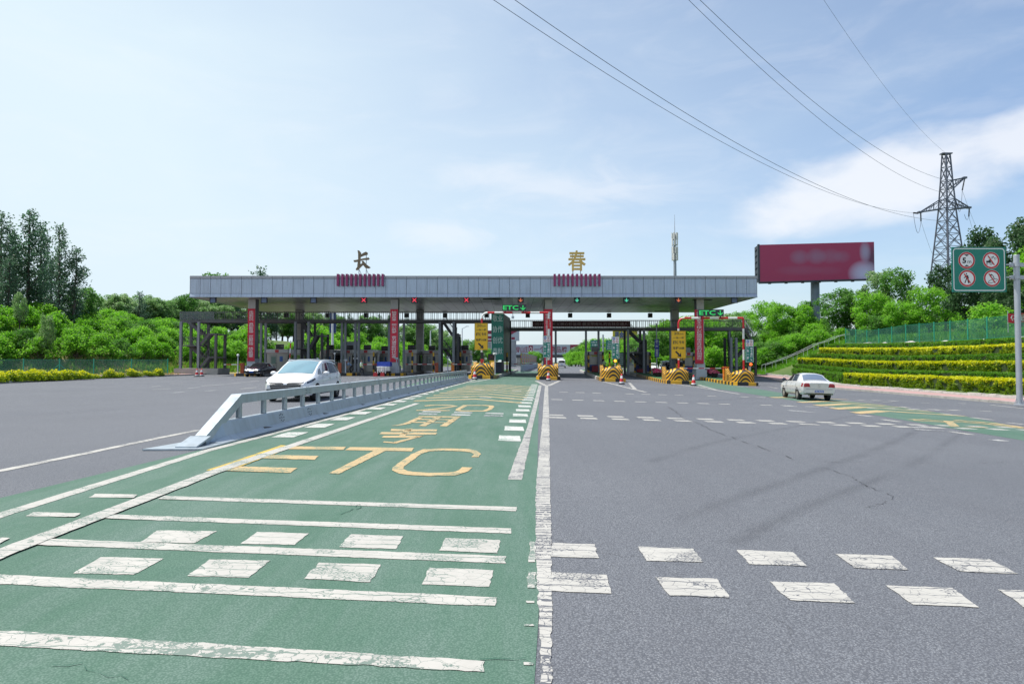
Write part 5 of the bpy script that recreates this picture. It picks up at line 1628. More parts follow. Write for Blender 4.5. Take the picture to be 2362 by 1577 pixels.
# angled roadside billboard on a lattice pillar left of it
Y = 190
a, b = at(1172, 786, Y), at(1198, 761.5, Y)
t = thing('roadside_billboard', 'pale and dark red angled billboard above a grey pillar beside the far road', 'billboard', ((a.x + b.x) / 2, Y, a.z)); w, h = (b.x - a.x) / 2, b.z - a.z
m = MB().box(-w, 0, 0, w, .6, h); m.build('panel', M('pale_hoarding', (.42, .47, .54), .5), t)
m = MB().prism([(-w, h * .95), (w * .8, h * .95), (-w, h * .45)], 'Y', -.05, -.01); m.box(-w * .4, -.04, h * .12, w * .2, -.012, h * .35); m.build('red_print', DR, t)
MB().box(-w * .9, .1, gz(0, Y) - a.z - .2, w * .45, 3.0, -.01).build('pillar', M('lattice_pillar', (.28, .3, .33), .5, 0, .2, .8), t)
a, b = at(1121, 789, Y), at(1137, 762, Y)
t = thing('roadside_billboard', 'red and white striped billboard glimpsed between the yellow sign and the slogan tower', 'billboard', ((a.x + b.x) / 2, Y, a.z)); w, h = (b.x - a.x) / 2, b.z - a.z
MB().box(-w, 0, 0, w, .5, h).build('panel', WHITE, t)
m = MB().box(-w, -.05, h * .7, w, -.01, h); m.box(-w * .8, -.05, h * .3, w * .8, -.01, h * .52); m.box(-w * .6, -.05, h * .05, w * .9, -.01, h * .2); m.build('red_print', DR, t)
MB().box(-w * .5, .1, gz(0, Y) - a.z - .2, w * .5, .4, -.01).build('pillar', MATS['lattice_pillar'], t)
# colourful boards along the median and the white fence below them
def mat_collage():
    m, t, b = nt('collage_print'); n = N(t); o = n.obj()
    v = n.n('ShaderNodeTexVoronoi'); n.put(v.inputs['Vector'], n.map(o, (1, .55, 1.3))); v.inputs['Scale'].default_value = 1.2
    hs = n.n('ShaderNodeHueSaturation'); hs.inputs['Saturation'].default_value = 1.9; hs.inputs['Value'].default_value = .7; n.put(hs.inputs['Color'], v.outputs['Color'])
    c = n.mix(n.rng(n.noise(o, 1.1, 3), .4, .6, 0, .65), hs.outputs[0], (.5, .1, .06))
    n.put(b.inputs['Base Color'], c); b.inputs['Roughness'].default_value = .6
    return m
COLL = mat_collage()
for k in range(11):
    y = 104 + k * 9; x = 1.1 + (y - 100) * .064
    t = thing('display_board', f'colourful printed board in the median row beyond the tolls, {nth[k]} from the nearest', 'display board', (x, y, gz(x, y)), -.064, 'row of colourful boards on the median')
    MB().box(-.06, 0, 1.35, .06, 8.4, 2.95).build('panel', COLL, t)
    for yy in (.4, 4.2, 8): MB().box(-.04, yy - .05, 0, .04, yy + .05, 1.35).build('post', GALV, t)
t = thing('median_fence', 'white and blue railing running along the median beyond the tolls', 'fence', (1.3, 101, gz(1, 101)), -.064)
m = MB(); m.box(-.04, 0, .95, .04, 105, 1.05); m.box(-.04, 0, .2, .04, 105, .3)
for k in range(106): m.box(-.03, k - .03, 0, .03, k + .03, 1.1)
m.build('rails', M('pale_blue_rail', (.4, .44, .55), .5), t)
m = MB(); 
for k in range(26): m.box(-.025, 4 * k + .2, .32, .025, 4 * k + 3.8, .93)
m.build('panel', M('pale_blue_panel', (.33, .36, .5), .5), t)
# green direction signs on one pole, the yellow board behind
Y = 150
a, b = at(1374, 807, Y), at(1374, 782, Y); px_ = at(1391, 800, Y).x
t = thing('direction_sign', 'grey pole carrying two green direction signs beyond the toll booths', 'road sign', (px_, Y, gz(px_, Y))); o = t.location
MB().tube([(0, 0, 0), (0, 0, b.z - o.z + 1)], .18, 10).build('pole', GALV, t)
for x0, x1, y0, y1, L in ((1362, 1385, 784, 806.5, ('出口', '长春市', '北 环')), (1398, 1424, 784.5, 807, ('入口', '长春', '哈尔滨', '四平'))):
    p, q = at(x0, y1, Y - .3), at(x1, y0, Y - .3); pb = MB().box(p.x - o.x, -.3, p.z - o.z, q.x - o.x, -.24, q.z - o.z).build('panel', GREENS, t)
    hh = (q.z - p.z) / (len(L) + .4)
    for i, s in enumerate(L):
        text(s, p.x - o.x + .25, q.z - o.z - hh * (i + 1.05), q.x - o.x - .25, q.z - o.z - hh * (i + .4), -.33, LETW, t, 'lettering', .01)
m = MB(); 
for zz in (at(0, 790, Y).z, at(0, 801, Y).z): m.bar((at(1380, 0, Y).x - o.x, -.15, zz - o.z), (at(1402, 0, Y).x - o.x, -.15, zz - o.z), .14)
m.build('arm', GALV, t)
Y = 185
a, b = at(1414, 792, Y), at(1470, 762.5, Y)
t = thing('roadside_billboard', 'large yellow billboard with blue lettering above the far trees', 'billboard', ((a.x + b.x) / 2, Y, a.z)); w, h = (b.x - a.x) / 2, b.z - a.z
MB().box(-w, 0, 0, w, .6, h).build('panel', M('ochre_print', (.5, .42, .03), .5), t); text('蓝金', -w * .85, h * .32, -w * .1, h * .95, -.03, M('blue_print', (.03, .07, .3), .5), t, 'lettering', .03); text('佳境', w * .05, h * .3, w * .7, h * .6, -.03, MATS['blue_print'], t)
m = MB(); 
for x in (-w * .5, w * .5): m.box(x - .25, .1, gz(30, Y) - a.z, x + .25, .5, 0)
m.build('post', GALV, t)
# light masts
def mast(px, pt, Y, label, r=.16, panels=None):
    p = at(px, pt, Y); z = gz(p.x, Y)
    t = thing('light_mast', label, 'light mast', (p.x, Y, z)); h = p.z - z
    MB().tube([(0, 0, -.2), (0, 0, h)], [r, r * .6], 10).build('pole', M('white_pole', (.66, .68, .7), .5), t)
    if panels:
        m = MB(); za, zb = at(0, 768, Y).z - z, at(0, 716, Y).z - z
        for s in (-1, 1): m.box(s * .32 - .26, .1, za, s * .32 + .26, .2, zb)
        m.build('blue_board', M('navy_board', (.02, .05, .16), .5), t)
    else:
        MB().bar((0, 0, h - .1), (.9, 0, h + .35), .09).build('lamp_arm', GALV, t); MB().cbox((1.1, 0, h + .4), (.6, .2, .1)).build('lamp', GALV, t)
mast(767.5, 700, 120, 'tall white mast with dark blue boards seen through the left railing', .26, True)
mast(993, 762, 130, 'thin grey lamp mast beyond the booths left of the dark stair tower')
mast(1066, 757, 140, 'thin grey lamp mast against the sky left of the yellow sign')
p = at(1068, 806, 95)
t = thing('grey_board', 'blank pale grey board behind the booths left of the yellow sign', 'board', (p.x, 95, gz(p.x, 95))); h = p.z - t.location.z
MB().box(-.75, 0, h - 1.2, .75, .1, h + .5).build('panel', M('blank_grey_board', (.36, .4, .46), .5), t); MB().bar((0, .15, 0), (0, .15, h + .3), .14).build('post', GALV, t)
p = at(866, 812, 88); z = gz(p.x, 88)
t = thing('white_pillar', 'tall white pillar left of the second red banner', 'pillar', (p.x, 88, z)); MB().box(-.4, 0, 0, .4, .5, p.z - z).build('shaft', OFFW, t); MB().box(-.44, -.04, 0, .44, .54, .35).build('plinth', CONC, t)
p = at(811, 788, 92); z = gz(p.x, 92)
t = thing('weighing_frame', 'pale grey frame with dark screen between the paired steel posts', 'frame', (p.x, 92, z)); h = p.z - z
m = MB().box(-1.1, 0, 0, -.7, .4, h); m.box(.4, 0, 0, .85, .4, h); m.box(-1.1, -.02, h - 1.2, .85, .42, h + .02); m.build('frame', M('pale_blue_steel', (.36, .41, .48), .45, .3), t)
MB().box(-.66, .05, h - 2.4, .1, .3, h - 1.5).build('screen', BLACK, t)
# phone mast behind the canopy
Y = 150; p = at(1556, 495, Y); z = gz(30, Y) + 4
t = thing('phone_mast', 'slender pale phone mast with three tiers of antennas rising behind the canopy', 'phone mast', (p.x, Y, z)); h = p.z - z
zt = lambda py: at(1556, py, Y).z - z
MB().tube([(0, 0, 0), (0, 0, zt(542))], [.5, .26], 12).build('pole', M('mast_grey', (.30, .33, .37), .5, .1), t)
MB().tube([(0, 0, zt(542)), (0, 0, h)], [.09, .03], 6).build('spike', GALV, t)
for k, py in enumerate((546, 560, 578, 594)):
    m = MB(); zz = zt(py)
    m.lathe([(.22, zz - .5), (.55, zz - .5), (.55, zz - .42), (.22, zz - .42)], n=14)
    m.build('platform', GALV, t)
    for i in range(6):
        a = i * math.pi / 3 + k * .3; r_ = .62
        m = MB(); m.cbox((r_ * math.cos(a), r_ * math.sin(a), zz + .1), (.16, .3, 1.5), rz=a); m.build('antenna', OFFW, t)

# ================================================================ RIGHT SIDE: SIGN, FENCE, BILLBOARD, PYLON
Ys = 34.6
a, b = at(2191, 674.5, Ys), at(2313, 571.5, Ys); pp = at(2349, 800, Ys)
zb = gz(road_r(Ys), Ys) + .13
t = thing('regulatory_sign', 'large green sign with four red-ringed round symbols on a grey roadside post', 'road sign', (pp.x, Ys, zb)); o = t.location
H = at(2349, 589, Ys).z - o.z
MB().tube([(0, 0, 0), (0, 0, H)], .135, 20).lathe([(.135, H), (.135, H + .02), (.001, H + .03)], n=20).build('post', GALV, t)
m = MB().lathe([(.3, 0), (.3, .04), (.15, .05)], n=4, smooth=False)
for k in range(4):
    an = k * math.pi / 2; m.prism([(.13, .05), (.27, .05), (.13, .4)], 'Y', -.01, .01) if k == 0 else m.bar((.14 * math.cos(an), .14 * math.sin(an), .35), (.27 * math.cos(an), .27 * math.sin(an), .06), .02, .02)
m.build('base_flange', GALV, t)
xl, xr, z0, z1 = a.x - o.x, b.x - o.x, a.z - o.z, b.z - o.z; w, h = xr - xl, z1 - z0
MB().box(xl, -.2, z0, xr, -.16, z1).build('panel', GREENS, t)
m = MB(); bi, bw, rc = .06, .045, .16
def rr(inset, r):
    P = []
    for cx, cz, a0 in ((xr - inset - r, z1 - inset - r, 0), (xl + inset + r, z1 - inset - r, 90), (xl + inset + r, z0 + inset + r, 180), (xr - inset - r, z0 + inset + r, 270)):
        for k in range(7): an = R(a0 + 15 * k); P.append((cx + r * math.cos(an), -.206, cz + r * math.sin(an)))
    return P
o1, o2 = rr(bi, rc), rr(bi + bw, rc - bw); n_ = len(o1)
m.add(o1 + o2, [(k, (k + 1) % n_, n_ + (k + 1) % n_, n_ + k) for k in range(n_)]); m.build('border', LETW, t, fix=False)
def c_at(cx, cy): return (xl + (cx - 225) / 1375 * w, z1 - (cy - 125) / 1165 * h)
R0 = 208 / 1375 * w
for i, (cx, cy) in enumerate(((600, 470), (1222, 470), (605, 935), (1235, 935))):
    c = c_at(cx, cy)
    MB().disc(c, R0 * 1.03, -.207, 40).build('symbol_rim', LETW, t, fix=False)
    MB().disc(c, R0, -.210, 40, 0, R0 * .80).build('red_ring', RED, t, fix=False)
    m = MB(); y0 = -.213
    def S(x, z): return (c[0] + x * R0, c[1] + z * R0)
    if i == 0:
        m.prism([S(-.3, .72), S(.3, .72), S(0, .5)], 'Y', y0, y0 + .003); m.prism([S(-.3, -.74), S(.3, -.74), S(0, -.52)], 'Y', y0, y0 + .003)
        m.build('symbol', BLKP, t)
        text('5', S(-.52, 0)[0], S(0, -.36)[1], S(-.06, 0)[0], S(0, .34)[1], y0, BLKP, t, 'lettering', .035); text('m', S(.1, 0)[0], S(0, -.34)[1], S(.56, 0)[0], S(0, -.06)[1], y0, BLKP, t, 'lettering', .005)
    else:
        if i == 1:
            m.prism([S(-.6, -.05), S(-.05, -.05), S(-.05, -.28), S(-.6, -.28)], 'Y', y0, y0 + .003); m.prism([S(-.3, -.05), S(-.3, .08), S(-.06, .08), S(-.06, -.05)], 'Y', y0, y0 + .003)
            m.disc(S(-.5, -.42), R0 * .1, y0, 16, 0, R0 * .06); m.disc(S(-.03, -.38), R0 * .17, y0, 18, 0, R0 * .11)
            m.disc(S(.1, .33), R0 * .13, y0, 16, 0, R0 * .1); m.disc(S(.52, .2), R0 * .13, y0, 16, 0, R0 * .1); m.prism([S(.08, .33), S(.28, .46), S(.5, .22), S(.5, .17), S(.27, .4), S(.1, .29)], 'Y', y0, y0 + .003); m.prism([S(.2, .5), S(.36, .54), S(.36, .5), S(.2, .46)], 'Y', y0, y0 + .003)
        elif i == 2:
            m.disc(S(-.08, .55), R0 * .085, y0, 16)
            for P in (((-.15, .38), (.12, .38), (.14, 0), (-.13, -.05)), ((-.13, .35), (-.42, .08), (-.38, .0), (-.1, .2)), ((.1, .36), (.2, .0), (.12, -.05), (.04, .2)), ((-.13, -.02), (.0, .0), (-.25, -.58), (-.36, -.56)), ((-.02, 0), (.14, .02), (.22, -.6), (.1, -.6))):
                m.prism([S(*q) for q in P], 'Y', y0, y0 + .003)
        else:
            n2 = 28
            e1 = [S(.08 + .6 * math.cos(2 * math.pi * k / n2), -.32 + .22 * math.sin(2 * math.pi * k / n2) + .17 * math.cos(2 * math.pi * k / n2)) for k in range(n2)]; e2 = [S(.08 + .54 * math.cos(2 * math.pi * k / n2), -.32 + .16 * math.sin(2 * math.pi * k / n2) + .153 * math.cos(2 * math.pi * k / n2)) for k in range(n2)]
            m.add([(p[0], y0, p[1]) for p in e1 + e2], [(k, (k + 1) % n2, n2 + (k + 1) % n2, n2 + k) for k in range(n2)])
            for P in (((-.25, .42), (-.1, .55), (.1, .4), (.02, .3), (-.08, .38), (-.18, .3)), ((.05, .42), (.18, .3), (.32, -.05), (.2, .0)), ((-.25, .4), (-.15, .3), (.1, .02), (-.02, .0))):
                m.prism([S(*q) for q in P], 'Y', y0, y0 + .003)
        m.build('symbol', BLKP, t)
        d_ = .68; e_ = .07
        MB().prism([S(-d_ * .55 - e_, d_ * .82), S(-d_ * .55 + e_, d_ * .86), S(d_ * .55 + e_, -d_ * .82), S(d_ * .55 - e_, -d_ * .86)], 'Y', y0 - .005, y0 - .001).build('red_slash', RED, t)
m = MB()
for py in (611, 640):
    z = at(2349, py, Ys).z - o.z
    m.lathe([(.18, z - .09), (.18, z + .09)], n=18); m.box(-.34, -.05, z - .1, .34, .05, z + .1)
    m.bar((xr - w * .8, -.11, z), (-.42, -.11, z), .07, .06)
    m.add([(-.42, -.14, z - .05), (-.42, -.14, z + .05), (-.2, -.08, z + .1), (-.2, -.08, z - .1), (-.42, -.06, z - .05), (-.42, -.06, z + .05), (-.2, .08, z + .1), (-.2, .08, z - .1)], [(0, 1, 2, 3), (7, 6, 5, 4), (1, 5, 6, 2), (0, 3, 7, 4)])
m.build('bracket', GALV, t)
# green mesh fences
FPOST = M('fence_post_green', (.02, .30, .19), .5)
def mesh_fence(pts, label, h, step, zf, name='mesh_fence', braces=()):
    P = [Vector(p) for p in pts]
    o = P[0]
    t = thing(name, label, 'fence', (o.x, o.y, zf(o.x, o.y)))
    L = []
    for a, b in zip(P, P[1:]):
        n_ = max(1, int((b - a).length / step)); L += [a.lerp(b, k / n_) for k in range(n_)]
    L.append(P[-1])
    Q = [Vector((p.x - o.x, p.y - o.y, zf(p.x, p.y) - t.location.z)) for p in L]
    m = MB()
    for a, b in zip(Q, Q[1:]):
        u = Vector((0, 0, h)); m.add([a + Vector((0, 0, .05)), b + Vector((0, 0, .05)), b + u, a + u], [(0, 1, 2, 3)])
    m.build('mesh_panel', NET_G, t, fix=False)
    for k, q in enumerate(Q):
        MB().tube([q - Vector((0, 0, .3)), q + Vector((0, 0, h + .12))], .06, 6).build('post', FPOST, t)
    m = MB()
    for a, b in zip(Q, Q[1:]):
        for z in (.06, h): m.bar(a + Vector((0, 0, z)), b + Vector((0, 0, z)), .025)
    m.build('wire', FPOST, t)
    m = MB()
    for k in braces:
        d = (Q[k + 1] - Q[k]).normalized()
        for s in (-1, 1): m.tube([Q[k] + Vector((0, 0, h * .72)), Q[k] + d * s * 1.3], .035, 6)
    if braces: m.build('brace', FPOST, t)
    return t
mesh_fence([(road_r(y) + 13.9, y) for y in (91.5, 75, 60, 46, 34)], 'green wire mesh fence along the top of the hedged slope', 1.85, 3.0, terrain, braces=(15,))
mesh_fence([(x, y) for x, y in ((-57, 60.5), (-52.4, 68), (-45, 73.5), (-38.6, 76.6))], 'green wire mesh fence along the foot of the left shrub bank', 1.75, 2.9, lambda x, y: terrain(x, y) + .02, braces=(2, 5))
# red banner tied to the fence
p = at(2325, 744, 56.4); q = at(2390, 722.5, 56.4)
t = thing('fence_banner', 'red banner with white characters tied to the green fence behind the sign post', 'banner', (p.x, 56.4, p.z)); w, h = q.x - p.x, q.z - p.z
m = MB(); v = []
for j in range(2):
    for i in range(9): v.append((w * i / 8, -.03 - .03 * math.sin(i * 1.3), h * j - .05 * math.sin(i * .8)))
m.add(v, [(i, i + 1, i + 10, i + 9) for i in range(8)]); m.build('cloth', M('bright_red_banner', (.52, .02, .04), .6), t, fix=False)
text('依法治污', w * .06, h * .18, w * .95, h * .8, -.09, LETW, t, 'lettering', .03)
m = MB(); m.bar((0, 0, -.8), (0, 0, h + .2), .04); m.bar((w, 0, -.8), (w, 0, h + .2), .04); m.build('stake', GALV, t)
# hillside steps with handrails at the end of the slope
t = thing('slope_steps', 'concrete steps with white handrails climbing the left end of the hedged slope', 'steps', (road_r(92) + 3.5, 92.6, 0)); o = t.location
m = MB(); X0, X1 = 0, 11.5; n_ = 24
for k in range(n_):
    x = X0 + (X1 - X0) * k / n_; z = pl(x + 3.5, TERR) + gz(30, 92)
    m.box(x, 0, z - .25, x + .5, 1.3, z + .12)
m.build('treads', M('mossy_concrete', (.16, .17, .10), .9, 0, .3, 2), t)
zt_ = lambda x: pl(x + 3.5, TERR) + gz(30, 92)
for yy in (0.0, 1.3):
    m = MB()
    for k in range(9):
        x = X0 + (X1 - X0) * k / 8; m.bar((x, yy, zt_(x) - .2), (x, yy, zt_(x) + 1.1), .03)
    for k in range(8):
        xa, xb = X0 + (X1 - X0) * k / 8, X0 + (X1 - X0) * (k + 1) / 8
        m.bar((xa, yy, zt_(xa) + 1.1), (xb, yy, zt_(xb) + 1.1), .06)
    m.build('handrail', WHITE, t)

# big billboard on its column
def mat_blurprint():
    m, t, b = nt('maroon_print'); n = N(t); s = n.xyz(n.obj())
    def blob(cx, cz, rx, rz):
        cz += BZ0
        a = n.math('DIVIDE', n.math('SUBTRACT', s[0], cx), rx); c = n.math('DIVIDE', n.math('SUBTRACT', s[2], cz), rz)
        return n.rng(n.math('ADD', n.math('MULTIPLY', a, a), n.math('MULTIPLY', c, c)), 1., 0., 0., 1.)
    c = (.36, .03, .10)
    for bx in ((-3.2, 3.7, 1.7, 1.3, .5), (-.6, 3.8, 1.7, 1.4, .55), (1.6, 3.8, 1.9, 1.3, .35), (3.4, 3.7, 1.4, 1.1, .3), (-3.2, 1.6, 4.0, .9, .18), (1.2, 1.5, 2.5, .8, .12)):
        c = n.mix(n.math('MULTIPLY', blob(*bx[:4]), bx[4]), c, (.26, .2, .32))
    c = n.mix(n.math('MULTIPLY', blob(8.2, 3.4, 1.6, 2.6), .85), c, (.07, .035, .08))
    c = n.mix(n.math('MULTIPLY', blob(6.7, 1.0, 2.6, 2.2), 1.), c, (.5, .48, .7))
    c = n.mix(n.math('MULTIPLY', blob(6.9, 4.4, .95, 1.9), .95), c, (.36, .3, .46))
    n.put(b.inputs['Base Color'], c); b.inputs['Roughness'].default_value = .45
    return m
Y = 109
a, b = at(1753, 647, Y), at(2007, 563, Y)
zg = terrain(at(1880, 0, Y).x, Y)
t = thing('billboard', 'huge dark maroon billboard with blurred pale print on a single steel column', 'billboard', (at(1880, 0, Y).x, Y, zg)); o = t.location
x0, x1, z0, z1 = a.x - o.x, b.x - o.x, a.z - o.z, b.z - o.z
m = MB(); sl = .9
v = [(x0, .1, z0 - .25), (x1, -1.2, z0 + .12), (x1, -1.2, z1 + .15), (x0, .1, z1 - .1)]
m.add(v + [(p[0], p[1] + .12, p[2]) for p in v], [(0, 1, 2, 3), (7, 6, 5, 4), (0, 4, 5, 1), (1, 5, 6, 2), (2, 6, 7, 3), (3, 7, 4, 0)])
BZ0 = z0; pn = m.build('panel', mat_blurprint(), t); 
m = MB(); m.bar((x0 - .15, .16, z0 - .35), (x1 + .05, -1.14, z0 + .02), .3); m.bar((x0 - .12, .2, z0 - .3), (x0 - .12, .2, z1 + .0), .3)
for k in range(6): m.bar((x0 - .3, 1.3, z0 + (z1 - z0) * k / 6), (x0 - .1, .3, z0 + (z1 - z0) * (k + .5) / 6), .12)
v = [(x0 - .14, .3, z0 - .3), (x0 - .25, 1.6, z0 - .3), (x0 - .25, 1.6, z1 - .3), (x0 - .14, .3, z1 - .1)]
m.add(v, [(0, 1, 2, 3)]); m.box(x0 + .5, 1.0, z0 + .3, x1 - .5, 2.2, z1 - .5)
m.build('frame', M('billboard_frame', (.05, .06, .075), .5, .2), t)
MB().tube([(0, 1.4, -.5), (0, 1.4, z0 + 1)], [.72, .66], 20).build('column', M('blue_grey_column', (.16, .2, .26), .5, .2, .1), t)
for k in range(7):
    f = (k + .4) / 7; q = Vector((x0 + (x1 - x0) * f, .1 - 1.3 * f, z0 - .3 + .35 * f))
    m = MB(); m.bar(q, q + Vector((0, -1.3, -.15)), .06); m.cbox(q + Vector((0, -1.4, -.3)), (.4, .3, .3)); m.build('floodlight', BLACK, t)

# lattice pylon
Y = 132.0
PCX = at(2183, 400, Y).x
def zpy(py): return at(2183, py, Y).z
zg = terrain(PCX, Y)
t = thing('power_pylon', 'steel lattice power pylon with unequal crossarms above the trees on the right', 'pylon', (PCX, Y, zg)); o = t.location
PYL = M('pylon_steel', (.12, .13, .17), .5, .3, .1)
lv = [(356.5, 6.5), (386, 8.2), (417, 9.8), (436, 11.2), (460, 12.8), (482, 14), (510, 16.5), (540, 19.5), (570, 22.5), (600, 25.5), (640, 29.5), (690, 35)]
ring = []
rot = R(14)
for py, hw in lv:
    s = hw * .86 / F * Y; z = zpy(py) - zg; ring.append([Vector((s * (c_ * math.cos(rot) - d_ * math.sin(rot)), s * (c_ * math.sin(rot) + d_ * math.cos(rot)), z)) for c_, d_ in ((-1, -1), (1, -1), (1, 1), (-1, 1))])
zz = 0.0; lo = ring[-1]; ring.append([Vector((p.x * 1.25, p.y * 1.25, -.3)) for p in lo])
m = MB()
for a_r, b_r in zip(ring, ring[1:]):
    for k in range(4): m.bar(a_r[k], b_r[k], .2)
m.build('leg', PYL, t)
m = MB()
for i, (a_r, b_r) in enumerate(zip(ring, ring[1:])):
    for k in range(4):
        j = (k + 1) % 4
        m.bar(a_r[k], b_r[j], .09); m.bar(a_r[j], b_r[k], .09); m.bar(a_r[k], a_r[j], .1)
        if i > 5:
            mid1, mid2 = (a_r[k] + b_r[k]) / 2, (a_r[j] + b_r[j]) / 2; m.bar(mid1, mid2, .07)
m.build('bracing', PYL, t)
def arm(tip_px, tip_py, up, lo_, side):
    tip = at(tip_px, tip_py, Y) - Vector(o); tip.y = -.5 if side < 0 else .4
    m = MB(); ks = (0, 3) if side < 0 else (1, 2)
    for k in ks:
        for r_ in (up, lo_):
            m.bar(ring[r_][k], tip + Vector((0, .2 if k in (2, 3) else -.2, 0)), .17)
        for f in (.25, .5, .75):
            A1, A2 = ring[up][k].lerp(tip, f), ring[lo_][k].lerp(tip, f); m.bar(A1, A2, .07)
            A3 = ring[lo_][k].lerp(tip, f + .22); m.bar(A1, A3, .06)
    for f in (.2, .45, .7): m.bar(ring[lo_][ks[0]].lerp(tip, f), ring[lo_][ks[1]].lerp(tip, f), .07)
    m.cbox(tip, (.7, .6, .35))
    m.build('crossarm', PYL, t); return tip
tL = arm(2118, 491, 4, 5, -1); tR = arm(2238, 478, 4, 5, 1); tU = arm(2228, 409, 2, 3, 1)
m = MB(); z = zpy(356) - zg; m.box(-1.0, -.5, z, 1.0, .5, z + .2); m.build('peak_plate', PYL, t)
INS = M('dark_insulator', (.04, .035, .04), .4)
def insul(p, q, label=None):
    p, q = Vector(p), Vector(q); n_ = 9; m = MB()
    pts, rs = [], []
    for k in range(2 * n_ + 1): pts.append(p.lerp(q, k / (2 * n_))); rs.append(.16 if k % 2 else .07)
    m.tube(pts, rs, 8); m.build('insulator', INS, t)
insul(tL + Vector((-.3, 0, -.2)), tL + Vector((-.6, 0, -.25)) + Vector((-1.0, -.6, 0))); insul(tL + Vector((.3, .2, -.2)), tL + Vector((.75, .9, -1.6)))
insul(tR + Vector((.2, .2, -.2)), tR + Vector((.5, .8, -1.6))); insul(tU + Vector((0, 0, -.2)), tU + Vector((-.3, .3, -2.4))); insul(ring[4][1], ring[4][1] + Vector((.9, .5, -1.6)))
m = MB()
def droop(a, b, sag, r=.035, n_=10):
    P = [Vector(a).lerp(Vector(b), k / n_) - Vector((0, 0, sag * 4 * (k / n_) * (1 - k / n_))) for k in range(n_ + 1)]; m.tube(P, r, 5)
droop(tL + Vector((-1.6, -.6, -.25)), tL + Vector((.75, .9, -1.6)), 3.0); droop(tR + Vector((-.9, 0, -1.3)), tR + Vector((.5, .8, -1.6)), .8); droop(tU + Vector((-.3, .3, -2.4)), ring[4][1] + Vector((.9, .5, -1.6)), 2.2)
m.build('jumper', PYL, t)
# the conductors: from the pylon overhead to the left, leaving the frame at the top
WIRE = M('conductor', (.10, .12, .15), .45, .5)
def wire(p, px, py, Ye, sag, label, r=.022, extra=1.35):
    p = Vector(p); e = at(px, py, Ye); d = e - p
    o_ = p
    w_ = thing('power_line', label, 'power line', o_, 0, 'conductors strung from the pylon')
    P = []
    for k in range(61):
        f = k / 60 * extra
        P.append(d * f - Vector((0, 0, sag * 4 * f * (1 - f))))
    MB().tube(P, r, 5).build('conductor', WIRE, w_)
PO = Vector(o)
wire(PO + tL + Vector((-1.6, -.6, -.25)), 1138, 0, 48, 3.4, 'upper-left conductor of the pair leaving the left crossarm', .022)
wire(PO + Vector((ring[7][0].x, ring[7][0].y, zpy(514) - zg)), 1187, 0, 50, 4.0, 'lower conductor of the pair passing under the left crossarm', .025)
wire(PO + Vector((ring[4][0].x, ring[4][0].y, zpy(450) - zg)), 1588, 0, 58, 3.0, 'lower conductor of the pair reaching the pylon body', .022)
wire(PO + Vector((ring[3][0].x, ring[3][0].y, zpy(419) - zg)), 1614, 0, 60, 2.8, 'upper conductor of the pair reaching the pylon body', .025)
wire(PO + Vector((0, 0, zpy(356) - zg + .2)), 1900, 0, 70, 1.6, 'thin earth wire running to the pylon peak', .015)
def wire2(p, px, py, Ye, label):
    p = Vector(p); e = at(px, py, Ye); w_ = thing('power_line', label, 'power line', p, 0, 'conductors strung from the pylon')
    MB().tube([(e - p) * (k / 12) - Vector((0, 0, 6 * 4 * (k / 12) * (1 - k / 12))) for k in range(13)], .022, 5).build('conductor', WIRE, w_)
wire2(PO + tL + Vector((.75, .9, -1.6)), 2200, 620, 260, 'conductor descending behind the pylon from the left crossarm')
wire2(PO + tR + Vector((.5, .8, -1.6)), 2300, 600, 260, 'conductor descending to the right from the right crossarm')
wire2(PO + tU + Vector((-.3, .3, -2.4)), 2310, 570, 260, 'conductor descending to the right from the short upper crossarm')
# ================================================================ VEGETATION
BARK = M('bark', (.09, .075, .06), .9, 0, .3, 4, .5)
L_POP = leafmat('poplar_leaves', [(.034, .085, .045), (.075, .145, .085), (.20, .27, .20)], .42, .35)
L_MID = leafmat('broad_leaves', [(.044, .13, .024), (.080, .195, .040), (.155, .275, .075)], .46)
L_DRK = leafmat('dark_leaves', [(.022, .062, .022), (.045, .100, .040), (.11, .17, .09)], .38)
L_BRI = leafmat('locust_leaves', [(.075, .22, .022), (.135, .31, .036), (.22, .40, .075)], .5)
L_PALE = leafmat('pale_leaves', [(.07, .17, .04), (.15, .26, .095), (.32, .40, .24)], .45, .38)
L_HED = leafmat('hedge_leaves', [(.055, .145, .014), (.095, .225, .024), (.16, .30, .04)], .42)
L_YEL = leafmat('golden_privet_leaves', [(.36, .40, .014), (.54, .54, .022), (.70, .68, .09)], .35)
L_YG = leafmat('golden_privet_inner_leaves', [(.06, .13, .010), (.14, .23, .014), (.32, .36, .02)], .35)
L_GRA = leafmat('grass_blades', [(.06, .16, .02), (.11, .23, .03), (.18, .27, .06)], .4)
L_DRY = leafmat('dry_grass_blades', [(.25, .22, .08), (.37, .31, .14), (.13, .22, .05)], .3)
rnd = random.Random(11)
def rv():
    while True:
        v = Vector((rnd.uniform(-1, 1), rnd.uniform(-1, 1), rnd.uniform(-1, 1)))
        if .01 < v.length < 1: return v
def leaf(m, c, s, up=.35, mi=0, asp=.62):
    "one small leaf spray: a folded quad"
    n = rv().normalized(); n = (n + Vector((0, 0, up))).normalized()
    a = n.orthogonal().normalized(); a.rotate(Matrix.Rotation(rnd.uniform(0, 6.28), 3, n)); b = n.cross(a)
    a = a * s; b = b * s * asp
    c = Vector(c); d = n * s * .22
    m.add([c - a, c - b + d, c + a, c + b + d], [(0, 1, 2, 3)], mi)
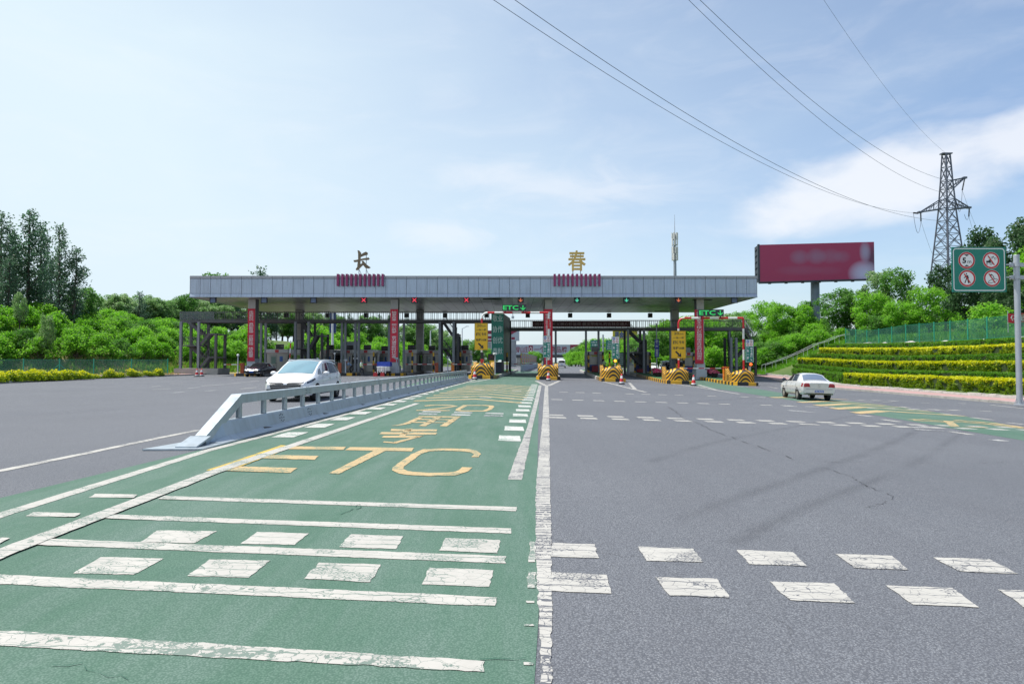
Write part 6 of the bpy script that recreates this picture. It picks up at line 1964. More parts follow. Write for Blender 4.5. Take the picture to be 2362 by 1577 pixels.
def limb(m, p, q, r0, r1, n=4, wob=.12):
    p, q = Vector(p), Vector(q); L = (q - p).length
    pts = [p.lerp(q, k / n) + (rv() * L * wob * .35 if 0 < k < n else Vector()) for k in range(n + 1)]
    m.tube(pts, [r0 + (r1 - r0) * k / n for k in range(n + 1)], 6)
    return pts
def make_tree(name, kind, h, wd, mat, nleaf, ls, label, cat, group):
    t = thing(name, label, cat, group=group)
    tr, cr = MB(), MB()
    if kind == 'poplar':
        trunk = limb(tr, (0, 0, -.5), (rnd.uniform(-.4, .4), rnd.uniform(-.3, .3), h * .96), h * .016 + .04, .02, 8, .03)
        tips = []
        nb = 46
        for k in range(nb):
            f = .12 + .85 * k / nb; z = h * f
            base_ = trunk[min(7, int(f * 8))].lerp(trunk[min(8, int(f * 8) + 1)], f * 8 % 1)
            L = wd * (.55 + .75 * math.sin(math.pi * min(1, f * .95 + .05)) ** .8) * rnd.uniform(.55, 1.15) * (1.25 - .75 * f)
            a = rnd.uniform(0, 6.28); d = Vector((math.cos(a), math.sin(a), rnd.uniform(.7, 1.5))).normalized() * L
            P = limb(tr, base_, base_ + d, .045 * (1.2 - f), .01, 3, .1); tips.append((P, L))
        tot = sum(x[1] for x in tips)
        for P, L in tips:
            for _ in range(int(nleaf * L / tot)):
                i = min(2, int(rnd.random() ** .7 * 3)); c = P[i].lerp(P[i + 1], rnd.random()) + rv() * (.22 + .16 * L)
                leaf(cr, c, ls * rnd.uniform(.6, 1.25), .25)
    else:
        fork = h * (.28 if kind == 'round' else .12)
        limb(tr, (0, 0, -.5), (rnd.uniform(-.2, .2), rnd.uniform(-.2, .2), fork), h * .026 + .03, h * .018 + .02, 3, .08)
        clumps = []
        nc = 26 if kind == 'round' else 15
        for k in range(nc):
            a = 2.4 * k + rnd.uniform(-.5, .5); u_ = (k + .5) / nc
            rr_ = wd * (.25 + .75 * math.sqrt(rnd.random())) * (math.sqrt(max(0, 1 - (u_ * 2 - 1) ** 2 * .85)) if kind == 'round' else (1.05 - .75 * u_))
            c = Vector((rr_ * math.cos(a), rr_ * math.sin(a), fork * .8 + (h - fork) * (.1 + .84 * u_)))
            if k < 12: limb(tr, (0, 0, fork * rnd.uniform(.7, 1)), c, h * .009 + .02, .015, 4, .14)
            clumps.append((c, rnd.uniform(.26, .46) * wd * (1.0 if kind == 'round' else 1.05)))
        tot = sum(r_ ** 2 for _, r_ in clumps)
        for c, r_ in clumps:
            for _ in range(int(nleaf * r_ * r_ / tot)):
                v = rv().normalized() * r_ * (rnd.random() ** .35) * rnd.uniform(.75, 1.12)
                v.z *= .72
                leaf(cr, c + v, ls * rnd.uniform(.55, 1.3), 1.2)
    tr.build('trunk', BARK, t, fix=False); cr.build('crown', mat, t, fix=False)
    return t
PROTO = {}
def proto(key, *a):
    "a fresh tree the first time, then copies that share its meshes"
    PROTO[key] = [make_tree(*a, '', 'tree', ''), False]
def plant(key, loc, s, label, group, rz=None, cat=None):
    p = PROTO[key]
    o = p[0] if not p[1] else copy_tree(p[0])
    p[1] = True
    o.location = loc; o['label'] = label; o['group'] = group
    if cat: o['category'] = cat
    o.rotation_euler = (0, 0, rnd.uniform(0, 6.28) if rz is None else rz)
    o.scale = s if isinstance(s, (tuple, list)) else (s, s, s)
    return o
for i in range(4): proto(f'pop{i}', 'poplar_tree', 'poplar', 10, 1.9, L_POP, 2500, .125)
for i in range(3): proto(f'rnd{i}', 'broadleaf_tree', 'round', 10, 3.4, L_MID, 5200, .2)
for i in range(2): proto(f'pal{i}', 'silver_leaved_tree', 'round', 10, 3.0, L_PALE, 4600, .19)
for i in range(2): proto(f'drk{i}', 'dark_tree', 'round', 10, 3.1, L_DRK, 4800, .19)
for i in range(2): proto(f'loc{i}', 'locust_tree', 'round', 10, 3.6, L_BRI, 5000, .2)
for i in range(4): proto(f'bus{i}', 'bush', 'bush', 3, 2.0, L_BRI, 2300, .125)
for i in range(2): proto(f'dbu{i}', 'dark_bush', 'bush', 3, 2.0, L_MID, 2000, .125)
def tree_at(key, px, pytop, Y, label, group, wide=1.0, hbase=None):
    p = at(px, pytop, Y); z = terrain(p.x, Y) - .1
    h = p.z - z; s = h / 10
    return plant(key, (p.x, Y, z), (s * wide, s * wide, s), label, group)
# poplar stand at the far left
G1 = 'poplars on top of the left bank'
for i, (px, py, Y, w_, lab) in enumerate(((6, 478, 86, 1.0, 'tall poplar cut by the left edge of the view'), (70, 472, 88, .95, 'tallest poplar of the left stand'), (98, 505, 92, .95, 'poplar just right of the tallest in the left stand'),
                                  (38, 520, 93, 1.0, 'poplar between the edge tree and the tallest poplar'), (138, 508, 87, .85, 'slim poplar with bare stem showing, second from right in the left stand'), (172, 560, 88, 1.0, 'rightmost lower poplar of the left stand'),
                                  (118, 585, 96, 1.2, 'shorter poplar filling the gap low in the left stand'), (-30, 500, 90, 1.1, 'poplar at the very left, mostly outside the view'), (22, 590, 84, 1.2, 'low poplar in front of the left stand'))):
    tree_at(f'pop{i % 4}', px, py, Y, lab, G1, w_)
tree_at('pal0', 47, 668, 79, 'small silvery sapling below the left poplars', 'saplings on the left bank', .5)
tree_at('pal1', 108, 718, 76, 'tiny silvery sapling on the left slope among bushes', 'saplings on the left bank', .5)
tree_at('rnd0', 190, 655, 92, 'round green tree right below the rightmost left poplar', 'saplings on the left bank', 1.0)
G2 = 'young trees along the crest of the left bank'
for i in range(26):
    px = 205 + i * 12.5; Y = pl(px, [(205, 101), (393, 125), (530, 148)]) + rnd.uniform(0, 14)
    tree_at(rnd.choice(('pal0', 'pal1', 'pop1', 'pal1', 'pal0')), px + rnd.uniform(-6, 6), 676 + rnd.uniform(-8, 16), Y, 'young silvery green tree in the row along the left bank crest', G2, 1.15)
tree_at('pop0', 322, 668, 116, 'slender young tree standing a little above the left crest row', G2, 1.3)
tree_at('rnd1', 432, 672, 133, 'dark round tree beside the left end of the footbridge railing', G2, .8)
tree_at('rnd0', 505, 620, 150, 'tree top showing above the canopy roof, left one', G2, .75)
tree_at('pop2', 601, 610, 162, 'tree top showing above the canopy roof, right one', G2, 1.3)
G3 = 'trees of the left bank seen under the canopy'
for i in range(44):
    px = 470 + i * 13; Y = pl(px, [(470, 140), (700, 175), (900, 235), (1040, 300)]) + rnd.uniform(-4, 12)
    top = pl(px, [(470, 690), (700, 716), (900, 728), (1020, 752)]) + rnd.uniform(-7, 14)
    x = at(px, top, Y).x
    tree_at(rnd.choice(('pal0', 'pal1', 'pop0', 'pop3', 'rnd1')), px, top, Y, 'slim grey-green tree in the row seen under the left canopy', G3, 1.05)
G4 = 'far trees behind the booths in the centre'
for px, top, Y, k in ((1045, 772, 190, 'rnd0'), (1068, 785, 175, 'rnd1'), (1086, 780, 170, 'rnd2'), (1102, 790, 165, 'rnd0'), (1118, 800, 175, 'loc0'), (1136, 800, 180, 'rnd1')):
    tree_at(k, px, top, Y, 'dark green round tree behind the booths left of the slogan tower', G4, 1.1)
for px, top, Y, k in ((1232, 808, 190, 'loc0'), (1243, 812, 200, 'rnd1'), (1225, 820, 185, 'rnd2')):
    tree_at(k, px, top, Y, 'small green tree by the median in front of the overpass', 'small trees by the median', 1.1)
G5 = 'trees lining the far road on the right'
for i in range(24):
    px = 1312 + i * 7.6; Y = 235 - i * 4.2
    top = pl(px, [(1312, 812), (1345, 790), (1365, 778), (1400, 780), (1440, 782), (1490, 765)]) + rnd.uniform(-4, 10)
    tree_at(rnd.choice(('loc0', 'loc1', 'rnd0', 'rnd2')), px, top, Y, 'leafy green tree in the far row right of the road', G5, 1.1)
for i in range(12):
    px = 1318 + i * 11; Y = 215 - i * 5
    x = at(px, 830, Y).x; plant(rnd.choice(('bus0', 'bus1', 'bus2')), (x, Y, terrain(x, Y)), 1.5, 'bright bush at the foot of the far right tree row', 'bushes below the far right trees', cat='bush')
G6 = 'pale leafy trees behind the right booths'
for i in range(22):
    px = 1492 + i * 10.5; Y = rnd.uniform(106, 128)
    top = pl(px, [(1490, 775), (1530, 742), (1590, 728), (1700, 722)]) + rnd.uniform(-10, 16)
    tree_at(rnd.choice(('pal0', 'pal1', 'loc0', 'rnd1', 'pal1')), px, top, Y, 'pale leafy tree behind the right toll lanes', G6, 1.0)
for i in range(14):
    px = 1500 + i * 18; Y = rnd.uniform(99, 106); x = at(px, 830, Y).x
    plant(rnd.choice(('bus0', 'bus1', 'bus3')), (x, Y, terrain(x, Y)), rnd.uniform(.8, 1.3), 'bright green bush below the pale trees at right', 'bushes below the pale right trees', cat='bush')
# right hillside
RT = (('loc1', 1772, 690, 118, 1.1, 'feathery tree just right of the canopy end'), ('loc0', 1805, 697, 112, 1.2, 'soft willow-like tree beside the billboard column, left of it'), ('loc1', 1842, 700, 108, 1.2, 'soft willow-like tree nearest the billboard column'),
      ('loc0', 1868, 690, 112, 1.0, 'green tree directly behind the billboard column'), ('rnd2', 1932, 662, 100, 1.15, 'dense dark round tree right of the billboard column'), ('rnd0', 1976, 660, 98, 1.0, 'dense dark tree below the right half of the billboard'),
      ('pal1', 2030, 612, 96, .75, 'tall pale tree with open top below the pylon wires'), ('rnd1', 2072, 612, 92, .75, 'tall feathery tree left of the pylon'), ('loc1', 2010, 668, 92, 1.0, 'bright tree in front of the tall pale tree'),
      ('loc0', 2075, 690, 86, 1.0, 'bright low tree above the fence, left of the pylon'), ('loc1', 2140, 655, 84, 1.0, 'bright green tree hiding the pylon foot'), ('drk0', 2178, 598, 88, .7, 'green tree in front of the pylon legs'),
      ('drk0', 2262, 508, 86, .62, 'tall dark tree rising above the green sign'), ('drk1', 2318, 545, 80, .8, 'tree between the sign and the right edge'), ('drk0', 2362, 488, 78, .8, 'tall tree at the right edge of the view'),
      ('drk1', 2235, 610, 74, .85, 'dark tree behind the left half of the green sign'), ('drk0', 2300, 610, 72, .9, 'dark tree behind the right half of the green sign'), ('drk1', 2352, 620, 68, .9, 'dark tree behind the sign post'), ('loc0', 2405, 560, 74, .9, 'tree just beyond the right edge of the view'))
for k, px, py, Y, w_, lab in RT: tree_at(k, px, py, Y, lab, 'trees on the right hillside', w_)
G7 = 'bushes on the right hillside'
for i in range(84):
    px = rnd.uniform(1715, 1900) if i % 3 else rnd.uniform(1900, 2362); Y = rnd.uniform(95.5, 122) if px < 1900 else rnd.uniform(62 if px > 2150 else 84, 106)
    x = at(px, 760, Y).x
    if x - road_r(min(Y, 93)) < 15 and Y < 95: continue
    if Y > 95 and x - road_r(Y) < 2.5: continue
    plant(rnd.choice(('bus0', 'bus1', 'bus2', 'bus3', 'dbu0')), (x, Y, terrain(x, Y) - .2), rnd.uniform(.6, 1.2), 'leafy bush in the dense growth of the right hillside', G7, cat='bush')
# the left bank: one thick growth of bushes
G8 = 'bushes covering the left bank'
for i in range(29):
    for j, d in enumerate((2.4, 5.8, 9.2, 12.6, 16.0, 19.4)):
        Y = 59 + i * 2.25 + rnd.uniform(-.9, .9) + (1.1 if j % 2 else 0); d += rnd.uniform(-1.2, 1.2); x = bank_l(Y) - d; px = CX + x / Y * F
        if px < -70 or px > 690 or (66 < Y and d < 5.2 and x > -54): continue
        k = rnd.choice(('bus0', 'bus1', 'bus2', 'bus3', 'bus0', 'bus2', 'dbu0'))
        plant(k, (x, Y, terrain(x, Y) - .3), rnd.uniform(.72, 1.08), 'bright leafy bush in the thick growth covering the left bank', G8, cat='bush')
for i in range(46):
    Y = 120 + i * 3.6; x = bank_l(Y) - rnd.uniform(1, 14)
    plant(rnd.choice(('bus0', 'bus1', 'bus2', 'bus3')), (x, Y, terrain(x, Y) - .2), rnd.uniform(1.2, 2.0), 'bright leafy bush on the left bank seen under the footbridge', 'bushes of the left bank beyond the tolls', cat='bush')

for p_, used in PROTO.values():          # kinds that were never planted
    if not used:
        for c_ in kids(p_): bpy.data.objects.remove(c_)
        bpy.data.objects.remove(p_)
# rough grass on the banks
def grass(name, n, fpos, mat, s0, s1):
    m = MB()
    for _ in range(n):
        p = fpos()
        if p is None: continue
        for _k in range(2):
            a = rnd.uniform(0, 6.28); s = rnd.uniform(s0, s1); w_ = s * .22
            dx_, dy_ = math.cos(a) * w_, math.sin(a) * w_; l = Vector((rnd.gauss(0, .3), rnd.gauss(0, .3), 1)) * s
            q = Vector((p[0] + rnd.gauss(0, .12), p[1] + rnd.gauss(0, .12), p[2] - .03))
            m.add([q + Vector((-dx_, -dy_, 0)), q + Vector((dx_, dy_, 0)), q + l], [(0, 1, 2)])
    return stuff(m.build(name, mat, fix=False))
def g_left():
    Y = rnd.uniform(56, 125); x = bank_l(Y) - rnd.uniform(-.5, 22); return (x, Y, terrain(x, Y))
grass('grass', 16000, g_left, L_GRA, .25, .7)
def g_dry():
    Y = rnd.uniform(70, 92); x = bank_l(Y) - rnd.uniform(-2.5, 6); return (x, Y, terrain(x, Y))
grass('dry_grass', 7000, g_dry, L_DRY, .12, .34)
def g_right():
    Y = rnd.uniform(94, 135); d = rnd.uniform(.3, 22); x = road_r(Y) + d; return (x, Y, terrain(x, Y))
grass('grass', 15000, g_right, L_GRA, .2, .6)
def g_step():
    Y = rnd.uniform(88, 96); d = rnd.uniform(2.6, 17); x = road_r(Y) + d
    return (x, Y, terrain(x, Y)) if Y > 91.6 else None
grass('grass', 6000, g_step, L_BRI, .15, .4)
def g_fence():
    Y = rnd.uniform(40, 92); d = rnd.uniform(14.2, 24); x = road_r(Y) + d; return (x, Y, terrain(x, Y))
grass('grass', 9000, g_fence, L_BRI, .3, .9)

# clipped hedges on the terraces
def hedge(d, y0, y1, zb, zt, w_, label, yellow, dens=230, yend=0):
    t0 = (road_r((y0 + y1) / 2) + d, y0, 0)
    t = thing('hedge', label, 'hedge', (0, 0, 0), 0, 'clipped hedges on the terraced slope')
    core, lv_ = MB(), MB()
    n_ = int((y1 - y0) / 2)
    bump = lambda y, k: .07 * noise.noise(Vector((y * .9, k, 1.3))) + .05 * noise.noise(Vector((y * 2.6, k * 3, 7)))
    rows = []
    for j in range(n_ + 1):
        y = y0 + (y1 - y0) * j / n_; x = road_r(y) + d; g = gz(road_r(y), y)
        rows.append([(x - w_ / 2 + .1, y, g + zb - .3), (x - w_ / 2 + .1, y, g + zt - .12), (x + w_ / 2 - .1, y, g + zt - .12), (x + w_ / 2 - .1, y, g + zb - .3)])
    v = [p for r_ in rows for p in r_]
    f = [(i * 4 + k, i * 4 + k + 1, i * 4 + 5 + k, i * 4 + 4 + k) for i in range(n_) for k in range(3)] + [(0, 1, 2, 3), (n_ * 4 + 3, n_ * 4 + 2, n_ * 4 + 1, n_ * 4)]
    core.add(v, f); core.build('inner_growth', M('hedge_inside', (.03, .055, .012), .9), t)
    L = y1 - y0; H = zt - zb
    def put(y, u_, v_, s):
        x = road_r(y) + d; g = gz(road_r(y), y)
        leaf(lv_, (x + u_, y, g + v_), s * rnd.uniform(.7, 1.3), .4, 0)
    nside = int(L * H * dens * 1.25); ntop = int(L * w_ * dens)
    pick = []
    for _ in range(nside):
        y = rnd.uniform(y0, y1); z = zb - .12 + (H + .12) * rnd.random() ** .85; b_ = bump(y, d) + .16 * noise.noise(Vector((y * 1.4, z * 1.6, d)))
        if noise.noise(Vector((y * 1.1, z * 1.8, d * 2))) < -.32: continue
        hz = (z - zb) / H
        pick.append((y, -w_ / 2 - b_ * 1.2, z + bump(y, 9) * .5, hz + rnd.gauss(0, .16)))
    for _ in range(ntop):
        y = rnd.uniform(y0, y1); u_ = rnd.uniform(-w_ / 2, w_ / 2)
        pick.append((y, u_, zt + bump(y, u_ * 2) + rnd.uniform(-.05, .05), 1.0 + rnd.gauss(0, .12)))
    for _ in range(int(w_ * H * dens)):
        z = rnd.uniform(zb - .1, zt)
        pick.append((y1 + rnd.uniform(-.02, .1), rnd.uniform(-w_ / 2, w_ / 2), z, (z - zb) / H)); pick.append((y0 - rnd.uniform(-.02, .1), rnd.uniform(-w_ / 2, w_ / 2), z, (z - zb) / H))
    gr_ = MB()
    for y, u_, z, hz in pick:
        x = road_r(y) + d; g = gz(road_r(y), y)
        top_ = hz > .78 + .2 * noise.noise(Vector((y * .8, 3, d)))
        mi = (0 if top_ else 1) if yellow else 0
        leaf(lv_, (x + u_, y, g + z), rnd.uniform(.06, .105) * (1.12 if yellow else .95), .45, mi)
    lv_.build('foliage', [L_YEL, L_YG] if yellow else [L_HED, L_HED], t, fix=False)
    return t
hedge(4.15, 22, 66, .30, 1.2, 1.25, 'lowest golden hedge along the stone edging on the right', True, 210)
hedge(4.15, 66.3, 84, .30, 1.15, 1.25, 'lowest dark green hedge beyond the silver sedan', False, 200)
hedge(5.75, 23, 88, .95, 1.55, 1.1, 'lowest of the three long green hedges on the slope', False, 200)
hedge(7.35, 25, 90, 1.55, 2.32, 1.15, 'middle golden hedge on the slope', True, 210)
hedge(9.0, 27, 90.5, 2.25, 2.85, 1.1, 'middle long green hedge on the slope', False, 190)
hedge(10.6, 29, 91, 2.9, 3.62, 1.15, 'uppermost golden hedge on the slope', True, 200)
hedge(12.0, 31, 91.5, 3.5, 4.15, 1.2, 'topmost green hedge just below the fence', False, 190)
# stones on the bare strip
for k, (y, s) in enumerate(((85, .5), (80, .4), (73, .55), (66, .45), (60, .35), (55, .4))):
    x = road_r(y) + 13.4; m = MB(); bm = bmesh.new(); bmesh.ops.create_icosphere(bm, subdivisions=2, radius=1)
    m.add([(v.co.x * s * (1 + .3 * noise.noise(v.co * 1.3 + Vector((k, 0, 0)))), v.co.y * s * 1.3, v.co.z * s * .45 * (1 + .4 * noise.noise(v.co * 2))) for v in bm.verts], [tuple(v.index for v in f.verts) for f in bm.faces]); bm.free()
    o = m.build('rock', STONE); o.location = (x, y, terrain(x, y) + .1); tag(o, f'pale rock on the bare soil below the fence, {nth[k]} from the far end', 'rock', 'rocks below the fence')
# golden shrubs along the left kerb
pg = []
for i, (px, hh) in enumerate(((-8, .85), (12, .8), (34, .85), (52, .9), (72, .85), (92, .9), (112, .85), (132, .9), (150, .85), (168, .85), (186, .75), (204, .8), (226, .45), (262, .85), (284, .5), (316, .85), (352, .6), (374, .8))):
    Y = pl(px, [(-10, 46.5), (0, 47), (200, 57), (320, 67), (380, 72)]); x = at(px, 870, Y).x - .4
    t = thing('golden_shrub', f'golden leaved shrub beside the left kerb, {i + 1 if i > 11 else nth[i]}{"th" if i > 11 else ""} from the left', 'shrub', (x, Y, terrain(x, Y) + .1), 0, 'golden shrubs beside the left kerb')
    if i < 4:
        m = MB()
        for _ in range(900):
            v = rv().normalized() * rnd.random() ** .4; zz = abs(v.z)
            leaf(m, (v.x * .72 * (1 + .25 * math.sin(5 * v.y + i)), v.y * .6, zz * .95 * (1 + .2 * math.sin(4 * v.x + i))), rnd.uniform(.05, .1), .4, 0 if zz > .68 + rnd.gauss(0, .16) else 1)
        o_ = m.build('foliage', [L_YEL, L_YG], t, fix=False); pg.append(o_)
        m = MB()
        for k in range(6): limb(m, (0, 0, -.05), (rnd.uniform(-.4, .4), rnd.uniform(-.35, .35), .6), .02, .008, 3)
        m.build('stem', BARK, t, fix=False)
    else:
        for ch in kids(pg_t[i % 4]):
            c = ch.copy(); COL.objects.link(c); c.parent = t
    if i == 3: pg_t = [o.parent for o in pg]
    t.scale = (1.1, 1.0, hh * .9); t.rotation_euler = (0, 0, rnd.uniform(0, 6))
def g_kerb():
    Y = rnd.uniform(44, 76); x = road_l(Y) - rnd.uniform(.3, 1.6); return (x, Y, terrain(x, Y) + .1)
grass('weeds', 1500, g_kerb, L_DRY, .08, .25)

# ================================================================ VEHICLES
CHROME = M('chrome', (.6, .6, .62), .15, .9, .03)
REDLENS = glass('red_lens', (.33, .012, .02), .1)
PLATE = M('blue_plate', (.03, .1, .42), .45)
LENS = glass('headlamp_glass', (.05, .06, .09), .05)
TYRE, RIM = RUBBER, M('alloy_rim', (.38, .38, .38), .35, .6, .06)
UNDER = M('underbody_black', (.012, .012, .013), .8)
DRL = M('white_lamp', (.8, .82, .85), .2)
def sm(y, pts, e=.09): return (pl(y - e, pts) + 2 * pl(y, pts) + pl(y + e, pts)) / 4
class Car:
    def __init__(s, L, W, zb, belt, top, plan, roofw, tumble=.0, mid=.45):
        s.L, s.W, s.zb, s.belt, s.top, s.plan, s.rw, s.mid = L, W, zb, belt, top, plan, roofw, mid
    def sec(s, y):
        "half section as (x, z) points from sill to roof centre"
        w = s.W / 2 * sm(y, s.plan); zt = sm(y, s.top); zb = sm(y, s.zb, .05); bl = min(sm(y, s.belt), zt - .015)
        rw = s.W / 2 * sm(y, s.rw)
        cab = max(0, min(1, (zt - bl - .05) / .25))
        ew = w * .90 * (1 - cab) + min(rw, w * .97) * cab
        ez = (zt - .02) * (1 - cab) + (zt - .075) * cab
        if ez < bl: ez = bl + .004
        return [(0, zb), (w * .90, zb), (w * .965, zb + .09), (w, zb + (bl - zb) * s.mid), (w * .995, zb + (bl - zb) * .72), (w * .955, bl), (ew, ez), (ew * .72, zt - .018 * (1 + cab)), (ew * .4, zt - .004), (0, zt)]
    def hw(s, y, z):
        P = s.sec(y)[1:7]
        if z <= P[0][1]: return P[0][0]
        for a, b in zip(P, P[1:]):
            if z <= b[1]: return a[0] + (b[0] - a[0]) * (z - a[1]) / max(1e-6, b[1] - a[1])
        return P[-1][0]
    def topz(s, x, y):
        P = s.sec(y)[6:]; x = abs(x)
        for a, b in zip(P, P[1:]):
            if x >= b[0]: return b[1] + (a[1] - b[1]) * (x - b[0]) / max(1e-6, a[0] - b[0]) if x <= a[0] else a[1] - (x - a[0]) * .8
        return P[-1][1]
    def endy(s, x, z, sg):
        y = sg * s.L / 2
        for _ in range(160):
            P = s.sec(y)
            if P[0][1] - .001 <= z <= s.topz(x, y) and abs(x) <= s.hw(y, z): return y
            y -= sg * .01
        return y
    def shell(s, wheels, r, mat, parent, wd=.24):
        n_ = int(s.L / .085); v, f = [], []
        ys_ = [-s.L / 2 + s.L * k / n_ for k in range(n_ + 1)]
        rings = []
        for y in ys_:
            P = s.sec(y); rings.append([(x, y, z) for x, z in P] + [(-x, y, z) for x, z in P[-2:0:-1]])
        k = len(rings[0]); v = [p for r_ in rings for p in r_]
        f = [(i * k + j, i * k + (j + 1) % k, (i + 1) * k + (j + 1) % k, (i + 1) * k + j) for i in range(n_) for j in range(k)]
        f += [tuple(range(k)), tuple(range(n_ * k, n_ * k + k))[::-1]]
        m = MB(); m.add(v, f, 0, True); o = m.build('body', [mat], parent)
        o.data.materials.append(UNDER)
        cut = MB()
        for wy in wheels:
            for sx in (-1, 1):
                c_ = MB(); n2 = 26
                a, b = sx * (s.W / 2 - wd), sx * (s.W / 2 + .2)
                pts = [(wy + r * math.cos(2 * math.pi * q / n2), r * .96 + r * math.sin(2 * math.pi * q / n2)) for q in range(n2)]
                cut.prism([(p[0], p[1]) for p in pts], 'X', min(a, b), max(a, b))
        co = cut.build('cutter', [UNDER]); bpy.context.view_layer.update()
        co.matrix_world = parent.matrix_world.copy()
        bm_ = o.modifiers.new('arches', 'BOOLEAN'); bm_.operation = 'DIFFERENCE'; bm_.object = co; bm_.solver = 'EXACT'; bm_.material_mode = 'TRANSFER'
        bpy.context.view_layer.update(); dg = bpy.context.evaluated_depsgraph_get()
        me = bpy.data.meshes.new_from_object(o.evaluated_get(dg)); o.modifiers.clear(); o.data = me; me.name = 'body'
        bpy.data.objects.remove(co)
        me.set_sharp_from_angle(angle=R(32))
        return o
    def patch(s, kind, quad, name, mat, parent, sg=1, off=.006, n=(8, 5)):
        "a skin over the body: kind side (y,z), top (x,y) or end (x,z)"
        m = MB(); v = []
        a, b, c, d = [Vector(p) for p in quad]
        nu, nv = n
        for j in range(nv + 1):
            for i in range(nu + 1):
                p = a.lerp(b, i / nu).lerp(d.lerp(c, i / nu), j / nv)
                if kind == 'side': v.append((sg * (s.hw(p.x, p.y) + off), p.x, p.y))
                elif kind == 'top': v.append((p.x, p.y + (off if p.y > 0 else -off) * .5, s.topz(p.x, p.y) + off))
                else: v.append((p.x, s.endy(p.x, p.y, sg) + sg * off, p.y))
        m.add(v, [(j * (nu + 1) + i, j * (nu + 1) + i + 1, (j + 1) * (nu + 1) + i + 1, (j + 1) * (nu + 1) + i) for j in range(nv) for i in range(nu)], 0, True)
        return m.build(name, mat, parent)
def wheel(x, y, r, w, parent, sx, spokes=5, rim=None):
    o = thing('wheel', '', ''); del o['label'], o['category']
    o.parent = parent; o.location = (x, y, r)
    prof = [(r * .62, -w / 2), (r * .93, -w / 2), (r, -w * .36), (r, w * .36), (r * .93, w / 2), (r * .62, w / 2), (r * .6, w * .3), (r * .6, -w * .3), (r * .62, -w / 2)]
    a = MB().lathe(prof, n=28).build('tyre', TYRE, o)
    m = MB().lathe([(r * .62, w * .46), (r * .57, w * .47), (r * .55, w * .2), (.001, w * .18)], n=28, mi=1)
    m.lathe([(r * .64, w * .44), (r * .64, w * .49), (r * .57, w * .49)], n=28); m.lathe([(r * .14, w * .2), (r * .14, w * .46), (.001, w * .47)], n=12)
    for k in range(spokes):
        an = 2 * math.pi * k / spokes; c_, s_ = math.cos(an), math.sin(an); q = []
        for rr_, hw_ in ((r * .1, r * .1), (r * .58, r * .075)):
            for e in (-1, 1): q.append((rr_ * c_ - e * hw_ * s_, rr_ * s_ + e * hw_ * c_))
        m.add([(q[0][0], q[0][1], w * .44), (q[1][0], q[1][1], w * .44), (q[3][0], q[3][1], w * .46), (q[2][0], q[2][1], w * .46)], [(0, 1, 2, 3)])
    b = m.build('rim', [rim or RIM, UNDER], o)
    for q in (a, b): q.rotation_euler = (0, math.pi / 2 * sx, 0)
    return o
def paint(name, col, coat=1.0, rough=.35, dirt=None): return M(name, col, rough, 0, .02, .6, 0, dirt, coat)
def mirror(t, x, y, z, sx, mat):
    m = MB(); bm = bmesh.new(); bmesh.ops.create_icosphere(bm, subdivisions=2, radius=1)
    m.add([(x + sx * .13 + v.co.x * .13, y + v.co.y * .075 + .0, z + .06 + v.co.z * .085) for v in bm.verts], [tuple(v.index for v in f.verts) for f in bm.faces], 0, True); bm.free()
    m.bar((x - sx * .05, y, z), (x + sx * .08, y, z + .03), .05); m.build('mirror', mat, t)
def car_at(name, label, cat, x, y, heading, group=None):
    "heading: direction of the nose, clockwise from +Y; the wheels follow the cross-fall of the road"
    t = thing(name, label, cat, (x, y, gz(x, y)), 0, group)
    e = .8
    nx = (gz(x + e, y) - gz(x - e, y)) / (2 * e); ny = (gz(x, y + e) - gz(x, y - e)) / (2 * e)
    up = Vector((-nx, -ny, 1)).normalized(); f = Vector((math.sin(heading), math.cos(heading), 0)); rgt = f.cross(up).normalized(); f = up.cross(rgt)
    t.rotation_euler = Matrix((rgt, f, up)).transposed().to_euler()
    bpy.context.view_layer.update()
    return t

# ---- white people carrier behind the guard rail
WP = paint('white_car_paint', (.78, .79, .81))
mp = Car(4.68, 1.83, [(-2.34, .42), (-2.1, .27), (1.9, .24), (2.2, .26), (2.34, .38)],
         [(-2.34, .98), (-1.6, 1.08), (.3, 1.0), (1.1, .96), (1.9, .88), (2.34, .74)],
         [(-2.34, 1.02), (-2.3, 1.1), (-2.12, 1.36), (-1.85, 1.54), (-1.2, 1.645), (-.4, 1.68), (.1, 1.655), (.7, 1.43), (1.42, 1.06), (1.65, 1.0), (2.1, .89), (2.26, .8), (2.34, .66)],
         [(-2.34, .80), (-2.2, .93), (-1.6, 1.0), (1.3, 1.0), (1.95, .965), (2.2, .87), (2.34, .72)],
         [(-2.34, .66), (-1.8, .72), (-.5, .76), (.4, .74), (1.2, .80), (2.34, .7)])
t = car_at('people_carrier', 'white people carrier with dark glass roof driving behind the guard rail', 'car', -8.25, 27.35, R(181))
t.scale = (1, 1, .95); bpy.context.view_layer.update()
WB = (1.42, -1.37)
mp.shell(WB, .365, WP, t)
for wy in WB:
    for sx in (-1, 1): wheel(sx * .80, wy, .325, .215, t, sx, 5, M('two_tone_rim', (.2, .2, .21), .3, .6))
mp.patch('top', ((-.60, .24), (.60, .24), (.68, 1.33), (-.68, 1.33)), 'windscreen', SCREEN, t, n=(10, 10), off=.01)
mp.patch('top', ((-.56, -1.75), (.56, -1.75), (.59, .17), (-.59, .17)), 'glass_roof', glass('roof_glass', (.07, .09, .11), .08), t, n=(8, 20), off=.008)
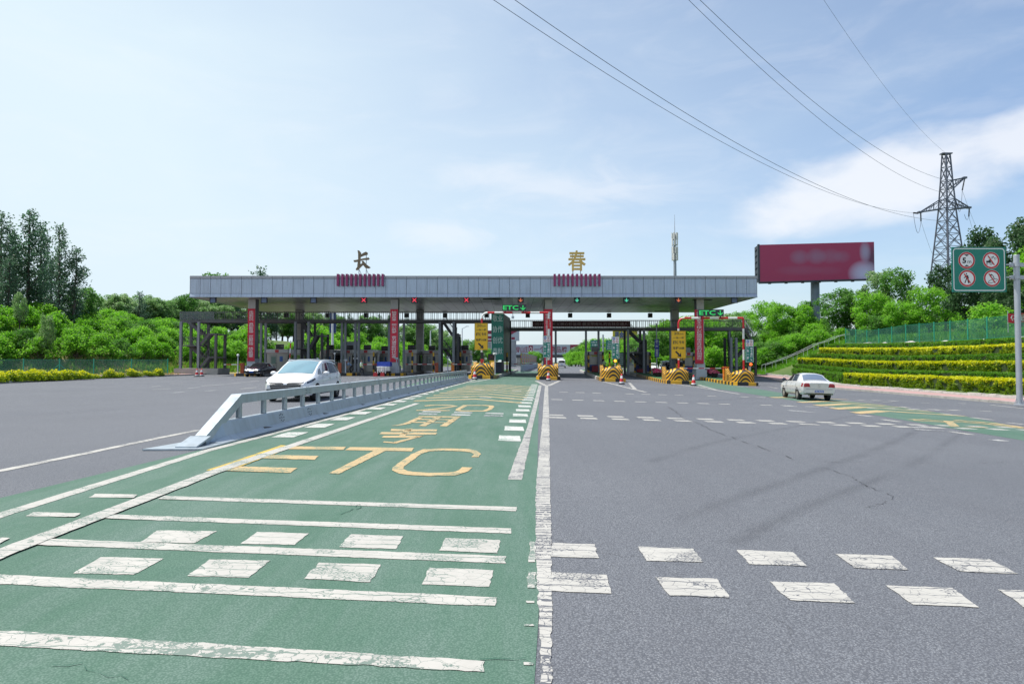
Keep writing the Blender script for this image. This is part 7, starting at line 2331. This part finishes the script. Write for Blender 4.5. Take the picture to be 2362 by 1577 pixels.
for sx in (-1, 1):
    mp.patch('side', ((1.12, 1.03), (.66, 1.05), (.62, 1.30), (.80, 1.24)), 'quarter_window', CARGLASS, t, sx)
    mp.patch('side', ((.60, 1.04), (-.28, 1.07), (-.26, 1.52), (.22, 1.47)), 'window', CARGLASS, t, sx)
    mp.patch('side', ((-.36, 1.07), (-1.34, 1.10), (-1.22, 1.50), (-.34, 1.53)), 'window', CARGLASS, t, sx)
    mp.patch('side', ((-1.42, 1.11), (-2.02, 1.17), (-1.86, 1.37), (-1.32, 1.48)), 'window', CARGLASS, t, sx)
    for y in (.72, -.32, -1.30): mp.patch('side', ((y, .36), (y + .012, .36), (y + .012, 1.0), (y, 1.0)), 'door_seam', SEAM, t, sx, .002, (1, 8))
    mp.patch('side', ((.9, .62), (-1.2, .66), (-1.2, .675), (.9, .635)), 'crease_shade', M('panel_shade', (.6, .61, .63), .4), t, sx, .002)  # shade of the body crease, painted as a thin darker strip
    for y in (-.12, -1.08): mp.patch('side', ((y, .86), (y - .2, .87), (y - .2, .9), (y, .89)), 'door_handle', CHROME, t, sx, .02, (3, 1))
    mp.patch('side', ((.9, .25), (-.95, .26), (-.95, .34), (.9, .33)), 'sill', CHROME, t, sx, .006, (8, 1))
    mirror(t, sx * .90, .72, 1.03, sx, WP)
    # head lamp sweeps from grille end round the corner
    mp.patch('side', ((2.22, .70), (1.55, .86), (1.62, .93), (2.2, .79)), 'headlight', LENS, t, sx, .008)
    mp.patch('side', ((2.18, .685), (1.72, .78), (1.66, .89), (1.70, .78)), 'running_light', DRL, t, sx, .016)
    mp.patch('end', ((sx * .5, .69), (sx * .72, .72), (sx * .70, .80), (sx * .5, .76)), 'headlight', LENS, t, 1, .012)
    mp.patch('end', ((sx * .5, .36), (sx * .74, .38), (sx * .74, .5), (sx * .54, .5)), 'fog_recess', BLACK, t, 1, .012)
    mp.patch('end', ((sx * .62, .98), (sx * .70, .9), (sx * .70, 1.1), (sx * .62, 1.1)), 'tail_light', REDLENS, t, -1)
    MB().tube([(sx * .645, -1.75, 1.585), (sx * .665, -1.5, 1.615), (sx * .67, -.2, 1.635), (sx * .66, .15, 1.61)], .02, 6).build('roof_rail', WP, t)
mp.patch('end', ((-.52, .44), (.52, .44), (.60, .76), (-.60, .76)), 'grille', BLACK, t, 1, .014)
for z in (.5, .58, .66, .735): mp.patch('end', ((-.50 - (z - .44) * .2, z), (.50 + (z - .44) * .2, z), (.5 + (z - .44) * .2, z + .016), (-.5 - (z - .44) * .2, z + .016)), 'grille_bar', CHROME, t, 1, .03, (8, 1))
mp.patch('end', ((-.075, .66), (.075, .66), (.06, .75), (-.06, .75)), 'badge', CHROME, t, 1, .04, (2, 2))
mp.patch('end', ((-.7, .26), (.7, .26), (.66, .33), (-.66, .33)), 'lower_intake', BLACK, t, 1, .012)
m = MB().cbox((0, -1.55, 1.70), (.04, .16, .05)); m.build('antenna', WP, t)

# ---- silver-white sedan driving away on the right
SW = paint('silver_white_paint', (.60, .61, .61), 1.0, .3, ((.42, .36, .26), .18))
sd_ = Car(4.42, 1.66, [(-2.21, .40), (-2.0, .30), (1.9, .25), (2.21, .36)],
          [(-2.21, .90), (-1.9, .93), (-1.2, .94), (.8, .91), (2.0, .78), (2.21, .66)],
          [(-2.21, .88), (-2.17, .98), (-2.0, 1.025), (-1.62, 1.04), (-1.05, 1.34), (-.85, 1.405), (-.3, 1.425), (.2, 1.40), (.42, 1.33), (1.05, .98), (1.3, .95), (2.0, .84), (2.16, .76), (2.21, .64)],
          [(-2.21, .93), (-2.1, .98), (-1.2, 1.0), (1.2, 1.0), (1.95, .96), (2.21, .84)],
          [(-2.21, .8), (-1.6, .74), (-.9, .69), (.2, .69), (1.1, .80), (2.21, .8)])
t = car_at('sedan', 'silver white old sedan with red tail lights driving away beside the hedged slope', 'car', 15.98, 37.25, R(6.5))
WB = (1.24, -1.23)
sd_.shell(WB, .335, SW, t, .23)
for wy in WB:
    for sx in (-1, 1): wheel(sx * .725, wy, .295, .19, t, sx, 9, M('dusty_rim', (.42, .40, .36), .5, .3))
sd_.patch('top', ((-.60, -1.58), (.60, -1.58), (.50, -1.02), (-.50, -1.02)), 'rear_window', glass('rear_glass', (.13, .17, .24), .06), t, n=(8, 8), off=.01)
sd_.patch('top', ((-.50, .40), (.50, .40), (.62, 1.0), (-.62, 1.0)), 'windscreen', CARGLASS, t, n=(8, 8), off=.01)
for sx in (-1, 1):
    sd_.patch('side', ((.80, .965), (-.10, .975), (-.08, 1.31), (.30, 1.30)), 'window', CARGLASS, t, sx)
    sd_.patch('side', ((-.20, .975), (-1.02, .985), (-.86, 1.30), (-.19, 1.32)), 'window', CARGLASS, t, sx)
    sd_.patch('side', ((.42, 1.30), (-.9, 1.30), (-.85, 1.345), (.3, 1.345)), 'rain_guard', BLACK, t, sx, .015, (8, 1))
    for y in (.85, -.16, -1.0): sd_.patch('side', ((y, .34), (y + .012, .34), (y + .012, .92), (y, .92)), 'door_seam', SEAM, t, sx, .002, (1, 8))
    sd_.patch('side', ((1.9, .56), (-1.9, .56), (-1.9, .60), (1.9, .60)), 'rub_strip', M('pale_strip', (.5, .5, .5), .4), t, sx, .012, (16, 1))
    sd_.patch('side', ((.86, .26), (-.88, .27), (-.88, .33), (.86, .32)), 'sill', M('sill_grey', (.2, .2, .2), .5), t, sx, .004, (8, 1))
    for y in (.0, -.86): sd_.patch('side', ((y, .84), (y - .17, .84), (y - .17, .87), (y, .87)), 'door_handle', SW, t, sx, .025, (2, 1))
    mirror(t, sx * .82, .72, .97, sx, M('dark_mirror', (.02, .03, .06), .25))
    sd_.patch('end', ((sx * .44, .70), (sx * .80, .70), (sx * .80, .90), (sx * .50, .905)), 'tail_light', REDLENS, t, -1, .012)
    sd_.patch('side', ((-2.13, .71), (-1.93, .72), (-1.97, .89), (-2.13, .90)), 'tail_light', REDLENS, t, sx, .008)
    sd_.patch('end', ((sx * .46, .675), (sx * .64, .675), (sx * .64, .70), (sx * .46, .70)), 'reversing_light', DRL, t, -1, .016, (2, 1))
    sd_.patch('end', ((sx * .45, .62), (sx * .74, .62), (sx * .72, .74), (sx * .45, .74)), 'headlight', LENS, t, 1)
sd_.patch('end', ((-.80, .585), (.80, .585), (.80, .60), (-.80, .60)), 'bumper_seam', M('bumper_seam_blue', (.18, .24, .34), .5), t, -1, .004, (10, 1))
sd_.patch('end', ((-.22, .43), (.22, .43), (.22, .54), (-.22, .54)), 'number_plate', PLATE, t, -1, .02, (2, 1))
y_ = sd_.endy(0, .49, -1)
text('吉A·M6052', -.19, .45, .19, .52, y_ - .026, LETW, t, 'plate_lettering', .02)
sd_.patch('end', ((-.76, .29), (.76, .29), (.78, .40), (-.78, .40)), 'rear_valance', BLACK, t, -1, .008, (10, 2))
m = MB(); y_ = sd_.endy(0, .8, -1); m.disc((0, .80), .05, y_ - .02, 18, 0, .038); m.box(-.06, y_ - .018, .69, .06, y_ - .012, .71); m.build('badge', CHROME, t)
sd_.patch('end', ((-.43, .905), (.43, .905), (.43, .915), (-.43, .915)), 'boot_seam', SEAM, t, -1, .002, (6, 1))
MB().tube([(-.45, -2.12, .26), (-.45, -2.0, .27)], .03, 8).build('exhaust', CHROME, t)

# ---- dark sedan coming through the far left lane
BP = paint('blue_black_paint', (.010, .012, .022), .35, .3)
bs = Car(4.85, 1.84, [(-2.42, .42), (-2.2, .3), (2.1, .26), (2.42, .36)],
         [(-2.42, .92), (-1.9, .97), (.8, .92), (2.1, .80), (2.42, .66)],
         [(-2.42, .9), (-2.3, 1.04), (-1.9, 1.1), (-1.1, 1.38), (-.7, 1.46), (-.1, 1.475), (.35, 1.42), (1.15, 1.02), (1.5, .97), (2.2, .84), (2.36, .76), (2.42, .62)],
         [(-2.42, .84), (-2.2, .95), (-1.2, 1.0), (1.2, 1.0), (2.1, .95), (2.42, .80)], [(-2.42, .8), (-1.6, .72), (-.6, .70), (.4, .70), (1.2, .8), (2.42, .8)])
t = car_at('sedan', 'glossy dark blue-black sedan coming out of the leftmost toll lane', 'car', -26.35, 71.6, R(181))
WB = (1.42, -1.39); bs.shell(WB, .36, BP, t)
for wy in WB:
    for sx in (-1, 1): wheel(sx * .80, wy, .32, .21, t, sx, 5)
bs.patch('top', ((-.55, .38), (.55, .38), (.68, 1.12), (-.68, 1.12)), 'windscreen', CARGLASS, t, n=(8, 8), off=.01)
for sx in (-1, 1):
    bs.patch('side', ((.85, .99), (-.15, 1.0), (-.12, 1.36), (.32, 1.34)), 'window', CARGLASS, t, sx); bs.patch('side', ((-.25, 1.0), (-1.35, 1.02), (-1.0, 1.33), (-.23, 1.37)), 'window', CARGLASS, t, sx)
    bs.patch('side', ((.9, 1.36), (-1.3, 1.36), (-1.2, 1.385), (.8, 1.385)), 'window_trim', CHROME, t, sx, .012, (8, 1))
    bs.patch('end', ((sx * .52, .66), (sx * .84, .68), (sx * .82, .78), (sx * .52, .77)), 'headlight', M('pale_headlight', (.35, .4, .5), .15), t, 1)
    bs.patch('end', ((sx * .5, .36), (sx * .8, .38), (sx * .8, .44), (sx * .5, .43)), 'fog_light', CHROME, t, 1, .01)
    mirror(t, sx * .92, .75, .99, sx, BP)
for z in (.62, .66, .70, .74): bs.patch('end', ((-.5, z), (.5, z), (.5, z + .02), (-.5, z + .02)), 'grille_bar', CHROME, t, 1, .012, (8, 1))
bs.patch('end', ((-.22, .45), (.22, .45), (.22, .56), (-.22, .56)), 'number_plate', PLATE, t, 1, .02, (2, 1))
bs.patch('end', ((-.7, .3), (.7, .3), (.7, .33), (-.7, .33)), 'lower_trim', CHROME, t, 1, .014, (8, 1))

# ---- far vehicles
def van(label, x, y, hd, name='van', cat='van', paint_=WP, H=1.95, group=None, L=4.9, W=1.8):
    c = Car(L, W, [(-L / 2, .4), (L / 2, .4)], [(-L / 2, 1.05), (L / 2 - 1.2, 1.05), (L / 2, .8)],
            [(-L / 2, H * .85), (-L / 2 + .12, H * .97), (-L / 2 + .6, H), (L / 2 - 1.9, H), (L / 2 - 1.55, H * .93), (L / 2 - .9, 1.12), (L / 2 - .2, .98), (L / 2, .75)],
            [(-L / 2, .93), (-L / 2 + .2, 1), (L / 2 - .5, 1), (L / 2, .85)], [(-L / 2, .82), (L / 2 - 2, .84), (L / 2, .8)])
    t = car_at(name, label, cat, x, y, hd, group); c.shell((L / 2 - .95, -L / 2 + .9), .38, paint_, t)
    for wy in (L / 2 - .95, -L / 2 + .9):
        for sx in (-1, 1): wheel(sx * (W / 2 - .11), wy, .34, .2, t, sx)
    c.patch('end', ((-.66, 1.18), (.66, 1.18), (.6, H - .25), (-.6, H - .25)), 'rear_window', CARGLASS, t, -1, .012)
    c.patch('end', ((-.24, .72), (.24, .72), (.24, .84), (-.24, .84)), 'number_plate', PLATE, t, -1, .015, (2, 1))
    c.patch('end', ((-.84, .42), (.84, .42), (.84, .55), (-.84, .55)), 'rear_bumper', BLACK, t, -1, .01)
    c.patch('top', ((-.6, L / 2 - 1.55), (.6, L / 2 - 1.55), (.66, L / 2 - .95), (-.66, L / 2 - .95)), 'windscreen', CARGLASS, t, off=.012)
    for sx in (-1, 1):
        for ya, yb in ((L / 2 - 1.2, L / 2 - 2.2), (L / 2 - 2.3, .1 - L * .18), (-L * .2, -L / 2 + .35)): c.patch('side', ((ya, 1.12), (yb, 1.12), (yb + .06, H - .25), (min(ya, L / 2 - 1.55), H - .25)), 'window', CARGLASS, t, sx)
        c.patch('end', ((sx * .7, .85), (sx * .82, .85), (sx * .82, 1.15), (sx * .74, 1.15)), 'tail_light', REDLENS, t, -1, .012)
    return t, c
p = G(1297, 848.5); van('white van driving away on the far road beyond the central island', p.x, p.y + 2.4, R(3))
px, Y = 1536, 96; x = at(px, 840, Y).x
tv, cv = van('white off-road vehicle with spare wheel parked behind the right flower planters', x, Y, R(8), 'off_road_car', 'car', WP, 1.9)
m = MB().lathe([(.34, -.1), (.34, .1), (.3, .13), (.001, .13)], n=20); o = m.build('spare_wheel', RUBBER, tv); o.rotation_euler = (math.pi / 2, 0, 0); o.location = (.2, -2.6, 1.0)
x = at(1512, 846, 100).x; van('white car nose showing left of the parked off-road vehicle', x - .3, 101, R(190), 'parked_car', 'car', paint('second_white_paint', (.74, .75, .77)), 1.5, None, 4.4, 1.75)
x = at(868, 840, 96).x; van('white van waiting in the lane behind the worker', x, 97, R(180), 'van', 'van', paint('second_white_paint', (.74, .75, .77)), 2.0)
# coach far behind on the left
CB = paint('cream_coach_paint', (.5, .47, .38)); x = at(768, 820, 104).x
bc = Car(11.5, 2.5, [(-5.75, .4), (5.75, .4)], [(-5.75, 1.4), (5.75, 1.4)], [(-5.75, 3.0), (-5.6, 3.2), (5.5, 3.2), (5.66, 2.9), (5.75, 1.2)], [(-5.75, .96), (-5.5, 1), (5.5, 1), (5.75, .94)], [(-5.75, .93), (5.75, .93)])
t = car_at('coach', 'cream roofed coach standing far behind the white car roof', 'coach', x, 108, R(184)); bc.shell((3.4, -2.8), .55, CB, t, .3)
for wy in (3.4, -2.8):
    for sx in (-1, 1): wheel(sx * 1.12, wy, .5, .26, t, sx)
bc.patch('end', ((-1.1, 1.3), (1.1, 1.3), (1.05, 2.6), (-1.05, 2.6)), 'windscreen', GLASS, t, 1, .02)
for sx in (-1, 1): bc.patch('side', ((5.3, 1.55), (-5.3, 1.55), (-5.3, 2.6), (5.3, 2.6)), 'window', GLASS, t, sx, .012, (20, 3))
MB().box(-.9, -3, 3.21, .9, 2.5, 3.42).build('roof_unit', OFFW, t)
# maintenance tricycle with blue load beside the second banner
p = at(884, 865, 73.6); z = gz(p.x, 73.6)
t = thing('cargo_tricycle', 'small white cargo tricycle with a blue tarpaulin load beside the second banner', 'tricycle', (p.x, 73.2, z))
MB().box(-.65, .2, 1.05, .75, 1.5, 1.55).build('load', M('blue_tarpaulin', (.04, .09, .5), .6, 0, .2, 3, .3), t)
MB().box(-.62, .15, .55, .72, 1.6, 1.04).build('cargo_box', OFFW, t)
m = MB(); m.tube([(-.5, -.6, .95), (-.48, -.6, 1.0), (.5, -.6, 1.0), (.52, -.6, .95)], .04, 6); m.bar((-.42, -.55, .3), (-.42, -.35, 1.0), .05); m.bar((.42, -.55, .3), (.42, -.35, 1.0), .05); m.bar((0, -.6, .4), (0, -.4, 1.05), .06); m.build('handlebar_frame', WHITE, t)
MB().box(-.3, -.5, .42, .3, -.1, .9).build('front_shield', OFFW, t)
for x_, y_, in ((-.55, .9), (.65, .9), (0, -.6)): wheel(x_, y_, .26, .12, t, 1, 6)
for px, lab in ((866.5, 'left of two red plastic water barriers by the white tricycle'), (883, 'right of two red plastic water barriers by the white tricycle')):
    p = at(px, 866, 72.4); t = thing('water_barrier', lab, 'barrier', (p.x, 72.2, gz(p.x, 72.2)), 0, 'red water barriers')
    MB().prism([(-.22, 0), (.22, 0), (.17, .42), (-.17, .42)], 'Y', -.14, .14).build('body', RED, t); MB().lathe([(.05, .42), (.05, .46), (.001, .465)], n=10).build('cap', WHITE, t)

# ================================================================ PEOPLE
SKIN = M('skin', (.42, .25, .17), .6); NAVY = M('dark_trousers', (.02, .022, .03), .8); SHIRT = M('pale_blue_shirt', (.45, .55, .62), .8); HAIR = M('black_hair', (.015, .013, .012), .6); VEST = M('reflective_vest', (.42, .62, .10), .6); SHOE = M('black_shoes', (.015, .015, .016), .5)
def figure(label, loc, rz, J, cols, vest=None, cap=None, s=1.0):
    "one skinned body from a joint list {name: (x, y, z, radius)}; the figure faces -Y"
    t = thing('person', label, 'person', loc, rz)
    order = ['pelvis', 'belly', 'chest', 'neck', 'head', 'crown', 'shL', 'elL', 'wrL', 'hdL', 'shR', 'elR', 'wrR', 'hdR', 'hipL', 'knL', 'anL', 'toL', 'hipR', 'knR', 'anR', 'toR']
    E_ = [('pelvis', 'belly'), ('belly', 'chest'), ('chest', 'neck'), ('neck', 'head'), ('head', 'crown'), ('chest', 'shL'), ('shL', 'elL'), ('elL', 'wrL'), ('wrL', 'hdL'), ('chest', 'shR'), ('shR', 'elR'), ('elR', 'wrR'), ('wrR', 'hdR'),
          ('pelvis', 'hipL'), ('hipL', 'knL'), ('knL', 'anL'), ('anL', 'toL'), ('pelvis', 'hipR'), ('hipR', 'knR'), ('knR', 'anR'), ('anR', 'toR')]
    vs_ = [Vector(J[k][:3]) for k in order]; rad = [J[k][3] for k in order]
    ed = [(order.index(a), order.index(b)) for a, b in E_]
    for h_, w_ in (('hdL', 'wrL'), ('hdR', 'wrR')):     # fingers and thumb
        H_, W_ = Vector(J[h_][:3]), Vector(J[w_][:3]); d = (H_ - W_).normalized(); sd2 = d.orthogonal().normalized()
        for q, ln in ((-.03, .075), (-.01, .09), (.012, .085), (.032, .065)):
            vs_.append(H_ + sd2 * q + d * ln * .5); rad.append(.011); vs_.append(H_ + sd2 * q * 1.2 + d * ln + Vector((0, -.012, 0))); rad.append(.009)
            n_ = len(vs_); ed += [(order.index(h_), n_ - 2), (n_ - 2, n_ - 1)]
        vs_.append(H_ - d * .03 + sd2 * .05); rad.append(.012); vs_.append(H_ + d * .02 + sd2 * .065); rad.append(.01); n_ = len(vs_); ed += [(order.index(h_), n_ - 2), (n_ - 2, n_ - 1)]
    me = bpy.data.meshes.new('body'); me.from_pydata(vs_, ed, []); o = bpy.data.objects.new('body', me); COL.objects.link(o)
    md = o.modifiers.new('skin', 'SKIN'); md.use_smooth_shade = True
    for i, r_ in enumerate(rad): me.skin_vertices[0].data[i].radius = (r_, r_ * (.78 if i in (1, 2) else 1))
    me.skin_vertices[0].data[0].use_root = True
    o.modifiers.new('sub', 'SUBSURF').levels = 1; o.modifiers['sub'].render_levels = 1
    bpy.context.view_layer.update(); dg = bpy.context.evaluated_depsgraph_get()
    m2 = bpy.data.meshes.new_from_object(o.evaluated_get(dg)); o.modifiers.clear(); o.data = m2
    for c in (SKIN, cols[0], cols[1], SHOE): m2.materials.append(c)
    P = [Vector(J[k][:3]) for k in order]
    for f in m2.polygons:
        c = f.center; best = min(range(len(E_)), key=lambda i: (lambda a, b: (c - (a + (b - a) * max(0, min(1, (c - a).dot(b - a) / max(1e-6, (b - a).length_squared))))).length - .6 * J[E_[i][1]][3])(Vector(J[E_[i][0]][:3]), Vector(J[E_[i][1]][:3])))
        a, b = E_[best]
        f.material_index = 0 if b in ('head', 'crown', 'hdL', 'hdR', 'wrL', 'wrR') else 3 if b in ('toL', 'toR') else 2 if b in ('hipL', 'knL', 'anL', 'hipR', 'knR', 'anR') else 1
        f.use_smooth = True
    o.parent = t
    hc = (Vector(J['head'][:3]) + Vector(J['crown'][:3])) / 2; up = (Vector(J['crown'][:3]) - Vector(J['head'][:3])).normalized()
    bm = bmesh.new(); bmesh.ops.create_icosphere(bm, subdivisions=2, radius=1); m = MB()
    m.add([hc + up * .035 + Vector((v.co.x * .093, v.co.y * .112 + .014, v.co.z * .105)) for v in bm.verts if True], [tuple(v.index for v in f.verts) for f in bm.faces if f.calc_center_median().z > -.15 or f.calc_center_median().y > .35], 0, True)
    m.build('hair' if not cap else 'cap', cap or HAIR, t, fix=False)
    m = MB()
    for sx in (-1, 1): m.cbox(hc + Vector((sx * .034, -.1, .0)), (.022, .012, .012), 1)
    m.cbox(hc + Vector((0, -.115, -.025)), (.024, .03, .04), 0); m.cbox(hc + Vector((0, -.1, -.06)), (.045, .01, .01), 2)
    m.build('face_features', [SKIN, BLACK, M('lips', (.3, .12, .1), .5)], t); bm.free()
    if vest:
        c0, c1_ = Vector(J['belly'][:3]), Vector(J['chest'][:3]); ax = (c1_ - c0).normalized(); m = MB(); v = []; n_ = 16
        sx_ = Vector((1, 0, 0)); fy = ax.cross(sx_).normalized()
        for k, (f, wx, wy) in enumerate(((-.45, .19, .14), (0, .185, .135), (.55, .205, .145), (1.0, .205, .14), (1.25, .15, .11))):
            c = c0.lerp(c1_, f)
            v += [c + sx_ * wx * math.cos(2 * math.pi * q / n_) + fy * wy * math.sin(2 * math.pi * q / n_) for q in range(n_)]
        m.add(v, [(i * n_ + q, i * n_ + (q + 1) % n_, (i + 1) * n_ + (q + 1) % n_, (i + 1) * n_ + q) for i in range(4) for q in range(n_)], 0, True)
        for i in (1, 2):
            for f in range(n_): m.m[i * n_ + f] = 0
        for f in range(n_): m.m[1 * n_ + f] = 1
        m.build('vest', [vest, M('reflective_tape', (.75, .78, .8), .3)], t)
    return t
STAND = {'pelvis': (0, 0, .95, .13), 'belly': (0, 0, 1.1, .125), 'chest': (0, 0, 1.33, .14), 'neck': (0, -.01, 1.5, .055), 'head': (0, -.02, 1.58, .075), 'crown': (0, -.015, 1.68, .085),
         'shL': (.19, 0, 1.42, .06), 'elL': (.25, .03, 1.15, .045), 'wrL': (.26, -.05, .92, .032), 'hdL': (.26, -.08, .84, .036), 'shR': (-.19, 0, 1.42, .06), 'elR': (-.25, .04, 1.15, .045), 'wrR': (-.25, -.03, .92, .032), 'hdR': (-.25, -.06, .84, .036),
         'hipL': (.10, 0, .88, .095), 'knL': (.11, -.03, .5, .062), 'anL': (.11, .02, .09, .042), 'toL': (.12, -.14, .035, .034), 'hipR': (-.10, 0, .88, .095), 'knR': (-.11, -.03, .5, .062), 'anR': (-.11, .02, .09, .042), 'toR': (-.12, -.14, .035, .034)}
def mod(**k):
    d = dict(STAND)
    for a, v in k.items(): d[a] = (*v, d[a][3])
    return d
p = at(834.5, 865, 73); figure('worker in reflective vest and dark trousers walking past the lowered gate arm', (p.x, 72.8, gz(p.x, 72.8)), R(70),
    mod(knL=(.11, -.16, .52), anL=(.11, -.2, .1), toL=(.12, -.36, .05), knR=(-.11, .04, .5), anR=(-.11, .24, .12), toR=(-.12, .1, .035), elR=(-.24, -.14, 1.18), wrR=(-.2, -.3, 1.02), hdR=(-.19, -.36, .97)), (SHIRT, NAVY), VEST)
p = at(808, 862, 76); figure('person in red cap and blue shirt stooping over between the steel posts', (p.x, 76.2, gz(p.x, 76.2) + .3), R(-60),
    mod(pelvis=(0, .1, .82), belly=(0, -.05, .93), chest=(0, -.25, 1.06), neck=(0, -.40, 1.13), head=(0, -.46, 1.17), crown=(0, -.53, 1.24), shL=(.19, -.30, 1.08), elL=(.22, -.34, .82), wrL=(.18, -.42, .62), hdL=(.17, -.45, .55), shR=(-.19, -.30, 1.08), elR=(-.22, -.34, .82), wrR=(-.16, -.45, .64), hdR=(-.15, -.48, .57),
        hipL=(.1, .1, .76), knL=(.13, -.12, .45), anL=(.12, .06, .09), toL=(.13, -.1, .035), hipR=(-.1, .1, .76), knR=(-.13, -.12, .45), anR=(-.12, .06, .09), toR=(-.13, -.1, .035)), (M('blue_white_shirt', (.25, .36, .55), .8), NAVY), None, RED)
p = at(1393, 852, 86); figure('worker in pale shirt and yellow-green vest standing right of the leftmost front-facing booth', (p.x, 86, gz(p.x, 86) + .31), R(35),
    mod(elL=(.26, -.1, 1.18), wrL=(.16, -.26, 1.14), hdL=(.1, -.3, 1.15), elR=(-.26, -.08, 1.18), wrR=(-.14, -.27, 1.1), hdR=(-.08, -.31, 1.1)), (SHIRT, NAVY), VEST)
